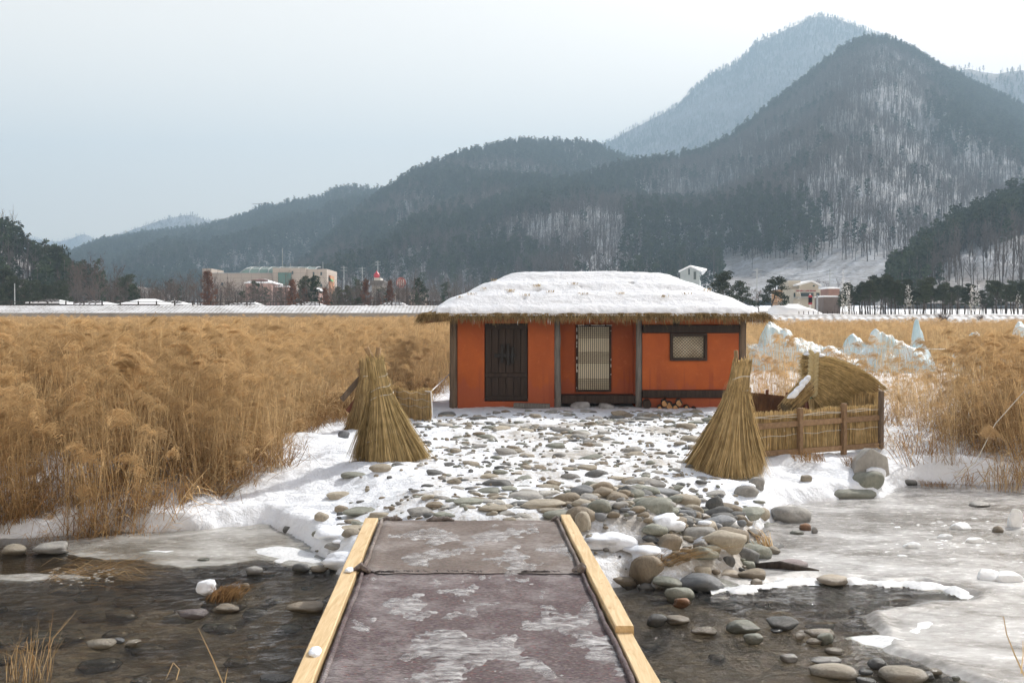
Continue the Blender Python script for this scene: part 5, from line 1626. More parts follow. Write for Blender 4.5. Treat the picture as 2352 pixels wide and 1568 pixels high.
# side return of the fence
FC = FB + Vector((0.5, 1.6, 0)); FC.z = gz(FC.x, FC.y)
fence2 = empty("straw_fence", FB, "dark end of the straw fence running back beside the tall post", "fence")
b = MB(); reed_screen(b, FB + Vector((0.04, .1, 0)), FC, .0, .62, 1000, .06, .05, .009); tag(b.build("straw_panel", STRAW, fence2), kind="stuff")
q = MB(); q.beam((FC.x, FC.y, FC.z - .05), (FC.x, FC.y, FC.z + .8), .08, .08); q.build("post", REDWOOD, fence2)
# brown brushwood screen behind, and the reed mat left of the hut
BRUSH = mat_leafy("brown_brushwood", (0.17, 0.085, 0.04), (0.10, 0.05, 0.028), .1, .2, 6)
A2, B2 = on_ground(1718, 930), on_ground(1856, 934)
A2 = Vector((at(1718, 930, 20.6).x, 20.6, gz(4.2, 20.6))); B2 = Vector((at(1858, 930, 20.0).x, 20.0, gz(5.6, 20.0)))
scr = empty("brushwood_screen", A2, "dark brown brushwood screen behind the shaggy straw cone", "fence")
b = MB(); reed_screen(b, A2, B2, .0, lambda f: .60 - .10 * f, 2200, .03, .03, .010); tag(b.build("brush_panel", BRUSH, scr), kind="stuff")
for f in (0.03, .33, .66, .97):
    p = A2.lerp(B2, f); q = MB(); q.beam((p.x, p.y + .05, p.z - .05), (p.x, p.y + .05, p.z + .70 - .12 * f), .05, .05); q.build("post", REDWOOD, scr)
A3, B3 = Vector((at(893, 895, 22.5).x, 22.5, 0)), Vector((at(990, 895, 21.5).x, 21.5, 0))
A3.z = gz(A3.x, A3.y); B3.z = gz(B3.x, B3.y)
mat_ = empty("reed_mat_fence", A3, "brown reed mat fence with pale strings left of the hut", "fence")
b = MB(); reed_screen(b, A3, B3, .0, lambda f: .60 + .05 * math.sin(f * 9), 1150, .06, .04, .008); tag(b.build("reed_panel", STRAW, mat_), kind="stuff")
dM = (B3 - A3).normalized(); nM = Vector((dM.y, -dM.x, 0)); nM = nM if nM.y < 0 else -nM
for zz in (.28, .42, .55):
    q = MB(); q.tube([A3.lerp(B3, k / 20) + nM * .045 + Vector((0, 0, zz + .02 * math.sin(k * 1.1 + zz * 20))) for k in range(21)], .004, 5, 0, False); q.build("tie_string", ROPE, mat_, True)
q = MB(); pts = [B3 + Vector((0, -.05, .60)), B3 + Vector((.02, -.05, .35)), B3 + Vector((.03, -.06, .12)), B3 + Vector((0, -.05, .0))]
q.tube([B3 + Vector((-.12, -.04, .61)), B3 + Vector((.0, -.04, .60)), Vector((HX(1032), YF - .02, .98 - .22))], [.011, .011, .011], 7); q.tube(pts, [.011, .012, .012, .01], 7)
tag(q.build("white_pipe", mat_noise("white_plastic", (.66, .66, .66), (.78, .78, .78), 4, .4, .05), None, True), "thin white pipe from the reed mat fence to the hut corner", "pipe")

# ------------------------------------------------------------------ straw shelter on the right
YS = 18.6
shp = at(1866, 935, YS); shp.z = gz(shp.x, shp.y)
shel = empty("straw_shelter", shp, "leaning straw shelter with a braided edge and wind swept thatch behind the straw fence", "straw shelter")
T0, T1 = at(1866, 812, YS), at(1862, 905, YS)
b = MB()
def sweep(s, g):
    """s along the braid from the top, g along the straw"""
    st = T0.lerp(T1, s)
    e_top = at(2036, 893, YS + .35); e_low = at(1905, 945, YS + .1)
    en_ = e_top.lerp(e_low, max(0.0, s) ** .8)
    c = Vector((st.x + (en_.x - st.x) * .55, st.y, st.z + (en_.z - st.z) * (.26 + .2 * s)))
    p = st * (1 - g) ** 2 + c * (2 * g * (1 - g)) + en_ * g * g
    return p
vs = []; fs = []
for i in range(9):
    for j in range(11):
        p = sweep(i / 8, j / 10 * .86); vs.append((p.x, p.y + .09 + .25 * (j / 10) * 0, p.z - .03))
for i in range(8):
    for j in range(10): fs.append((i * 11 + j, i * 11 + j + 1, i * 11 + 12 + j, i * 11 + 11 + j))
nb = len(vs); vs += [(x, y + .35, z - .04) for x, y, z in vs]; fs += [tuple(q + nb for q in f[::-1]) for f in fs]
rim_ = [i * 11 for i in range(9)]; 
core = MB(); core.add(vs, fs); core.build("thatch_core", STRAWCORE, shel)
for _ in range(4200):
    s = R.random() ** 1.0; L = R.uniform(.55, 1.06); o_ = R.uniform(-.07, .06); g0 = R.choice([0, 0, R.uniform(0, .35)])
    ds = R.gauss(0, .10); pts = []
    for k in range(5):
        g = g0 + (L - g0) * k / 4
        p = sweep(min(1.05, max(-.03, s + ds * k / 4)), g); pts.append((p.x, p.y + o_ + R.uniform(-.01, .01), p.z + R.uniform(-.012, .012) + R.gauss(0, .022) * k / 4))
    b.ribbon(pts, [.010, .011, .011, .009, .003], (0, .3, 1))
for _ in range(1000):           # short butts left of the braid
    s = R.random(); st = T0.lerp(T1, s); L = R.uniform(.06, .19)
    b.ribbon([(st.x + .04, st.y + R.uniform(-.06, .3), st.z + .02), (st.x - L * .5, st.y + R.uniform(-.08, .3), st.z + R.uniform(-.02, .03)), (st.x - L, st.y + R.uniform(-.08, .3), st.z + R.uniform(-.07, .03))], [.011, .010, .003], (0, .3, 1))
tag(b.build("thatch", STRAWG, shel), kind="stuff")
b = MB()
for i in range(10):
    for sg in (-1, 1):
        p = T0.lerp(T1, (i + .25 * sg) / 9.5)
        V = [(p.x + sg * .042 + v[0] * .055, p.y - .10 + v[1] * .04, p.z + v[2] * .055 + sg * v[0] * .025) for v in ICO2_V[:]]
        b.add(V, [tuple(f) for f in ICO2_F])
b.build("straw_braid", mat_noise("braid_straw", (0.42, 0.34, 0.18), (0.58, 0.48, 0.28), 30, .9, .6, (8, 1, 8)), shel, True)
b = MB(); w0, w1 = at(1868, 945, YS + .15), at(2008, 945, YS + .15); w0.z = gz(w0.x, w0.y); w1.z = gz(w1.x, w1.y)
reed_screen(b, w0, w1, 0, lambda f: .78 - .16 * f, 1900, .04, .05, .010); tag(b.build("straw_wall", STRAW, shel), kind="stuff")
for px in (1856, 1935, 2004):
    p = at(px, 940, YS + .3); p.z = gz(p.x, p.y); q = MB(); q.beam((p.x, p.y, p.z - .05), (p.x, p.y, p.z + (.98 if px < 1900 else .62)), .07, .07); q.build("post", REDWOOD, shel)
q = MB(); p = at(1860.5, 885, YS - .10); q.box(p.x - .025, p.x + .025, p.y, p.y + .02, p.z - .22, p.z + .08); q.build("teal_strip", mat_noise("teal_tape", (.0, .2, .16), (.0, .26, .2), 5, .5, .05), shel)
for px, py, sx, sz in ((1868, 809, .12, .05), (1884, 815, .10, .035), (1855, 813, .07, .03)):
    p = at(px, py, YS); V = stone_shape(900 + px, 0, .3, ICO2_V) * np.array([sx, .12, sz])
    o = link("snow_cap", mesh_np("snow_cap", V + np.array(p[:]), ICO2_F, [SNOW], True), shel)
# straw roll with snow lying on it
ra, rb = at(1808, 938, 17.9), at(1856, 884, 18.2)
root = empty("straw_roll", ra, "straw roll leaning up to the straw shelter with snow along its top", "straw roll")
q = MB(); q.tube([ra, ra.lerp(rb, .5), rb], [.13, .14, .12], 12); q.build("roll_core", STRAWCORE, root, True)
b = MB(); dr3 = (rb - ra).normalized()
for _ in range(900):
    a = R.uniform(0, 6.28); u1 = dr3.cross(Vector((0, 1, 0))).normalized(); u2 = dr3.cross(u1); o_ = u1 * math.cos(a) * .145 + u2 * math.sin(a) * .145
    f0 = R.uniform(-.1, .5); f1 = f0 + R.uniform(.4, .7)
    b.ribbon([ra.lerp(rb, f0) + o_, ra.lerp(rb, (f0 + f1) / 2) + o_ * 1.03, ra.lerp(rb, f1) + o_ * R.uniform(.9, 1.2)], [.009, .009, .003])
tag(b.build("straw", STRAW, root), kind="stuff")
for k, (f, sx) in enumerate(((.3, .12), (.55, .13), (.8, .11), (.95, .08))):
    p = ra.lerp(rb, f) + Vector((-.03, -.09, .12)); V = stone_shape(950 + k, 0, .3, ICO2_V) * np.array([sx, .10, .055]); V = V @ np.array(Matrix.Rotation(math.atan2(dr3.z, dr3.x), 3, 'Y'))
    link("snow_cap", mesh_np("snow_cap", V + np.array(p[:]), ICO2_F, [SNOW], True), root)
# crumpled pale tarpaulin inside the enclosure
tp = on_ground(1775, 945)
tp = Vector((at(1775, 940, 17.6).x, 17.6, 0)); 
o = link("tarpaulin", height_patch("tarpaulin", mat_noise("grey_tarp", (.34, .33, .34), (.5, .49, .5), 3, .6, .3), tp.x - .45, tp.x + .5, 17.2, 18.3, .03,
        lambda x, y: .17 + .10 * np.abs(fbm(x * 3, y * 3, 3, 99)) - .45 * np.maximum(0, np.hypot((x - tp.x) / .9, (y - 17.8)) - .25), lambda x, y: gh(x, y)))
tag(o, "crumpled grey tarpaulin lying inside the straw fence", "tarpaulin")
# white rope over the right hand reeds
q = MB(); pts = [at(2195, 1092, 15.6), at(2240, 1062, 16.2), at(2286, 972, 16.4), at(2352, 898, 16.4), at(2420, 850, 16.4)]
q.tube(pts, .007, 5); tag(q.build("white_rope", ROPE, None, True), "thin white rope slanting up through the reeds at the picture edge", "rope")
q = MB(); q.tube([at(1715, 792, 34), at(1800, 806, 34), at(1870, 806, 34), at(1960, 795, 34), at(2080, 800, 34), at(2220, 801, 34)], .012, 5)
tag(q.build("white_hose", ROPE, None, True), "white hose strung in front of the ice mounds", "hose")

# ------------------------------------------------------------------ reeds
REED = mat_leafy("dry_reed", (0.55, 0.40, 0.225), (0.41, 0.285, 0.145), .2, .52, 1.6, .35)
PLUME = mat_leafy("reed_plume", (0.56, 0.40, 0.225), (0.43, 0.295, 0.15), .2, .45, 2.0, .15)
LITTER = mat_leafy("reed_litter", (0.36, 0.23, 0.11), (0.24, 0.14, 0.065), .2, .25, 2.5, .35)

def stalk(b, x, y, h, lx, ly, plume, leaves, w=.007, ns=34):
    n = 5; pts = []
    for i in range(n):
        t = i / (n - 1); pts.append((x + lx * t ** 1.6, y + ly * t ** 1.6, h * t * (1 - .06 * t)))
    b.ribbon(pts, [w, w * .95, w * .85, w * .75, w * .5], None, 0)
    for _ in range(leaves):
        t = R.uniform(.15, .85); k = t * (n - 1); i = int(k); f = k - i
        p = [pts[i][q] + (pts[i + 1][q] - pts[i][q]) * f for q in range(3)]
        a = R.gauss(0, 1.3); L = R.uniform(.15, .34); up = R.uniform(.1, .7)
        dx, dy = math.cos(a), math.sin(a)
        b.ribbon([p, (p[0] + dx * L * .4, p[1] + dy * L * .4, p[2] + L * .35 * up), (p[0] + dx * L * .8, p[1] + dy * L * .8, p[2] + L * (.3 * up - .02)), (p[0] + dx * L, p[1] + dy * L, p[2] - L * R.uniform(-.35, .3))],
                 [.009, .013, .009, 0], (-dy, dx, .2), 0)
    if plume:
        tx, ty, tz = pts[-1]
        a = R.gauss(0.1, .5); dx, dy = math.cos(a), math.sin(a) ; L = R.uniform(.30, .58)
        for j in range(ns):
            s = R.random(); bx, by, bz = tx + dx * L * s * .55, ty + dy * L * s * .55, tz + L * (.45 * s - .55 * s * s) - .05 + R.uniform(-.05, .02)
            l = R.uniform(.12, .26) * (1 - .35 * s); sp = R.gauss(0, .32)
            ex, ey = dx * math.cos(sp) - dy * math.sin(sp), dx * math.sin(sp) + dy * math.cos(sp)
            b.ribbon([(bx, by, bz), (bx + ex * l * .55, by + ey * l * .55, bz + l * R.uniform(.15, .55)), (bx + ex * l, by + ey * l, bz + l * R.uniform(-.35, .35))], [.005, .008, 0], (ey * .3, -ex * .3, 1), 1)
def clump(k, n, h, rad_c, plume_p, leaves, lean, short, w=.007, ns=34):
    b = MB()
    for _ in range(n):
        a = R.uniform(0, 6.28); r = rad_c * math.sqrt(R.random()); x, y = r * math.cos(a), r * math.sin(a)
        hh = h * R.uniform(.60, 1.10)
        stalk(b, x, y, hh, R.gauss(lean, .17), R.gauss(0, .15), R.random() < plume_p, leaves + R.choice([0, 1]), w, ns)
    for _ in range(short):      # bent and broken stems low in the clump
        a = R.uniform(0, 6.28); r = rad_c * math.sqrt(R.random()); x, y = r * math.cos(a), r * math.sin(a); q = R.uniform(0, 6.28); L = R.uniform(.25, .8)
        b.ribbon([(x, y, 0), (x + math.cos(q) * L * .35, y + math.sin(q) * L * .35, L * R.uniform(.3, .7)), (x + math.cos(q) * L * .9, y + math.sin(q) * L * .9, L * R.uniform(.1, .6))], [.008, .008, .003], None, 2)
    return b.mesh("reed_clump", [REED, PLUME, LITTER])
def lib(name, meshes):
    c = bpy.data.collections.new(name)
    for i, me in enumerate(meshes):
        o = bpy.data.objects.new(name, me); c.objects.link(o)
    return c
C_NEAR = lib("reed_clump", [clump(i, 22, 1.76, .30, .13, 1, -.04, 20) for i in range(7)])
C_FAR = lib("reed_clump_far", [clump(i, 28, 1.88, .55, .22, 1, 0.0, 3, .013, 18) for i in range(5)])
C_LOW = lib("fallen_reeds", [clump(i, 5, .85, .30, .15, 2, .30, 34) for i in range(5)])

def big_plume(k):
    b = MB()
    for _ in range(3):
        x, y = R.uniform(-.35, .35), R.uniform(-.3, .3); h = R.uniform(1.65, 2.0); lx = R.uniform(-.25, .1)
        pts = [(x + lx * t ** 1.6, y, h * t) for t in (0, .3, .6, .85, 1)]
        b.ribbon(pts, [.009, .008, .007, .006, .004], None, 0)
        tx, ty, tz = pts[-1]; L = R.uniform(.40, .62); a = R.gauss(0, .35); dx, dy = math.cos(a), math.sin(a)
        for j in range(90):
            s = R.random(); bx, by, bz = tx + dx * L * s * .75, ty + dy * L * s * .75, tz + L * (.55 * s - .75 * s * s) - .06 + R.uniform(-.03, .02)
            l = R.uniform(.14, .32) * (1 - .4 * s); sp = R.gauss(.1, .3); ex, ey = dx * math.cos(sp) - dy * math.sin(sp), dx * math.sin(sp) + dy * math.cos(sp)
            b.ribbon([(bx, by, bz), (bx + ex * l * .5, by + ey * l * .5, bz + l * R.uniform(.0, .25)), (bx + ex * l, by + ey * l, bz - l * R.uniform(.1, .5))], [.005, .008, 0], (ey * .3, -ex * .3, 1), 1)
    return b.mesh("reed_plumes", [REED, PLUME])
C_BIG = lib("reed_plumes", [big_plume(i) for i in range(5)])
def scatter(name, coll, pts, rot, scl, idx):
    me = bpy.data.meshes.new(name)
    me.vertices.add(len(pts)); me.vertices.foreach_set("co", np.asarray(pts, np.float32).ravel())
    a = me.attributes.new("rot", 'FLOAT_VECTOR', 'POINT'); a.data.foreach_set("vector", np.asarray(rot, np.float32).ravel())
    a = me.attributes.new("scl", 'FLOAT_VECTOR', 'POINT'); a.data.foreach_set("vector", np.asarray(scl, np.float32).ravel())
    a = me.attributes.new("idx", 'INT', 'POINT'); a.data.foreach_set("value", np.asarray(idx, np.int32))
    o = link(name, me)
    ng = bpy.data.node_groups.new(name, "GeometryNodeTree")
    ng.interface.new_socket("Geometry", in_out='INPUT', socket_type='NodeSocketGeometry')
    ng.interface.new_socket("Geometry", in_out='OUTPUT', socket_type='NodeSocketGeometry')
    gi, go = ng.nodes.new("NodeGroupInput"), ng.nodes.new("NodeGroupOutput")
    ci = ng.nodes.new("GeometryNodeCollectionInfo"); ci.inputs["Collection"].default_value = coll
    ci.inputs["Separate Children"].default_value = True; ci.inputs["Reset Children"].default_value = True
    ip = ng.nodes.new("GeometryNodeInstanceOnPoints"); ip.inputs["Pick Instance"].default_value = True
    def na(nm, t):
        n = ng.nodes.new("GeometryNodeInputNamedAttribute"); n.data_type = t; n.inputs["Name"].default_value = nm
        return [s for s in n.outputs if s.enabled and s.name == "Attribute"][0]
    er = ng.nodes.new("FunctionNodeEulerToRotation")
    ng.links.new(na("rot", 'FLOAT_VECTOR'), er.inputs[0])
    ng.links.new(gi.outputs[0], ip.inputs["Points"]); ng.links.new(ci.outputs[0], ip.inputs["Instance"])
    ng.links.new(na("idx", 'INT'), ip.inputs["Instance Index"]); ng.links.new(er.outputs[0], ip.inputs["Rotation"]); ng.links.new(na("scl", 'FLOAT_VECTOR'), ip.inputs["Scale"])
    ng.links.new(ip.outputs[0], go.inputs[0])
    md = o.modifiers.new("scatter", 'NODES'); md.node_group = ng
    return o

rs = np.random.RandomState(21)
def gpx(L): return [tuple(on_ground(px, py)[:2]) for px, py in L]
LEFT = gpx([(-500, 1232), (0, 1208), (150, 1205), (262, 1202), (330, 1180), (430, 1148), (500, 1128), (560, 1102), (630, 1085), (642, 1050), (640, 1010), (700, 985), (765, 968), (785, 930)]) + \
       [(-3.1, 20.6), (-2.6, 23), (-2.3, 31), (-40, 31), (-40, 12)]
RIGHT = [(5.0, 31), (4.9, 22.5), (6.2, 20.6), (7.2, 19.6)] + gpx([(2060, 1040), (2110, 1058), (2200, 1076), (2300, 1086), (2420, 1092), (2700, 1090)]) + [(40, 17), (40, 31)]
def rnd_rot(n, tz=.5, tl=.10):
    return np.stack([rs.normal(0, tl, n), rs.normal(0, tl, n), rs.uniform(-tz, tz, n)], 1)
def frustum(x, y, m=3.0): return np.abs(x) < 0.49 * y + m
def fill(poly, x0, x1, y0, y1, per_m2):
    n = int((x1 - x0) * (y1 - y0) * per_m2)
    x = rs.uniform(x0, x1, n); y = rs.uniform(y0, y1, n)
    k = frustum(x, y)
    x, y = x[k], y[k]
    sd = poly_sd(poly, x, y)
    return x, y, sd
allP, allR, allS, allI = [], [], [], []
lowP, lowR, lowS = [], [], []
def add_near(x, y, s, tl=.10, tz=.5):
    z = gh(x, y) - .02
    allP.append(np.stack([x, y, z], 1)); allR.append(rnd_rot(len(x), tz, tl)); allS.append(np.stack([s, s, s * rs.uniform(.92, 1.08, len(x))], 1)); allI.append(rs.randint(0, 7, len(x)))
def add_low(x, y, s, tl=.2):
    z = gh(x, y) - .02
    lowP.append(np.stack([x, y, z], 1)); lowR.append(rnd_rot(len(x), 3.1, tl)); lowS.append(np.stack([s, s, s], 1))
# left bed
x, y, sd = fill(LEFT, -19, -2, 11, 31, 9.0)
gap = ss(.15, .55, fbm(x * .7, y * .7, 2, 111)) * .55
gap = np.maximum(gap, np.exp(-((x + 6.0) / .8) ** 2 - ((y - 14.2) / 1.3) ** 2) * .55)
dens = np.where(y < 20, 1.0, .5) * (1 - gap)
k = (sd + .22 * perlin(x * 2, y * 2, 3) > 0.0) & (rs.rand(len(x)) < dens)
edge = np.clip(sd[k] / 1.2, 0, 1)
add_near(x[k], y[k], (.84 + .18 * edge) * rs.uniform(.9, 1.1, k.sum()))
k = (sd > -.25) & (sd < 1.4) & (rs.rand(len(x)) < .75 * (1 - gap))
add_low(x[k], y[k], rs.uniform(.5, 1.15, k.sum()))
# right bed: sparse and trampled close to the shelter, tall at the picture edge
x, y, sd = fill(RIGHT, 4.5, 20, 15.5, 31, 9.0)
px_, _ = pix(x, y, 0 * x)
dens = np.where(y < 21.0, ss(2080, 2290, px_) * (.50 + .3 * ss(-.2, .3, fbm(x * .9, y * .9, 2, 116))) + .07, .05 + .30 * ss(2280, 2420, px_)) * (1 - .45 * ss(.1, .5, fbm(x * .8, y * .8, 2, 115)))
k = (sd > 0) & (rs.rand(len(x)) < dens) & ((px_ > 1735) | (y > 28.5))
add_near(x[k], y[k], rs.uniform(.85, 1.08, k.sum()) * (.80 + .25 * np.clip(sd[k] / 1.5, 0, 1)), .14)
k = (sd > -.3) & (y < 21.5) & (rs.rand(len(x)) < .42 * (.4 + .9 * ss(-.2, .3, fbm(x * 1.1, y * 1.1, 2, 117))))
add_low(x[k], y[k], rs.uniform(.6, 1.3, k.sum()), .3)
x, y, sd = fill(RIGHT, 4.5, 20, 20.5, 30, 4.0)
px_, _ = pix(x, y, 0 * x); k = (sd > 0) & (px_ > 1738) & (px_ < 2330) & (rs.rand(len(x)) < .42)
add_near(x[k], y[k], rs.uniform(.42, .66, k.sum()), .2)
# behind the enclosure the bed thins out before the ice
P = np.concatenate(allP)
tag(scatter("reed_bed", C_NEAR, P, np.concatenate(allR), np.concatenate(allS), np.concatenate(allI)), kind="stuff")
P = np.concatenate(lowP)
tag(scatter("reed_litter", C_LOW, P, np.concatenate(lowR), np.concatenate(lowS), rs.randint(0, 5, len(P))), kind="stuff")
x = np.concatenate([rs.uniform(-12, -3.2, 80), rs.uniform(6.2, 11, 60)]); y = np.concatenate([rs.uniform(13.2, 24, 80), rs.uniform(16.5, 22, 60)])
k = np.where(x < 0, poly_sd(LEFT, x, y), poly_sd(RIGHT, x, y)) > .7; k &= (x < 0) | (pix(x, y, 0 * x)[0] > 2090); x, y = x[k], y[k]
s = rs.uniform(.80, 1.0, len(x)) * np.where(x > 0, .92, 1.0)
tag(scatter("reed_plumes", C_BIG, np.stack([x, y, gh(x, y)], 1), rnd_rot(len(x), .35, .05), np.stack([s, s, s], 1), rs.randint(0, 5, len(x))), kind="stuff")
# far beds
n = int(110 * 73 * 3.2)
x = rs.uniform(-58, 52, n); y = rs.uniform(31, 104, n); k = frustum(x, y, 4); x, y = x[k], y[k]
pxf, _ = pix(x, y, 0 * x); icez = ss(1690, 1725, pxf) * ss(2460, 2380, pxf) * ss(47, 45, y)
dens = np.where(y < 48, 1.0, .62) * (1 - .96 * icez) * np.where((x > 4) & (y > 84), 0, 1) * (1 - .5 * ss(.2, .5, fbm(x * .2, y * .2, 2, 121)))
k = rs.rand(len(x)) < dens
x, y = x[k], y[k]
s = np.where(x > 3, .86 + .06 * ss(45, 80, y), .95 + .07 * ss(40, 95, y)) * rs.uniform(.85, 1.12, len(x))
s = s * (1 + .10 * fbm(x * .25, y * .25, 2, 123))
tag(scatter("reed_bed", C_FAR, np.stack([x, y, gh(x, y)], 1), rnd_rot(len(x), .5, .08), np.stack([s, s, s], 1), rs.randint(0, 5, len(x))), kind="stuff")

# single tufts, fallen reeds and stalks that stand apart
def tuft(name, label, p, n, h, spread, lean, mats=(REED, PLUME, LITTER), w=.007, cat="reeds", flat=1.0, plume=0.0):
    b = MB()
    for _ in range(n):
        a = R.uniform(0, 6.28); q = spread * math.sqrt(R.random()); L = h * R.uniform(.5, 1.1)
        lx, ly = R.gauss(lean[0], .25) * L, R.gauss(lean[1], .2) * L
        b.ribbon([(p.x + q * math.cos(a), p.y + q * math.sin(a), p.z - .02), (p.x + q * math.cos(a) + lx * .4, p.y + q * math.sin(a) + ly * .4, p.z + L * .55 * flat), (p.x + q * math.cos(a) + lx, p.y + q * math.sin(a) + ly, p.z + L * flat * R.uniform(.5, 1))], [w, w, w * .35], None, R.choice([0, 0, 2]))
    return tag(b.build(name, list(mats)), label, cat)
tuft("reed_tuft", "cut reed tuft fanning out to the right on the shore snow", on_ground(505, 1132), 90, .55, .12, (1.0, .1), flat=.45)
tuft("reed_tuft", "short upright reed stubble beside the bent tuft on the snow", on_ground(425, 1150), 60, .38, .10, (.1, 0))
tuft("reed_tuft", "thin loose reeds standing at the snow edge over the ice", on_ground(270, 1212), 45, .6, .25, (.15, -.1))
tuft("reed_tuft", "dry reed stalks rising from the far ice at the right edge", on(2310, 1128, ZW), 60, .9, .25, (.1, 0))
tuft("reed_tuft", "wispy dry stalks in the shallow water at the bottom left corner", on(60, 1590, ZW - .1), 60, .62, .20, (.1, .0), w=.005)
q = MB(); q.ribbon([at(515, 1575, 5.5), at(488, 1510, 5.55), at(455, 1440, 5.6)], [.008, .006, .002], (1, 0, 0)); q.ribbon([at(515, 1575, 5.5), at(520, 1548, 5.5), at(524, 1530, 5.5)], [.006, .005, .001], (1, 0, 0))
q.ribbon([at(405, 1560, 5.5), at(412, 1535, 5.5), at(398, 1520, 5.5), at(380, 1560, 5.5)], [.005, .004, .004, .001], (1, 0, 0)); tag(q.build("dry_stem", REED), "single bent dry stem over the dark ripples before the bridge", "stem")
q = MB(); q.ribbon([at(2375, 1600, 5.2), at(2330, 1500, 5.3), at(2312, 1455, 5.35), at(2305, 1415, 5.4), at(2296, 1412, 5.4)], [.010, .008, .006, .005, .002], (1, 0, 0)); q.ribbon([at(2345, 1545, 5.2), at(2350, 1500, 5.2), at(2349, 1470, 5.2)], [.006, .005, .002], (1, 0, 0))
tag(q.build("dry_stem", REED), "bent bare twig before the white ice at the picture edge", "stem")
# reeds lying in the pool, iced over
b = MB()
for _ in range(150):
    p = on(R.uniform(90, 285), R.gauss(1320, 13), ZW); a = R.gauss(.2, .5); L = R.uniform(.15, .7)
    b.ribbon([(p.x, p.y, ZW + R.uniform(0, .05)), (p.x + math.cos(a) * L * .5, p.y + math.sin(a) * L * .5, ZW + R.uniform(.01, .10)), (p.x + math.cos(a) * L, p.y + math.sin(a) * L, ZW + R.uniform(0, .05))], [.008, .008, .003], None, R.choice([0, 0, 2]))
tag(b.build("fallen_reeds", [REED, PLUME, LITTER]), "fallen reeds frozen into the brown pool", "reeds")
b = MB()
for _ in range(60):
    p = on(R.uniform(110, 270), R.gauss(1322, 12), ZW); V = stone_shape(R.randint(0, 60), 0, .3, ICO2_V) * np.array([R.uniform(.01, .03), .012, .006]) + np.array(p[:]) + np.array([0, 0, R.uniform(.0, .04)])
    b.add(V.tolist(), [tuple(f) for f in ICO2_F])
tag(b.build("ice_beads", ICE_L, None, True), kind="stuff")
p = on(505, 1378, ZW)
tuft("grass_clump", "brown grass clump in the stream with a snow cap on it", p + Vector((0, .1, 0)), 260, .30, .16, (.5, -.2), (LITTER, LITTER, LITTER), flat=.5, cat="grass")
V = stone_shape(990, 0, .25) * np.array([.085, .08, .07]); o = link("snow_lump", mesh_np("snow_lump", V, ICO_F, [SNOW], True)); o.location = p + Vector((-.14, .06, .10)); tag(o, "rounded snow cap sitting on the grass clump in the stream", "snow")
tuft("grass_clump", "flattened dry reeds wedged under the veined boulder on the bank", on_ground(1520, 1335) + Vector((0, 0, .03)), 130, .75, .14, (.9, .35), flat=.18)
tuft("grass_clump", "dry grass sprouting behind the tan stone at the ice edge", on(1765, 1270, ZW), 50, .40, .08, (-.3, .1), flat=.8)
for i, (px, py, lab) in enumerate(((1980, 1072, "dry grass hanging over the snow by the five sided boulder"), (1860, 1060, "dry grass on the snow bank in front of the straw fence"), (2160, 1085, "matted brown grass on the bank under the reeds"), (2290, 1100, "matted brown grass tussock close to the picture edge"))):
    tuft("grass_clump", lab, on_ground(px, py) + Vector((0, .05, .03)), 160, .42, .25, (-.3, -.2), (LITTER, LITTER, LITTER), flat=.45, cat="grass")
q = MB(); q.tube([on(1730, 1298, ZW + .03), on(1790, 1297, ZW + .05), on(1880, 1312, ZW + .03)], [.03, .05, .02], 7, 0, True, .3); tag(q.build("driftwood", BARK, None, True), "dark driftwood piece frozen into the ice beside the purple stone", "driftwood")
# lumps and shards of ice out on the sheet
for i, (px, py, sx, sz, lab) in enumerate(((2275, 1332, .16, .07, "lump of white ice on the ice sheet"), (2312, 1333, .17, .07, "yellowish ice lump beside the white one"), (2330, 1212, .10, .16, "upright clear ice shard at the picture edge"), (2203, 1216, .14, .06, "tilted clear ice plate on the rough ice"),
                                           (2100, 1258, .12, .05, "small broken ice plate on the rough ice"), (2170, 1238, .10, .05, "broken ice chunk amid the rubble ice"), (2240, 1246, .12, .05, "glassy ice chunk amid the rubble ice"))):
    p = on(px, py, ZW); V = stone_shape(1100 + i, .7, .2, ICO2_V) * np.array([sx, sx * .7, sz]); o = link("ice_chunk", mesh_np("ice_chunk", V, ICO2_F, [ICE_W], False)); o.location = p + Vector((0, 0, sz * .5)); tag(o, lab, "ice", "ice pieces on the frozen stream")
b = MB()
for _ in range(420):
    px, py = R.uniform(2030, 2380), R.gauss(1240, 26); p = on(px, py, ZW); s = R.uniform(.015, .06)
    V = stone_shape(R.randint(0, 30), .8, .2, ICO2_V[:]) * np.array([s, s * .8, s * .4]) + np.array(p[:])
    b.add(V.tolist(), [tuple(f) for f in ICO2_F])
tag(b.build("rubble_ice", ICE_W), kind="stuff")

# ------------------------------------------------------------------ trees
PINEN = mat_leafy("pine_needles", (0.045, 0.055, 0.034), (0.07, 0.078, 0.048), .25, .15, .6)
TWIG = mat_noise("bare_twigs", (0.085, 0.058, 0.046), (0.135, 0.098, 0.08), 2.0, .9, 0, vary=.2)
RUST = mat_leafy("rust_leaves", (0.22, 0.10, 0.055), (0.15, 0.07, 0.042), .2, .3, .8)
GREENB = mat_leafy("dull_green_leaves", (0.075, 0.080, 0.045), (0.10, 0.095, 0.055), .2, .2, .8)

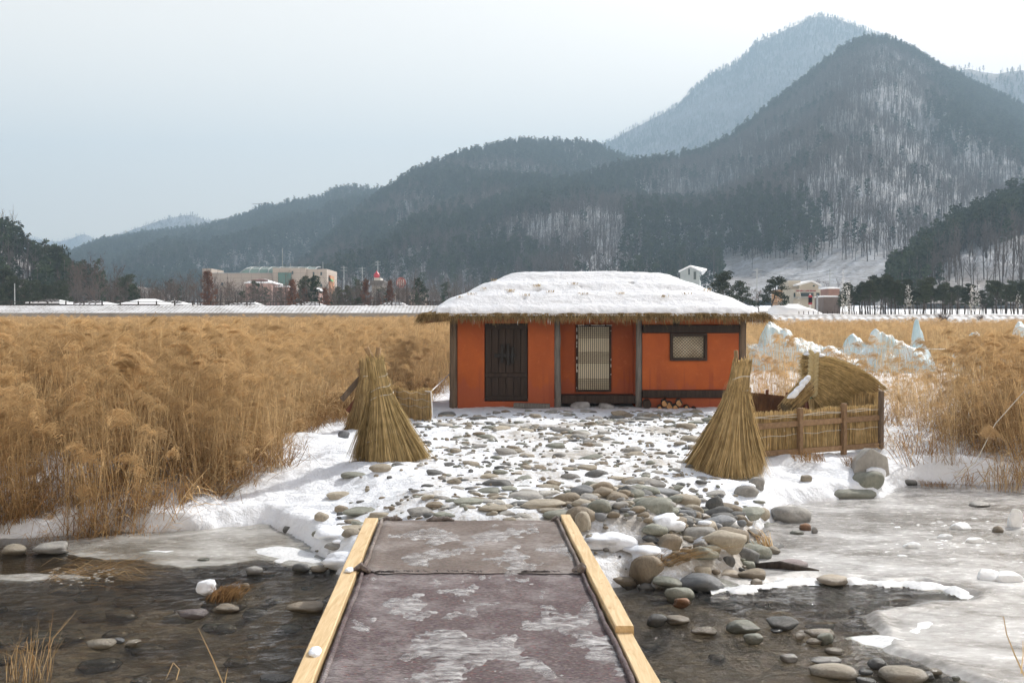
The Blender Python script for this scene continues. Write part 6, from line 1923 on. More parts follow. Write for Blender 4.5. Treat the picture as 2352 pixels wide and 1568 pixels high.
def limb(bT, bC, p, d, L, r, lev, rng, tw, spread=.55, up=.25):
    p = Vector(p); d = Vector(d).normalized(); pts = [p]
    n = 3
    for i in range(n):
        d = (d + Vector((rng.gauss(0, .13), rng.gauss(0, .13), rng.gauss(up * .3, .08)))).normalized()
        pts.append(pts[-1] + d * (L / n))
    if lev >= 2: bC.tube(pts, [r, r * .8, r * .62, r * .45], 4, 0, False)
    else: bC.ribbon(pts, [r * 2, r * 1.7, r * 1.3, r * .6 if lev else 0.004], None)
    if lev == 0:
        for _ in range(tw):
            q = pts[rng.randint(1, n)]; e = (d + Vector((rng.gauss(0, .6), rng.gauss(0, .6), rng.gauss(.2, .4)))).normalized() * L * rng.uniform(.4, .9)
            bC.ribbon([q, q + e * .5 + Vector((0, 0, .02)), q + e], [.065, .05, 0.02], None)
        return
    for _ in range(4 if lev > 1 else 4):
        k = rng.randint(1, n); q = pts[k]
        e = (d + Vector((rng.gauss(0, spread), rng.gauss(0, spread), rng.gauss(up, .3)))).normalized()
        limb(bT, bC, q, e, L * rng.uniform(.5, .75), r * .5, lev - 1, rng, tw, spread, up)

def bare_meshes(seed, h, spread=.55, up=.25, tw=3, nl=9, first=.28):
    rng = random.Random(seed); bT, bC = MB(), MB()
    pts = []; x = y = 0.0
    for i in range(7):
        pts.append((x, y, h * .78 * i / 6)); x += rng.gauss(0, .012 * h); y += rng.gauss(0, .012 * h)
    r = h * .016
    bT.tube(pts, [r * (1.15 - .15 * i) for i in range(7)], 7)
    for i in range(nl):
        t = first + (1 - first) * (i + rng.random()) / nl
        k = min(5.99, t * 6); a, f = int(k), k - int(k)
        p = Vector(pts[a]).lerp(Vector(pts[a + 1]), f); ang = rng.uniform(0, 6.28)
        d = Vector((math.cos(ang) * spread * 1.5, math.sin(ang) * spread * 1.5, .6 + up))
        limb(bT, bC, p, d, h * (.42 - .22 * t), r * (1 - .55 * t) * .55, 2, rng, tw, spread, up)
    return bT.mesh("trunk", BARK), bC.mesh("crown", TWIG)

def leaf_cloud(b, c, rx, ry, rz, n, s, rng, shell=.35):
    for _ in range(n):
        u = Vector((rng.gauss(0, 1), rng.gauss(0, 1), rng.gauss(0, 1))).normalized() * (shell + (1 - shell) * rng.random()) ** .6
        p = Vector((c[0] + u.x * rx, c[1] + u.y * ry, c[2] + u.z * rz))
        d = Vector((rng.gauss(0, 1), rng.gauss(0, 1), rng.gauss(0, .7))).normalized(); e = d.cross(Vector((rng.gauss(0, 1), rng.gauss(0, 1), rng.gauss(0, 1)))).normalized()
        q = s * rng.uniform(.6, 1.3)
        b.add([p - d * q, p + e * q * .55, p + d * q, p - e * q * .55], [(0, 1, 2, 3)])

def rust_meshes(seed, h, w):
    tm, cm = bare_meshes(seed, h, .4, .3, 2, 8, .2)
    rng = random.Random(seed + 9); b = MB()
    for i in range(46):
        t = (i + rng.random()) / 46; z = h * (.18 + .80 * t); r = w * (1 - .85 * t ** 1.3) * (.4 + .6 * min(1, t * 5)); a = rng.uniform(0, 6.28); q = r * rng.uniform(.2, .95)
        leaf_cloud(b, (q * math.cos(a), q * math.sin(a), z), w * .26, w * .26, h * .05, 34, h * .024, rng)
    return tm, b.mesh("crown", RUST), cm

def pine_meshes(seed, h, w, low=.35, mat=None, nc=15):
    rng = random.Random(seed); bT, b = MB(), MB(); pts = []; x = y = 0.0
    for i in range(7):
        pts.append((x, y, h * .93 * i / 6)); x += rng.gauss(0, .022 * h); y += rng.gauss(0, .022 * h)
    bT.tube(pts, [h * .020 * (1.15 - .14 * i) for i in range(7)], 7)
    for i in range(nc):
        t = low + (1 - low) * (i + .5) / nc; k = min(5.99, t * 6); p = Vector(pts[int(k)]).lerp(Vector(pts[int(k) + 1]), k - int(k))
        a = i * 2.4 + rng.uniform(-.5, .5); rr = w * (1.0 - .72 * max(0, (t - low) / (1 - low)) ** 1.6) * rng.uniform(.45, .85)
        c = p + Vector((math.cos(a) * rr, math.sin(a) * rr, h * .03))
        bT.tube([p, c], [h * .007, h * .004], 5, 0, False)
        for _ in range(3):
            cc = c + Vector((rng.gauss(0, w * .14), rng.gauss(0, w * .14), rng.gauss(0, h * .012)))
            leaf_cloud(b, cc, w * .34, w * .34, h * .055, 60, h * .022, rng, .2)
    return bT.mesh("trunk", BARK), b.mesh("crown", mat or PINEN)

def fir_meshes(seed, h, w):
    rng = random.Random(seed); bT, b = MB(), MB()
    bT.tube([(0, 0, 0), (0, 0, h * .5), (0, 0, h)], [h * .018, h * .012, .01], 6)
    for i in range(34):
        t = (i + .5) / 34; z = h * (.06 + .94 * t); r = w * (1 - t) ** .85
        for k in range(5):
            a = rng.uniform(0, 6.28); leaf_cloud(b, (math.cos(a) * r * .65, math.sin(a) * r * .65, z - r * .12), r * .35 + .05, r * .35 + .05, h * .02, 9, h * .018, rng)
    return bT.mesh("trunk", BARK), b.mesh("crown", PINEN)

def tree(name, meshes, p, label, cat="tree", group=None, s=1.0, rz=0.0):
    o = bpy.data.objects.new(name, None); o.empty_display_size = .5; COL.objects.link(o)
    o.location = p; o.scale = (s, s, s); o.rotation_euler = (0, 0, rz)
    tag(o, label, cat, group)
    for nm, me in zip(("trunk", "crown", "branches"), meshes):
        c = bpy.data.objects.new(nm, me); COL.objects.link(c); c.parent = o
    return o

BARE = [bare_meshes(41 + i, 10.0, .55, .25, 3, 9) for i in range(4)]
BARE_W = [bare_meshes(61 + i, 10.0, .85, .12, 4, 9, .22) for i in range(2)]
RUSTM = [rust_meshes(71, 10.0, 2.0), rust_meshes(72, 10.0, 2.6)]
PINES = [pine_meshes(81 + i, 10.0, 3.0, .38) for i in range(4)]
GROVE = [pine_meshes(86 + i, 10.0, 2.5, .50, None, 11) for i in range(4)]
PINE_B = [pine_meshes(91, 10.0, 3.6, .16, None, 20), pine_meshes(92, 10.0, 3.4, .25, None, 17)]
GREEN = [pine_meshes(95, 10.0, 2.6, .15, GREENB, 16)]
FIR = [fir_meshes(97, 10.0, 1.9)]

def px_tree(name, ms, px, ptop, Y, label, cat="tree", group=None, zb=None):
    x = at(px, 700, Y).x; z = gz(x, Y) if zb is None else zb
    zt = at(px, ptop, Y).z
    return tree(name, R.choice(ms), (x, Y, z - .1), label, cat, group, (zt - z) / 10.0, R.uniform(0, 6.28))
# behind the left levee
g = "bare trees of the riverside park"
for px, pt, Y in ((75, 655, 150), (130, 650, 158), (175, 640, 160), (255, 648, 150), (300, 640, 158), (345, 645, 165), (395, 632, 152), (430, 628, 160), (265, 632, 175), (330, 650, 140), (15, 640, 150), (225, 655, 145), (460, 640, 150), (45, 662, 140),
                  (110, 660, 142), (360, 662, 138), (610, 655, 145), (665, 660, 148), (705, 668, 140), (575, 660, 150), (790, 665, 148), (815, 660, 152), (840, 662, 140), (940, 668, 150), (925, 660, 165), (975, 680, 150), (760, 672, 142)):
    px_tree("bare_tree", BARE + BARE_W, px, pt, Y, "bare brown tree " + ("before the dark pines of the park" if px < 160 else "behind the second snowy pavilion" if px < 260 else "behind the largest snowy pavilion" if px < 380 else "between the largest pavilion and the museum" if px < 480 else "in front of the museum" if px < 760 else "beside the onion dome tower" if px < 900 else "between the dome tower and the hut roof"), "tree", g)
px_tree("bare_tree", BARE_W, 203, 592, 170, "tall pale grey bare tree standing over its neighbours beside the dark pines")
px_tree("bare_tree", BARE_W, 222, 584, 172, "tallest bare tree beside the dark pines of the park")
px_tree("bare_tree", BARE, 265, 615, 172, "bare tree just beside the round dark evergreen")
px_tree("bare_tree", BARE_W, 506, 648, 138, "bare tree in front of the museum's long wing")
px_tree("bare_tree", BARE_W, 541, 632, 138, "spreading bare tree before the small snow roofed building"); px_tree("bare_tree", BARE_W, 577, 645, 136, "low bare tree before the small snow roofed building")
px_tree("bare_tree", BARE, 647, 655, 136, "thin bare tree under the green glass window")
px_tree("bare_tree", BARE, 915, 645, 136, "bare dark tree standing before the flat grey building")
px_tree("rust_tree", RUSTM, 478, 620, 142, "tall rust coloured tree at the museum's left tower"); px_tree("rust_tree", RUSTM, 672, 640, 138, "rust coloured tree under the museum's glass front")
px_tree("rust_tree", [RUSTM[1]], 747, 659, 134, "rounded rust coloured tree before the museum's plain end"); px_tree("rust_tree", RUSTM, 840, 640, 145, "faded rust tree close to the onion dome tower")
px_tree("rust_tree", [RUSTM[0]], 896, 642, 140, "slim rust coloured tree beside the onion dome tower"); px_tree("rust_tree", RUSTM, 700, 660, 150, "small rust tree between the two roofs")
px_tree("rust_tree", RUSTM, 870, 672, 150, "low rust tree beneath the onion dome")
px_tree("fir_tree", FIR, 957, 662, 138, "dark narrow fir tree beside the hut's roof end")
px_tree("evergreen_tree", GREEN, 700, 630, 165, "olive green tree before the museum's corner"); px_tree("evergreen_tree", GREEN, 775, 655, 150, "dull green bushy tree beside the museum"); px_tree("evergreen_tree", GREEN, 800, 652, 155, "second dull green bushy tree beside the museum")
px_tree("evergreen_tree", PINE_B, 297, 628, 160, "round dark evergreen among bare trees"); px_tree("evergreen_tree", PINE_B, 825, 680, 138, "low dark evergreen shrub beneath the dome")
for px, pt, Y in ((5, 612, 150), (30, 630, 145), (62, 640, 148), (95, 640, 150), (20, 645, 138), (60, 655, 136), (105, 650, 140), (130, 640, 146), (150, 655, 138), (-25, 610, 150), (0, 660, 134), (85, 668, 132)):
    px_tree("dark_pine", PINES + PINE_B, px, pt, Y, "dark pine of the dense park stand " + ("cut by the left edge" if px < 10 else "just inside the left edge" if px < 70 else "at its inner end by the bare trees"), "tree", "dark pines of the park")
px_tree("dark_pine", PINES, 130, 560, 205, "tall pine standing out at the end of the left hill"); px_tree("dark_pine", PINES, 18, 495, 250, "spreading pine on the crest of the left hill", zb=at(18, 525, 250).z)
# right: pines beside the hut and the grove
px_tree("pine_tree", PINE_B, 1666, 620, 118, "big dark pine rising behind the hut's roof end"); px_tree("pine_tree", PINES, 1709, 641, 120, "smaller dark pine next to the big one by the roof")
px_tree("pine_tree", [PINE_B[1]], 1775, 630, 118, "broad layered pine before the orange house"); px_tree("bare_tree", BARE_W, 1742, 655, 130, "bare tree between the pines by the roof")
rs = np.random.RandomState(77)
gp = []
for i in range(46):
    px = 1925 + (i + rs.rand()) * 10.4; Y = rs.uniform(116, 150)
    t = 668 - 14 * math.sin((px - 1900) / 90.0) - (px - 1925) * .05 + rs.uniform(-24, 22)
    if px > 2280: t -= 8
    px_tree("grove_pine", GROVE, px, t, Y, "slender pine of the grove " + ("behind the tallest fountain spray" if px < 2005 else "between the tallest and the bell shaped spray" if px < 2060 else "behind the bell shaped fountain spray" if px < 2130 else "between the bell shaped and the double spray" if px < 2210 else "behind the double fountain spray" if px < 2290 else "at the edge of the picture"), "tree", "pines of the grove")
for px, t in ((1950, 648), (1995, 640), (2030, 646), (2120, 638), (2330, 640)): px_tree("grove_pine", PINES, px, t, 155, "taller pine standing at the back of the grove", "tree", "taller pines of the grove")
for px, pt in ((1878, 640), (1898, 645), (1925, 640)): px_tree("bare_tree", BARE, px, pt, 240, "small bare tree on the snowy field behind the houses", "tree", "bare trees on the snowy field", zb=at(px, pt + 28, 240).z)

# ------------------------------------------------------------------ buildings beyond the embankments
STONEW = mat_noise("beige_stone_cladding", (0.36, 0.30, 0.255), (0.44, 0.375, 0.325), .35, .85, .1)
def cladding():
    m, nt, b, out = new_mat("stone_cladding")
    v = coords(nt, "World", (1, 1, 1))
    br = nd(nt, "ShaderNodeTexBrick"); br.offset = 0.0
    br.inputs["Color1"].default_value = (.40, .335, .285, 1); br.inputs["Color2"].default_value = (.43, .365, .31, 1); br.inputs["Mortar"].default_value = (.28, .235, .20, 1)
    br.inputs["Scale"].default_value = .45; br.inputs["Mortar Size"].default_value = .02; br.inputs["Brick Width"].default_value = 1.2; br.inputs["Row Height"].default_value = .55
    mp = nd(nt, "ShaderNodeSeparateXYZ"); nt.links.new(v, mp.inputs[0]); cb = nd(nt, "ShaderNodeCombineXYZ")
    nt.links.new(math_n(nt, 'ADD', mp.outputs[0], mp.outputs[1]), cb.inputs[0]); nt.links.new(mp.outputs[2], cb.inputs[1]); nt.links.new(cb.outputs[0], br.inputs["Vector"])
    nt.links.new(br.outputs[0], b.inputs["Base Color"]); b.inputs["Roughness"].default_value = .8
    return m
CLAD = cladding()
GLASSG = mat_noise("green_glass", (0.02, 0.10, 0.095), (0.035, 0.15, 0.14), .3, .12, 0, spec=.6)
GLASSR = mat_noise("greenhouse_glazing", (0.15, 0.24, 0.20), (0.24, 0.33, 0.28), .25, .2, 0, spec=.6)
DARKW = mat_noise("dark_window", (0.02, 0.04, 0.05), (0.03, 0.06, 0.07), 1, .15, 0, spec=.6)
PINKW = mat_noise("pink_render", (0.36, 0.23, 0.20), (0.43, 0.29, 0.25), .6, .85, .1)
METAL = mat_noise("grey_metal", (0.32, 0.34, 0.35), (0.42, 0.44, 0.45), 2, .5, .05)
def pbox(parent, name, px0, px1, py0, py1, Y, dep, mat, off=0.0, zb=None):
    a, c = at(px0, py1, Y), at(px1, py0, Y)
    b = MB(); b.box(a.x, c.x, Y + off, Y + off + dep, a.z if zb is None else zb, c.z)
    return b.build(name, mat, parent)
def mx(a): return 459.4 + .21973 * a
def my(a): return 574.2 + .21973 * a
Y = 280.0
mus = empty("museum", (at(600, 690, Y).x, Y, gz(at(600, 690, Y).x, Y)), "long beige stone clad museum with a curved glass roof and a green glass front", "museum")
zb = 3.0
pbox(mus, "tower", mx(25), mx(118), my(190), 700, Y, 12, CLAD, 0, zb)
pbox(mus, "wing", mx(118), mx(775), my(236), 700, Y, 14, CLAD, 1.0, zb)
pbox(mus, "central_block", mx(775), mx(1110), my(186), 700, Y, 16, CLAD, -1.5, zb)
pbox(mus, "end_block", mx(1110), mx(1330), my(196), 700, Y, 16, CLAD, -.5, zb)
pbox(mus, "coping", mx(118), mx(775), my(233), my(238), Y, 14.4, METAL, .8)
def curtain(px0, px1, py0, py1, Y, off, nx, ny):
    w = pbox(mus, "window", px0, px1, py0, py1, Y, .3, GLASSG, off)
    a, c = at(px0, py1, Y), at(px1, py0, Y)
    for i in range(nx):
        for j in range(ny):
            b = MB(); x0 = a.x + (c.x - a.x) * i / nx; x1 = a.x + (c.x - a.x) * (i + 1) / nx; z0 = a.z + (c.z - a.z) * j / ny; z1 = a.z + (c.z - a.z) * (j + 1) / ny
            b.box(x0 + .06, x1 - .06, Y + off - .06, Y + off - .002, z0 + .06, z1 - .06); b.build("pane", GLASSG, w)
curtain(mx(832), mx(970), my(235), my(368), Y, -1.85, 5, 5)
for a in ((972, 988, 220, 253), ):
    pbox(mus, "window", mx(a[0]), mx(a[1]), my(a[2]), my(a[3]), Y, .2, DARKW, -1.65)
for a in ((1183, 1200, 228, 262), (1262, 1280, 228, 262), (1262, 1280, 350, 383)): pbox(mus, "window", mx(a[0]), mx(a[1]), my(a[2]), my(a[3]), Y, .2, DARKW, -.65)
pbox(mus, "window", mx(213), mx(232), my(335), my(368), Y, .2, DARKW, .85)
b = MB(); a, c = at(mx(420), my(236), Y + 6), at(mx(1200), my(160), Y + 6); vs = []; fs = []
for i in range(25):
    x = a.x + (c.x - a.x) * i / 24
    for j in range(7):
        t = j / 6 * math.pi / 2; vs.append((x + 2.2 * (math.sin(t)) * (1 if i == 0 else 0), Y + 6 + 9 * (1 - math.cos(t)), a.z + (c.z - a.z) * math.sin(t)))
for i in range(24):
    for j in range(6): fs.append((i * 7 + j, i * 7 + j + 1, i * 7 + 8 + j, i * 7 + 7 + j))
b.add(vs, fs); gr = b.build("glass_roof", GLASSR, mus)
for i in range(0, 25, 3):
    q = MB(); q.tube([Vector(vs[i * 7 + j]) + Vector((0, -.1, .1)) for j in range(7)], .12, 5); q.build("roof_rib", METAL, gr)
for j in (2, 4, 6):
    q = MB(); q.tube([Vector(vs[j]) + Vector((0, -.1, .1)), Vector(vs[24 * 7 + j]) + Vector((0, -.1, .1))], .10, 5); q.build("roof_rib", METAL, gr)
for px, h in ((mx(862), 12), (mx(945), 3), (mx(1285), 4)):
    p = at(px, my(190), Y + 4); q = MB(); q.tube([p + Vector((0, 0, -4)), p + Vector((0, 0, h * .45))], .08, 5); q.build("mast", METAL, mus)
pbox(mus, "annex", mx(1330), mx(1352), my(258), 690, Y, 6, mat_noise("orange_panel", (.42, .2, .1), (.5, .25, .13), 1, .8, 0), 2, zb)
q = MB(); p0, p1, p2 = at(mx(1340), my(262), Y + 2), at(mx(1383), my(322), Y + 2), at(mx(1340), my(322), Y + 2)
q.add([p0, p1, p2, p0 + Vector((0, 3, 0)), p1 + Vector((0, 3, 0)), p2 + Vector((0, 3, 0))], [(0, 2, 1), (3, 4, 5), (0, 1, 4, 3), (1, 2, 5, 4), (2, 0, 3, 5)]); q.build("canopy", mat_noise("green_panel", (.08, .3, .1), (.1, .36, .13), 1, .7, 0), mus)

def hip_house(name, label, cat, px0, px1, ptop, peave, pbase, Y, dep, wall_m, roof_m, ridge=.35, over=.12, wins=(), zb=None, group=None):
    a, c = at(px0, peave, Y), at(px1, ptop, Y)
    zg = gz((a.x + c.x) / 2, Y) if zb is None else zb
    root = empty(name, ((a.x + c.x) / 2, Y, zg), label, cat, group)
    w = c.x - a.x; o_ = over * w
    b = MB(); b.box(a.x + o_, c.x - o_, Y + o_ * .5, Y + dep - o_ * .5, zg - 1.0, a.z); b.build("wall", wall_m, root)
    x0, x1, y0, y1 = a.x, c.x, Y, Y + dep; xm0, xm1 = a.x + w * (.5 - ridge / 2), a.x + w * (.5 + ridge / 2); ym = Y + dep / 2
    b = MB(); t = .18
    vs = [(x0, y0, a.z), (x1, y0, a.z), (x1, y1, a.z), (x0, y1, a.z), (x0, y0, a.z + t), (x1, y0, a.z + t), (x1, y1, a.z + t), (x0, y1, a.z + t), (xm0, ym, c.z), (xm1, ym, c.z)]
    b.add(vs, [(3, 2, 1, 0), (0, 1, 5, 4), (1, 2, 6, 5), (2, 3, 7, 6), (3, 0, 4, 7), (4, 5, 9, 8), (5, 6, 9), (6, 7, 8, 9), (7, 4, 8)]); b.build("roof", roof_m, root)
    for (u0, u1, v0, v1) in wins: pbox(root, "window", u0, u1, v0, v1, Y, .1, DARKW, o_ * .5 - .06)
    return root
TILE = mat_noise("brown_tiles", (.16, .09, .075), (.22, .13, .11), 1, .8, .1)
SNOWF = mat_noise("far_roof_snow", (.78, .80, .84), (.88, .89, .91), .5, .7, .2)
h = hip_house("pink_building", "low pink building with a wide snow covered hip roof in front of the museum", "building", mx(455), mx(762), my(290), my(345), my(560), 205, 9, PINKW, SNOWF, .12, .06, ((mx(605), mx(618), my(372), my(390)), (mx(642), mx(658), my(372), my(390))))
a, c = at(mx(520), my(322), 204.9), at(mx(585), my(292), 204.9)
q = MB(); q.add([(a.x, 206, a.z), (c.x + 2, 206, a.z), (c.x, 208.5, c.z - .25), (a.x, 206, a.z + .3), (c.x + 2, 206, a.z + .3), (c.x, 208.5, c.z + .12)], [(0, 2, 1), (3, 4, 5), (0, 1, 4, 3), (1, 2, 5, 4), (2, 0, 3, 5)]); q.build("bare_roof_patch", TILE, h)
hip_house("pink_building", "smaller pink annex with snowy roof right of the wide pink building", "building", mx(735), mx(925), my(363), my(384), my(560), 208, 8, PINKW, SNOWF, .6, .05)
hip_house("garden_house", "small snow roofed house half hidden by the rust trees", "building", mx(1150), mx(1260), my(385), my(425), my(560), 190, 6, PINKW, SNOWF, .15, .1)
# dome tower
Yd = 190.0
dx = at(mx(1848), 640, Yd).x
dt = empty("dome_tower", (dx, Yd, gz(dx, Yd)), "grey tower with a red onion dome and stacked concrete rings", "tower")
pbox(dt, "shaft", mx(1795), mx(1905), my(370), 700, Yd, 6, mat_noise("tower_concrete", (.26, .235, .21), (.33, .30, .27), .5, .85, .1), 0, gz(dx, Yd) - 1)
for k in range(4):
    z0, z1 = my(315 + k * 15), my(315 + k * 15 + 9)
    pbox(dt, "ring", mx(1775 + k * 5), mx(1925 - k * 5), z0, z1, Yd, 7, mat_noise("ring_concrete", (.16, .15, .14), (.22, .2, .19), 1, .8, .1) if k == 0 else bpy.data.materials["ring_concrete"], -.5)
    pbox(dt, "band", mx(1800), mx(1900), z1, my(315 + k * 15 + 15), Yd, 5.5, STONEW, .2)
pbox(dt, "drum", mx(1812), mx(1880), my(285), my(315), Yd, 4, mat_noise("white_drum", (.55, .53, .5), (.65, .63, .6), 1, .7, .1), .8)
pdm = at(mx(1847), my(285), Yd + 2.6); rr = (at(mx(1880), 640, Yd).x - at(mx(1814), 640, Yd).x) / 2; hh = at(mx(1847), my(196), Yd).z - pdm.z
q = MB(); q.lathe([(rr * .55, -.05 * hh), (rr * .85, .06 * hh), (rr, .26 * hh), (rr * .93, .42 * hh), (rr * .66, .56 * hh), (rr * .34, .68 * hh), (rr * .15, .78 * hh), (rr * .06, .9 * hh), (.02, hh)], pdm, 24)
q.build("onion_dome", mat_noise("red_dome", (.42, .03, .05), (.52, .05, .075), 1, .35, 0, spec=.5), dt, True)
fl = empty("flat_building", (at(mx(2200), 690, 180).x, 180, 4), "low flat roofed grey building beside the dome tower", "building")
pbox(fl, "wall", mx(2035), mx(2330), my(436), 700, 180, 8, STONEW, 0, 3); pbox(fl, "roof_slab", mx(2025), mx(2345), my(424), my(437), 180, 8.6, mat_noise("dark_slab", (.12, .13, .12), (.17, .18, .17), 1, .8, 0), -.3)
for u in (2060, 2110, 2180, 2250): pbox(fl, "window", mx(u), mx(u + 26), my(470), my(510), 180, .1, DARKW, -.06)
for u in range(2050, 2330, 22): pbox(fl, "railing_post", mx(u), mx(u + 3), my(404), my(424), 180, .08, REDWOOD)
pbox(fl, "railing", mx(2050), mx(2330), my(404), my(407), 180, .07, REDWOOD, -.005)
sg = empty("round_sign", (at(mx(2101), 690, 176).x, 176, 4), "round red striped sign on a thin post above the flat grey building", "sign")
ps = at(mx(2101), my(338), 176); q = MB()
q.add([(ps.x + 0.8 * math.cos(k / 20 * 6.2832), 176, ps.z + 0.9 * math.sin(k / 20 * 6.2832)) for k in range(20)] + [(ps.x + 0.8 * math.cos(k / 20 * 6.2832), 176.1, ps.z + 0.9 * math.sin(k / 20 * 6.2832)) for k in range(20)], [tuple(range(20))[::-1]] + [(k, (k + 1) % 20, 20 + (k + 1) % 20, 20 + k) for k in range(20)])
sgd = q.build("disc", mat_noise("sign_red", (.27, .08, .07), (.33, .11, .09), 1, .5, 0), sg)
for k in range(4):
    q = MB(); q.box(ps.x - .55 + .31 * k, ps.x - .45 + .31 * k, 175.97, 175.996, ps.z - .45, ps.z + .5); q.build("stripe", bpy.data.materials["white_drum"], sgd)
q = MB(); q.tube([(ps.x, 176.12, 3), (ps.x, 176.12, ps.z)], .08, 6); q.build("post", METAL, sg)
# snow covered pavilions behind the levee, with dark eaves
DARKT = mat_noise("dark_eaves", (.05, .045, .042), (.09, .08, .075), 1, .8, 0)
PAVS = [((58, 136, 686, 697, 124), "long flat snowy pavilion roof at the far left of the embankment"), ((150, 238, 689, 701, 122), "snowy pavilion roof with dark ridge lines, second from the left edge"), ((272, 366, 684, 700, 120), "largest snow covered pavilion roof, white and smooth"),
        ((340, 420, 689, 702, 126), "low snowy roof joined to the largest pavilion"), ((516, 590, 690, 704, 122), "snowy pavilion roof with black beams below the museum wing"), ((660, 742, 692, 706, 122), "snowy pavilion roof with black beams below the rust trees"),
        ((866, 934, 690, 706, 124), "snowy pavilion roof below the onion dome"), ((806, 840, 697, 706, 124), "small snowy roof left of the pavilion below the dome")]
for (a0, a1, t_, e_, Yp), lab in PAVS:
    pv_ = hip_house("snowy_pavilion", lab, "pavilion", a0, a1, t_, e_, 712, Yp, 6, DARKT, SNOWF, .35, .12, zb=2.6, group="pavilions behind the embankment")
    A_, C_ = at(a0, e_, Yp), at(a1, t_, Yp); w = C_.x - A_.x
    q = MB(); q.box(A_.x - .05, C_.x + .05, Yp - .06, Yp + .0, A_.z - .1, A_.z + .08); q.build("eave_beam", DARKT, pv_)
    if "smooth" not in lab:
        for f in (.22, .38, .62, .78):
            xt = A_.x + w * (.5 + (f - .5) * .5); q = MB(); q.beam((A_.x + w * f, Yp - .02, A_.z + .2), (xt, Yp + 3.0, C_.z + .03), .10, .10); q.build("ridge_beam", DARKT, pv_)
        for k_ in (.35, .68):
            q = MB(); q.beam((A_.x + w * .30 * k_ , Yp + 3 * k_ - .05, A_.z + .2 + (C_.z - A_.z - .15) * k_), (C_.x - w * .30 * k_, Yp + 3 * k_ - .05, A_.z + .2 + (C_.z - A_.z - .15) * k_), .08, .08); q.build("ridge_beam", DARKT, pv_)
# railing along the embankment
rl = empty("railing", (-25, 113.5, 3.6), "dark brown post and rail fence along the top of the left embankment", "railing")
for x in np.arange(-62, 1.5, 1.9):
    q = MB(); q.box(x - .06, x + .06, 113.4, 113.5, 3.0, 4.2); q.build("post", REDWOOD if False else BARK, rl)
for z in (3.8, 4.12):
    q = MB(); q.box(-62, 1.5, 113.33, 113.395, z - .03, z + .03); q.build("rail", BARK, rl)
q = MB(); p = at(34, 700, 118); q.tube([(p.x, 118, 2.5), (p.x, 118, at(34, 650, 118).z)], [.07, .05], 6); tag(q.build("flag_pole", METAL), "bare metal pole behind the embankment before the dark pines", "pole")

# right side village
def zx(a): return 1493 + .36524 * a
def zy(a): return 545.5 + .36524 * a
CREAM = mat_noise("cream_render", (.46, .42, .35), (.56, .52, .44), .6, .85, .1)
ORANGE = mat_noise("orange_render", (.45, .25, .12), (.52, .31, .17), .6, .85, .1)
WHITEW = mat_noise("white_sheeting", (.30, .34, .355), (.38, .42, .43), .8, .7, .1)
Yw = 225.0
wh = empty("warehouse", (at(1598, 640, Yw).x, Yw, at(1598, 642, Yw).z), "white gabled warehouse at the foot of the wooded slope above the hut's roof", "warehouse")
g0, g1 = at(zx(190), zy(262), Yw), at(zx(310), zy(262), Yw); rg = at(zx(250), zy(183), Yw); ev = at(zx(190), zy(210), Yw).z; e2 = at(zx(310), zy(203), Yw)
x2 = at(zx(384), zy(262), Yw + 2).x
q = MB(); q.add([(g0.x, Yw, g0.z - 1.5), (g1.x, Yw, g0.z - 1.5), (g1.x, Yw, ev), (rg.x, Yw, rg.z), (g0.x, Yw, ev), (g0.x + 6.2, Yw + 14, g0.z - 1.5), (x2, Yw + 14, g0.z - 1.5), (x2, Yw + 14, ev), (rg.x + 6.2, Yw + 14, rg.z), (g0.x + 6.2, Yw + 14, ev)],
                [(4, 3, 2, 1, 0), (5, 6, 7, 8, 9), (1, 2, 7, 6), (0, 5, 9, 4)]); q.build("wall", WHITEW, wh)
q = MB(); q.add([(g1.x + .4, Yw - .4, ev - .2), (rg.x, Yw - .4, rg.z + .05), (rg.x + 6.2, Yw + 14.4, rg.z + .05), (x2 + .4, Yw + 14.4, ev - .2), (g1.x + .4, Yw - .4, ev + .1), (rg.x, Yw - .4, rg.z + .35), (rg.x + 6.2, Yw + 14.4, rg.z + .35), (x2 + .4, Yw + 14.4, ev + .1)],
                [(0, 1, 2, 3), (7, 6, 5, 4), (0, 4, 5, 1), (3, 7, 4, 0), (1, 5, 6, 2)]); q.build("roof", SNOWF, wh)
q = MB(); q.add([(g0.x - .4, Yw - .4, ev - .2), (rg.x, Yw - .4, rg.z + .05), (rg.x + 6.2, Yw + 14.4, rg.z + .05), (g0.x + 6, Yw + 14.4, ev - .2), (g0.x - .4, Yw - .4, ev + .1), (rg.x, Yw - .4, rg.z + .35), (rg.x + 6.2, Yw + 14.4, rg.z + .35), (g0.x + 6, Yw + 14.4, ev + .1)],
                [(3, 2, 1, 0), (4, 5, 6, 7), (1, 5, 4, 0), (0, 4, 7, 3)]); q.build("roof", SNOWF, wh)
pbox(wh, "door", zx(240), zx(251), zy(195), zy(232), Yw, .1, DARKW, -.08); pbox(wh, "door", zx(274), zx(290), zy(212), zy(262), Yw, .1, DARKW, -.08)
for u in (.2, .45, .7):
    xx = g1.x + (x2 - g1.x) * u; yy = Yw + 14 * u
    q = MB(); q.beam((xx + .03, yy, ev - 1.2), (xx + .03 + (x2 - g1.x) * .08, yy + 1.1, ev - 1.2), .12, .9); q.build("window", DARKW, wh)
Yh = 175.0
hs = empty("cream_house", (at(1852, 690, Yh).x, Yh, gz(at(1852, 690, Yh).x, Yh)), "two storey cream house with a gabled upper floor and a dark shop front", "house")
zg = gz(at(1852, 690, Yh).x, Yh) - .5
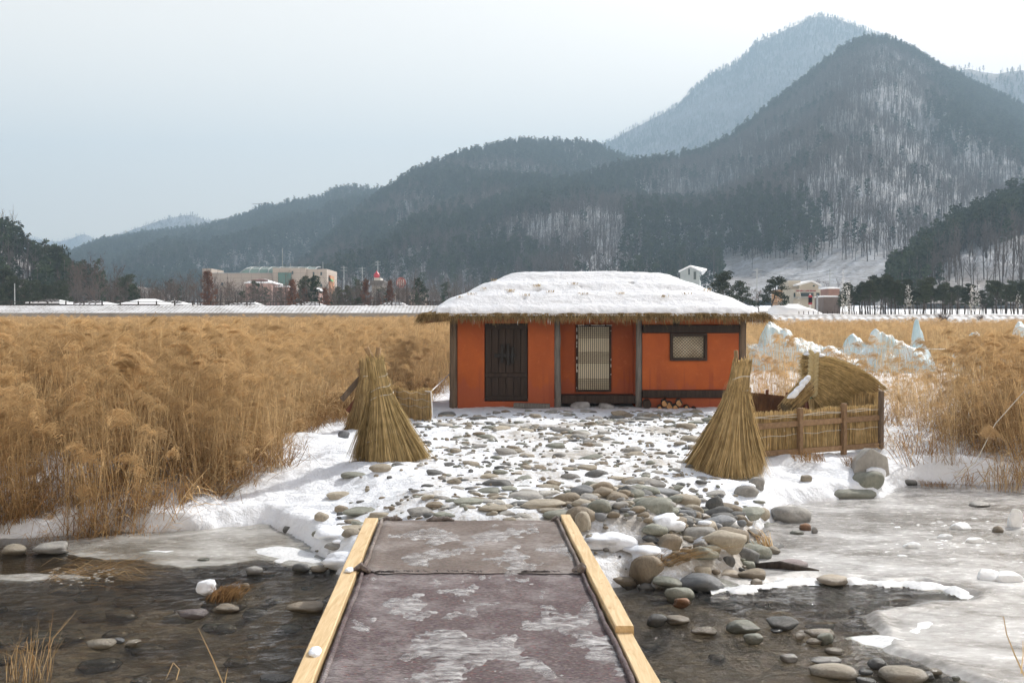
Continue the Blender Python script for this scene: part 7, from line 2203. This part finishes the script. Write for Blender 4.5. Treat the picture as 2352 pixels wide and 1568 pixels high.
pbox(hs, "ground_floor", zx(902), zx(1072), zy(322), 700, Yh, 9, CREAM, 0, zg); pbox(hs, "roof_box", zx(900), zx(978), zy(264), zy(322), Yh, 6, CREAM, 3)
A_, B_ = at(zx(945), zy(322), Yh), at(zx(1065), zy(322), Yh); P_ = at(zx(1020), zy(276), Yh); el = at(zx(945), zy(297), Yh).z; er = at(zx(1065), zy(300), Yh).z
q = MB(); q.add([(A_.x, Yh + .6, A_.z), (B_.x, Yh + .6, A_.z), (B_.x, Yh + .6, er), (P_.x, Yh + .6, P_.z), (A_.x, Yh + .6, el), (A_.x, Yh + 8, A_.z), (B_.x, Yh + 8, A_.z), (B_.x, Yh + 8, er), (P_.x, Yh + 8, P_.z), (A_.x, Yh + 8, el)],
                [(4, 3, 2, 1, 0), (5, 6, 7, 8, 9), (1, 2, 7, 6), (0, 5, 9, 4)]); q.build("upper_floor", CREAM, hs)
for (u, v, z0_, z1_) in ((A_.x - .4, P_.x, el - .1, P_.z), (B_.x + .4, P_.x, er - .1, P_.z)):
    q = MB(); q.add([(u, Yh + .2, z0_), (v, Yh + .2, z1_), (v, Yh + 8.4, z1_), (u, Yh + 8.4, z0_), (u, Yh + .2, z0_ + .28), (v, Yh + .2, z1_ + .28), (v, Yh + 8.4, z1_ + .28), (u, Yh + 8.4, z0_ + .28)], [(0, 1, 2, 3), (7, 6, 5, 4), (0, 4, 5, 1), (3, 7, 4, 0)]); q.build("roof", SNOWF, hs)
fa_ = pbox(hs, "sign_board", zx(912), zx(1040), zy(326), zy(343), Yh, .12, mat_noise("faded_sign", (.40, .36, .33), (.48, .44, .40), 1, .7, 0), -.14)
_a, _c = at(zx(918), zy(340), Yh), at(zx(1034), zy(329), Yh)
for k in range(11):
    xx = _a.x + (_c.x - _a.x) * k / 11
    if k in (4, 7): continue
    q = MB(); q.box(xx, xx + .45, Yh - .17, Yh - .145, _a.z + .1, _c.z - .1 * (k % 2)); q.build("lettering", mat_noise("sign_letters", (.30, .06, .05), (.34, .08, .07), 1, .6, 0) if "sign_letters" not in bpy.data.materials else bpy.data.materials["sign_letters"], fa_)
for a in ((948, 1028, 345, 368), (1045, 1066, 345, 366), (903, 914, 345, 372)): pbox(hs, "window", zx(a[0]), zx(a[1]), zy(a[2]), zy(a[3]), Yh, .1, DARKW, -.07)
pbox(hs, "window", zx(1030), zx(1042), zy(296), zy(306), Yh, .1, DARKW, .52)
pbox(hs, "canopy", zx(900), zx(1072), zy(372), zy(377), Yh, .8, METAL, -.82)
oh = hip_house("orange_house", "small orange rendered house tucked behind the broad pine", "house", zx(822), zx(905), zy(300), zy(325), 700, 182, 7, ORANGE, SNOWF, .4, .05, ((zx(855), zx(866), zy(340), zy(360)),))
hip_house("brick_house", "low red brick house with a flat snowy roof at the edge of the grove", "house", zx(1120), zx(1196), zy(306), zy(320), 700, 190, 6, mat_noise("red_brick", (.24, .13, .10), (.30, .17, .13), 1, .85, .1), SNOWF, .7, .04)
hip_house("brown_shed", "long brown shed with a snowy roof beside the cream house", "shed", zx(1092), zx(1200), zy(360), zy(372), 700, 160, 5, mat_noise("shed_brown", (.17, .13, .11), (.22, .17, .15), 1, .85, .1), SNOWF, .8, .02)
tn = empty("green_tent", (at(1828, 706, 118).x, 118, 2.6), "bright green market tent with a snowy roof on the embankment", "tent")
a, c = at(zx(857), zy(455), 118), at(zx(972), zy(428), 118)
q = MB(); q.box(a.x, c.x, 118, 121, a.z - .2, c.z - .3); q.build("tarp_wall", mat_noise("green_tarp", (.02, .36, .22), (.04, .44, .28), .8, .5, .1), tn)
q = MB(); q.add([(a.x - .2, 117.8, c.z - .3), (c.x + .6, 117.8, c.z - .3), (c.x + .6, 121.2, c.z - .3), (a.x - .2, 121.2, c.z - .3), (a.x + .6, 119.5, c.z + .25), (c.x - .3, 119.5, c.z + .25)], [(3, 2, 1, 0), (0, 1, 5, 4), (1, 2, 5), (2, 3, 4, 5), (3, 0, 4)]); q.build("roof", SNOWF, tn)
for u in (.0, .33, .66, 1.0):
    q = MB(); xx = a.x + (c.x - a.x) * u; q.tube([(xx, 117.92, 2.2), (xx, 117.92, c.z - .3)], .05, 6); q.build("pole", METAL, tn)
V = stone_shape(1201, 0, .3) * np.array([2.8, 1.6, 1.2]); p = at(zx(912), zy(478), 110); o = link("snow_heap", mesh_np("snow_heap", V, ICO_F, [SNOWF], True)); o.location = (p.x, 110, 2.5); tag(o, "heap of cleared snow on the embankment in front of the green tent", "snow")
sp_ = empty("banner_post", (at(zx(1006), 700, 125).x, 125, 2.6), "slim white post with red and blue patches before the cream house", "post")
p0, p1 = at(zx(1006), zy(430), 125), at(zx(1006), zy(352), 125)
q = MB(); q.tube([(p0.x, 125, 2.2), (p0.x, 125, p1.z)], .09, 8); q.build("post", bpy.data.materials["white_drum"], sp_)
for f, cc in ((.35, (.3, .03, .04)), (.5, (.03, .06, .3)), (.68, (.3, .03, .04))):
    z = p0.z + (p1.z - p0.z) * f; q = MB(); q.box(p0.x - .22, p0.x + .22, 124.86, 124.9, z - .3, z + .3); q.build("banner", mat_noise("banner_paint", cc, tuple(v * 1.2 for v in cc), 1, .6, 0), sp_)
def pole(px, pt, pb, Y, label, arms=2):
    p, t = at(px, pb, Y), at(px, pt, Y); root = empty("utility_pole", p, label, "utility pole")
    q = MB(); q.tube([(p.x, Y, p.z - 3), (p.x, Y, t.z)], [.16, .10], 7); q.build("shaft", METAL, root)
    for k in range(arms):
        q = MB(); q.box(p.x - .9, p.x + .9, Y - .2, Y - .12, t.z - .5 - k * .8, t.z - .38 - k * .8); q.build("cross_arm", METAL, root)
    return Vector((p.x, Y, t.z - .4))
pa = pole(1738.5, 615, 660, 215, "utility pole on the snowy field by the layered pine"); pb_ = pole(1906, 616, 660, 235, "utility pole on the snowy field behind the grove"); pole(1877, 677, 712, 130, "street pole in front of the cream house", 0)
pc_ = pole(790, 610, 660, 300, "utility pole at the foot of the slope right of the museum"); pd_ = pole(868, 598, 640, 330, "utility pole behind the onion dome"); pole(832, 612, 650, 310, "utility pole between museum and dome tower")
for u, v, lab in ((pa, pb_, "power lines over the snowy field"), (pc_, pd_, "power lines behind the dome tower")):
    q = MB()
    for dz in (0, -.8): q.tube([u.lerp(v, k / 12) + Vector((0, -.25, dz - 1.2 * math.sin(math.pi * k / 12))) for k in range(13)], .03, 4)
    tag(q.build("power_lines", IRON), lab, "power lines")
pt_ = at(598, 478, 1240); root = empty("transmission_tower", pt_, "small lattice pylon on the skyline of the wooded ridge", "pylon")
q = MB()
for sx in (-1, 1):
    for sy in (-1, 1): q.tube([(pt_.x + sx * 4, 1240 + sy * 4, pt_.z - 14), (pt_.x + sx * 1.2, 1240 + sy * 1.2, pt_.z + 6)], .45, 4)
q.build("tower_legs", METAL, root)
for z in (1, 5): q = MB(); q.box(pt_.x - 9, pt_.x + 9, 1239, 1240, pt_.z + z - .4, pt_.z + z + .4); q.build("cross_arm", METAL, root)
# railing posts along the right embankment
for i, px in enumerate(range(1835, 2000, 11)):
    p = at(px, 724, 96); q = MB(); q.tube([(p.x, 96, 2.4), (p.x, 96, 2.95)], .035, 5); tag(q.build("wooden_stake", BARK), "short wooden stake in the row on the right embankment", "stake", "stakes on the right embankment")
# dark shrubs on the right embankment
for px, py, s in ((2165, 742, 1.0), (2250, 735, .5), (2100, 738, .4)):
    p = at(px, py, 90); b = MB(); rg_ = random.Random(px)
    for _ in range(120):
        a = rg_.uniform(0, 6.28); e = Vector((math.cos(a) * rg_.uniform(.2, 1), math.sin(a) * .6, rg_.uniform(.3, 1.1))) * s
        b.ribbon([p, p + e * .6, p + e], [.04, .03, .01])
    tag(b.build("bare_shrub", TWIG), {2165: "biggest dark bare shrub on the snowy right embankment", 2250: "small bare shrub towards the edge of the right embankment", 2100: "smallest bare shrub on the right embankment"}[px], "shrub")

# ------------------------------------------------------------------ ice mounds and fountains in the right hand reeds
def icemound_mat():
    m, nt, b, out = new_mat("spray_ice")
    v = coords(nt, "World", (1, 1, .35))
    f = noise(nt, v, 2.2, 5, .6)
    nt.links.new(mixc(nt, ramp(nt, f, [(.35, 0), (.65, 1)]), (0.48, 0.66, 0.72), (0.76, 0.85, 0.89)), b.inputs["Base Color"])
    b.inputs["Roughness"].default_value = .4
    b.inputs["Subsurface Weight"].default_value = 0.0
    nt.links.new(bump(nt, noise(nt, v, 6, 5, .65), .7, .15), b.inputs["Normal"])
    return m
ICEM = icemound_mat()
def ice_mound(px0, px1, peaks, Y, label, dep=1.6):
    x0, x1 = at(px0, 800, Y).x, at(px1, 800, Y).x; zg = gz((x0 + x1) / 2, Y)
    pk = [(at(a, b_, Y).x, at(a, b_, Y).z - zg, w) for a, b_, w in peaks]
    def fn(X, Yy):
        H = np.zeros(X.shape)
        for cx, hgt, w in pk:
            d = np.hypot((X - cx) / w, (Yy - Y) / max(.5, w * 1.1))
            H = np.maximum(H, hgt * np.clip(1 - (d / 1.45) ** 2.2, 0, 1) ** .8)
        H = H * (1 + .20 * fbm(X * 1.8, Yy * 1.8, 3, 131)) + .08 * np.abs(fbm(X * 4, Yy * 4, 3, 133)) * (H > .02)
        return H - .03
    tag(link("ice_mound", height_patch("ice_mound", ICEM, x0 - .5, x1 + .5, Y - dep, Y + dep, .045, fn, lambda X, Yy: gh(X, Yy), .09)), label, "ice mound")
ice_mound(1690, 1880, [(1765, 740, .35), (1775, 745, .5), (1800, 756, .55), (1815, 770, .8), (1845, 790, 1.1), (1730, 790, 1.0), (1870, 815, .9)], 44, "tallest blue white ice mound with several crests just right of the hut", 2)
ice_mound(1935, 2000, [(1960, 766, .45), (1985, 785, .6), (1950, 790, .5)], 43, "small ice crest between the first and the middle ice mound")
ice_mound(1990, 2105, [(2012, 752, .28), (2024, 760, .3), (2040, 768, .5), (2062, 779, .6), (2085, 790, .7), (2015, 790, .8)], 42, "middle ice mound with a split tooth on its left side")
ice_mound(2090, 2130, [(2106, 736, .13), (2112, 758, .17), (2110, 790, .45)], 44, "narrow upright ice spike")
ice_mound(2210, 2320, [(2240, 765, .4), (2255, 780, .6), (2285, 790, .7), (2225, 795, .6)], 41, "ice mound among tall plumes near the picture edge")
ice_mound(2325, 2420, [(2345, 742, .35), (2370, 750, .6), (2400, 770, .9)], 45, "ice mound cut by the picture edge")
ice_mound(1880, 1945, [(1905, 800, .6), (1930, 812, .7)], 41, "low ice hump beside the tallest mound")
DROP = mat_noise("water_drops", (.85, .88, .9), (.95, .97, .98), 5, .2, 0, spec=.5)
OCT = np.array([(1, 0, 0), (-1, 0, 0), (0, 1, 0), (0, -1, 0), (0, 0, 1), (0, 0, -1)], float); OCTF = np.array([(0, 2, 4), (2, 1, 4), (1, 3, 4), (3, 0, 4), (2, 0, 5), (1, 2, 5), (3, 1, 5), (0, 3, 5)])
def fountain(cols, Y, label, n):
    rg_ = np.random.RandomState(int(cols[0][0])); V = []; Fc = []; k = 0
    zg = gz(at(cols[0][0], 720, Y).x, Y)
    for (pc, ptop, w) in cols:
        c = at(pc, ptop, Y); zt = c.z
        for _ in range(int(n * .85)):
            t = rg_.rand() ** .8; side = rg_.choice([-1, 1]); ang = rg_.uniform(0, 6.28)
            z = zt - (zt - zg - .5) * t; r = w * (t ** .55) * (.55 + .45 * rg_.rand()) if rg_.rand() < .6 else w * .25 * rg_.rand()
            s = rg_.uniform(.008, .024)
            V.append(OCT * s * np.array([1, 1, 1.5]) + np.array([c.x + r * math.cos(ang) + rg_.normal(0, .05), Y + r * math.sin(ang), z])); Fc.append(OCTF + k); k += 6
    root = empty("fountain", (at(cols[0][0], 720, Y).x, Y, zg), label, "fountain")
    o = link("spray", mesh_np("spray", np.concatenate(V), np.concatenate(Fc), [DROP]), root); tag(o, kind="stuff")
    q = MB(); q.tube([(at(cols[0][0], 720, Y).x, Y, zg), (at(cols[0][0], 720, Y).x, Y, zg + .5)], .05, 6); q.build("nozzle", METAL, root)
fountain([(1936, 618, .18), (1950, 640, .20), (1944, 650, .5)], 70, "tallest fountain spray in two columns before the grove", 330)
fountain([(2086, 652, .65)], 72, "bell shaped fountain spray before the grove trunks", 520)
fountain([(2232, 650, .22), (2247, 652, .28), (2240, 660, .6)], 72, "double fountain spray near the picture edge", 330)
fountain([(1836, 652, .22)], 74, "thin fountain spray in front of the orange house", 200)
fountain([(1790, 680, .55)], 74, "low wide fountain spray before the layered pine", 260)
fountain([(2019, 690, .35)], 73, "small low fountain spray between the two big ones", 220)
fountain([(2338, 665, .4)], 72, "faint fountain spray at the picture edge", 180)

# ------------------------------------------------------------------ woods on the hills
FPINE = mat_leafy("far_pine", (0.032, 0.046, 0.026), (0.055, 0.068, 0.038), .3, .1, .3)
FTWIG = mat_noise("far_twigs", (0.085, 0.070, 0.063), (0.13, 0.11, 0.10), .3, .9, 0, vary=.25)
def far_pine(seed, h, w):
    rng = random.Random(seed); b = MB(); b.ribbon([(0, 0, -1.5), (rng.gauss(0, .3), 0, h * .9)], [.32, .14], (1, 0, 0), 1); b.ribbon([(0, 0, -1.5), (0, rng.gauss(0, .3), h * .9)], [.32, .14], (0, 1, 0), 1)
    n = 9
    for i in range(n):
        t = .32 + .68 * (i + .5) / n; a = i * 2.4 + rng.uniform(-.6, .6); r = w * (1.05 - .85 * (t - .32) / .68) * rng.uniform(.3, .7)
        leaf_cloud(b, (math.cos(a) * r, math.sin(a) * r, h * t), w * .42, w * .42, h * .055, 13, .62, rng, .3)
    return b.mesh("far_pine", [FPINE, FTWIG])
def far_bare(seed, h):
    rng = random.Random(seed); b = MB(); lx = rng.gauss(0, .5); ly = rng.gauss(0, .5)
    a0 = rng.uniform(0, 3.14)
    b.ribbon([(0, 0, -1.5), (lx * .5, ly * .5, h * .5), (lx, ly, h)], [.34, .26, .05], (math.cos(a0), math.sin(a0), 0)); b.ribbon([(0, 0, -1.5), (lx * .5, ly * .5, h * .5), (lx, ly, h)], [.34, .26, .05], (-math.sin(a0), math.cos(a0), 0))
    for i in range(13):
        t = rng.uniform(.3, .92); a = rng.uniform(0, 6.28); L = h * (.48 - .32 * t) * rng.uniform(.7, 1.2); p = Vector((lx * t, ly * t, h * t)); d = Vector((math.cos(a) * .55, math.sin(a) * .55, .85))
        q = p + d * L; b.ribbon([p, p + d * L * .5, q], [.13, .10, .03])
        for _ in range(3):
            e = Vector((rng.gauss(0, .5), rng.gauss(0, .5), rng.uniform(.2, .9))) * L * .5; m_ = p + d * L * rng.uniform(.4, 1); b.ribbon([m_, m_ + e], [.07, .025])
    return b.mesh("far_bare_tree", [FTWIG])
C_WOOD = bpy.data.collections.new("wood_trees")
NP_, NB_ = 5, 6
for i in range(NP_): C_WOOD.objects.link(bpy.data.objects.new("a_pine_%d" % i, far_pine(400 + i, 11.0 + i % 3, 2.6 + .3 * (i % 2))))
for i in range(NB_): C_WOOD.objects.link(bpy.data.objects.new("b_bare_%d" % i, far_bare(450 + i, 10.0 + i % 3)))
def forest(key, n, pine_fn, keep_fn=None, s=1.0, tmax=1.0):
    h = HILLS[key]; G = h.G
    rs_ = np.random.RandomState(len(key) + ord(key[0]))
    d1 = np.linalg.norm(G[:h.nv - 1, 1:] - G[:h.nv - 1, :-1], axis=2); d2 = np.linalg.norm(G[1:h.nv, :-1] - G[:h.nv - 1, :-1], axis=2)
    area = (d1 * d2).ravel(); cdf = np.cumsum(area); cdf /= cdf[-1]
    c = np.searchsorted(cdf, rs_.rand(n)); i, j = np.divmod(c, h.n - 1)
    u, v = rs_.rand(n)[:, None], rs_.rand(n)[:, None]
    P = (G[i, j] * (1 - u) * (1 - v) + G[i, j + 1] * u * (1 - v) + G[i + 1, j] * (1 - u) * v + G[i + 1, j + 1] * u * v)
    t = (i + v[:, 0]) / (h.nv - 1)
    px, py = pix(P[:, 0], P[:, 1], P[:, 2])
    k = (px > -150) & (px < 2500)
    pp = pine_fn(px, py, t, P)
    if keep_fn is not None: k &= rs_.rand(n) < keep_fn(px, py, t, P)
    # a crest line of trees
    P, t, pp = P[k], t[k], pp[k]; n2 = len(P)
    # crest
    isp = rs_.rand(n2) < pp
    idx = np.where(isp, rs_.randint(0, NP_, n2), NP_ + rs_.randint(0, NB_, n2))
    sc = s * rs_.uniform(.65, 1.15, n2)
    rot = np.stack([rs_.normal(0, .04, n2), rs_.normal(0, .04, n2), rs_.uniform(0, 6.28, n2)], 1)
    o = scatter("wooded_slope_trees", C_WOOD, P, rot, np.stack([sc, sc, sc * rs_.uniform(.9, 1.15, n2)], 1), idx)
    tag(o, kind="stuff")
def nz(P, f, seed): return fbm(P[:, 0] * f, P[:, 1] * f * .7 + P[:, 2] * f, 3, seed)
def pA(px, py, t, P):
    e = np.clip(.012 + .35 * ss(.28, .55, nz(P, .02, 201)), 0, 1)
    e = np.maximum(e, .92 * ss(.90, .97, t + .04 * nz(P, .03, 203)))
    e = np.maximum(e, .9 * ss(2110, 2200, px + 60 * nz(P, .02, 205)) * ss(.45, .6, t))
    e = np.maximum(e, .9 * ss(1560, 1380, px) * ss(.60, .75, t + .08 * nz(P, .02, 207)))
    band = ss(1400, 1480, px) * ss(1950, 1800, px) * ss(470, 510, py + 25 * nz(P, .02, 209))
    e = np.maximum(e, band * .80)
    return e
def kA(px, py, t, P):
    k = np.where(pA(px, py, t, P) > .4, 1.0, .92 + .15 * nz(P, .015, 221))
    field = (px > 1660) & (px < 2040) & (py > 600)
    k[field] = .012
    k[(py > 640)] *= .3
    k = np.where((px < 1010) & (py > 575) & (t < .6), .25, k)
    return k
forest("A", 42000, pA, kA, .80)
forest("B", 40000, lambda px, py, t, P: np.clip(.30 + .6 * ss(.85, .97, t) + .9 * nz(P, .006, 211), 0, 1), lambda px, py, t, P: (py < 560) * 1.0, .85)
forest("C", 26000, lambda px, py, t, P: np.clip(.34 + .5 * ss(.75, .95, t) + 1.5 * nz(P, .012, 213), .03, 1), lambda px, py, t, P: np.where((px < 960) & (t < .6), .45, .85), .85)
forest("D", 22000, lambda px, py, t, P: np.clip(.85 + 1.0 * nz(P, .012, 215), .2, 1), None, .95)
forest("E", 4500, lambda px, py, t, P: np.full(len(px), .8), None, .6)
forest("J", 4000, lambda px, py, t, P: np.full(len(px), .8), None, .6)
forest("K", 4000, lambda px, py, t, P: np.full(len(px), .75), None, .9)
forest("G", 2600, lambda px, py, t, P: np.where((t > .62) | (px < 2130), .93, .05), lambda px, py, t, P: np.where((t > .62) | (px < 2130), 1.0, .28), .80)
forest("H", 1500, lambda px, py, t, P: np.clip(.55 + nz(P, .03, 217), 0, 1), lambda px, py, t, P: np.where(nz(P, .05, 219) > .12, .3, 1.0), .60)

# brown shrubs and young trees of the park behind the embankment, one mass
rs_ = np.random.RandomState(99); n = 620
x = rs_.uniform(-80, -1, n); y = rs_.uniform(137, 215, n); k = (np.abs(x) < .5 * y + 4) & (x < -.035 * y); x, y = x[k], y[k]
sc = rs_.uniform(.22, .46, len(x)) * (1 + .25 * fbm(x * .08, y * .05, 2, 231)); P = np.stack([x, y, gh(x, y)], 1)
tag(scatter("park_undergrowth", C_WOOD, P, np.stack([0 * x, 0 * x, rs_.uniform(0, 6.28, len(x))], 1), np.stack([sc * 1.15, sc * 1.15, sc], 1), np.where(rs_.rand(len(x)) < .1, rs_.randint(0, NP_, len(x)), NP_ + rs_.randint(0, NB_, len(x)))), kind="stuff")
n = 160
x = rs_.uniform(36, 90, n); y = rs_.uniform(118, 160, n); px_, _ = pix(x, y, 0 * x + 3); k = (px_ > 1915); x, y = x[k], y[k]
sc = rs_.uniform(.12, .3, len(x)); P = np.stack([x, y, gh(x, y)], 1)
tag(scatter("grove_undergrowth", C_WOOD, P, np.stack([0 * x, 0 * x, rs_.uniform(0, 6.28, len(x))], 1), np.stack([sc * 1.2, sc * 1.2, sc], 1), NP_ + rs_.randint(0, NB_, len(x))), kind="stuff")
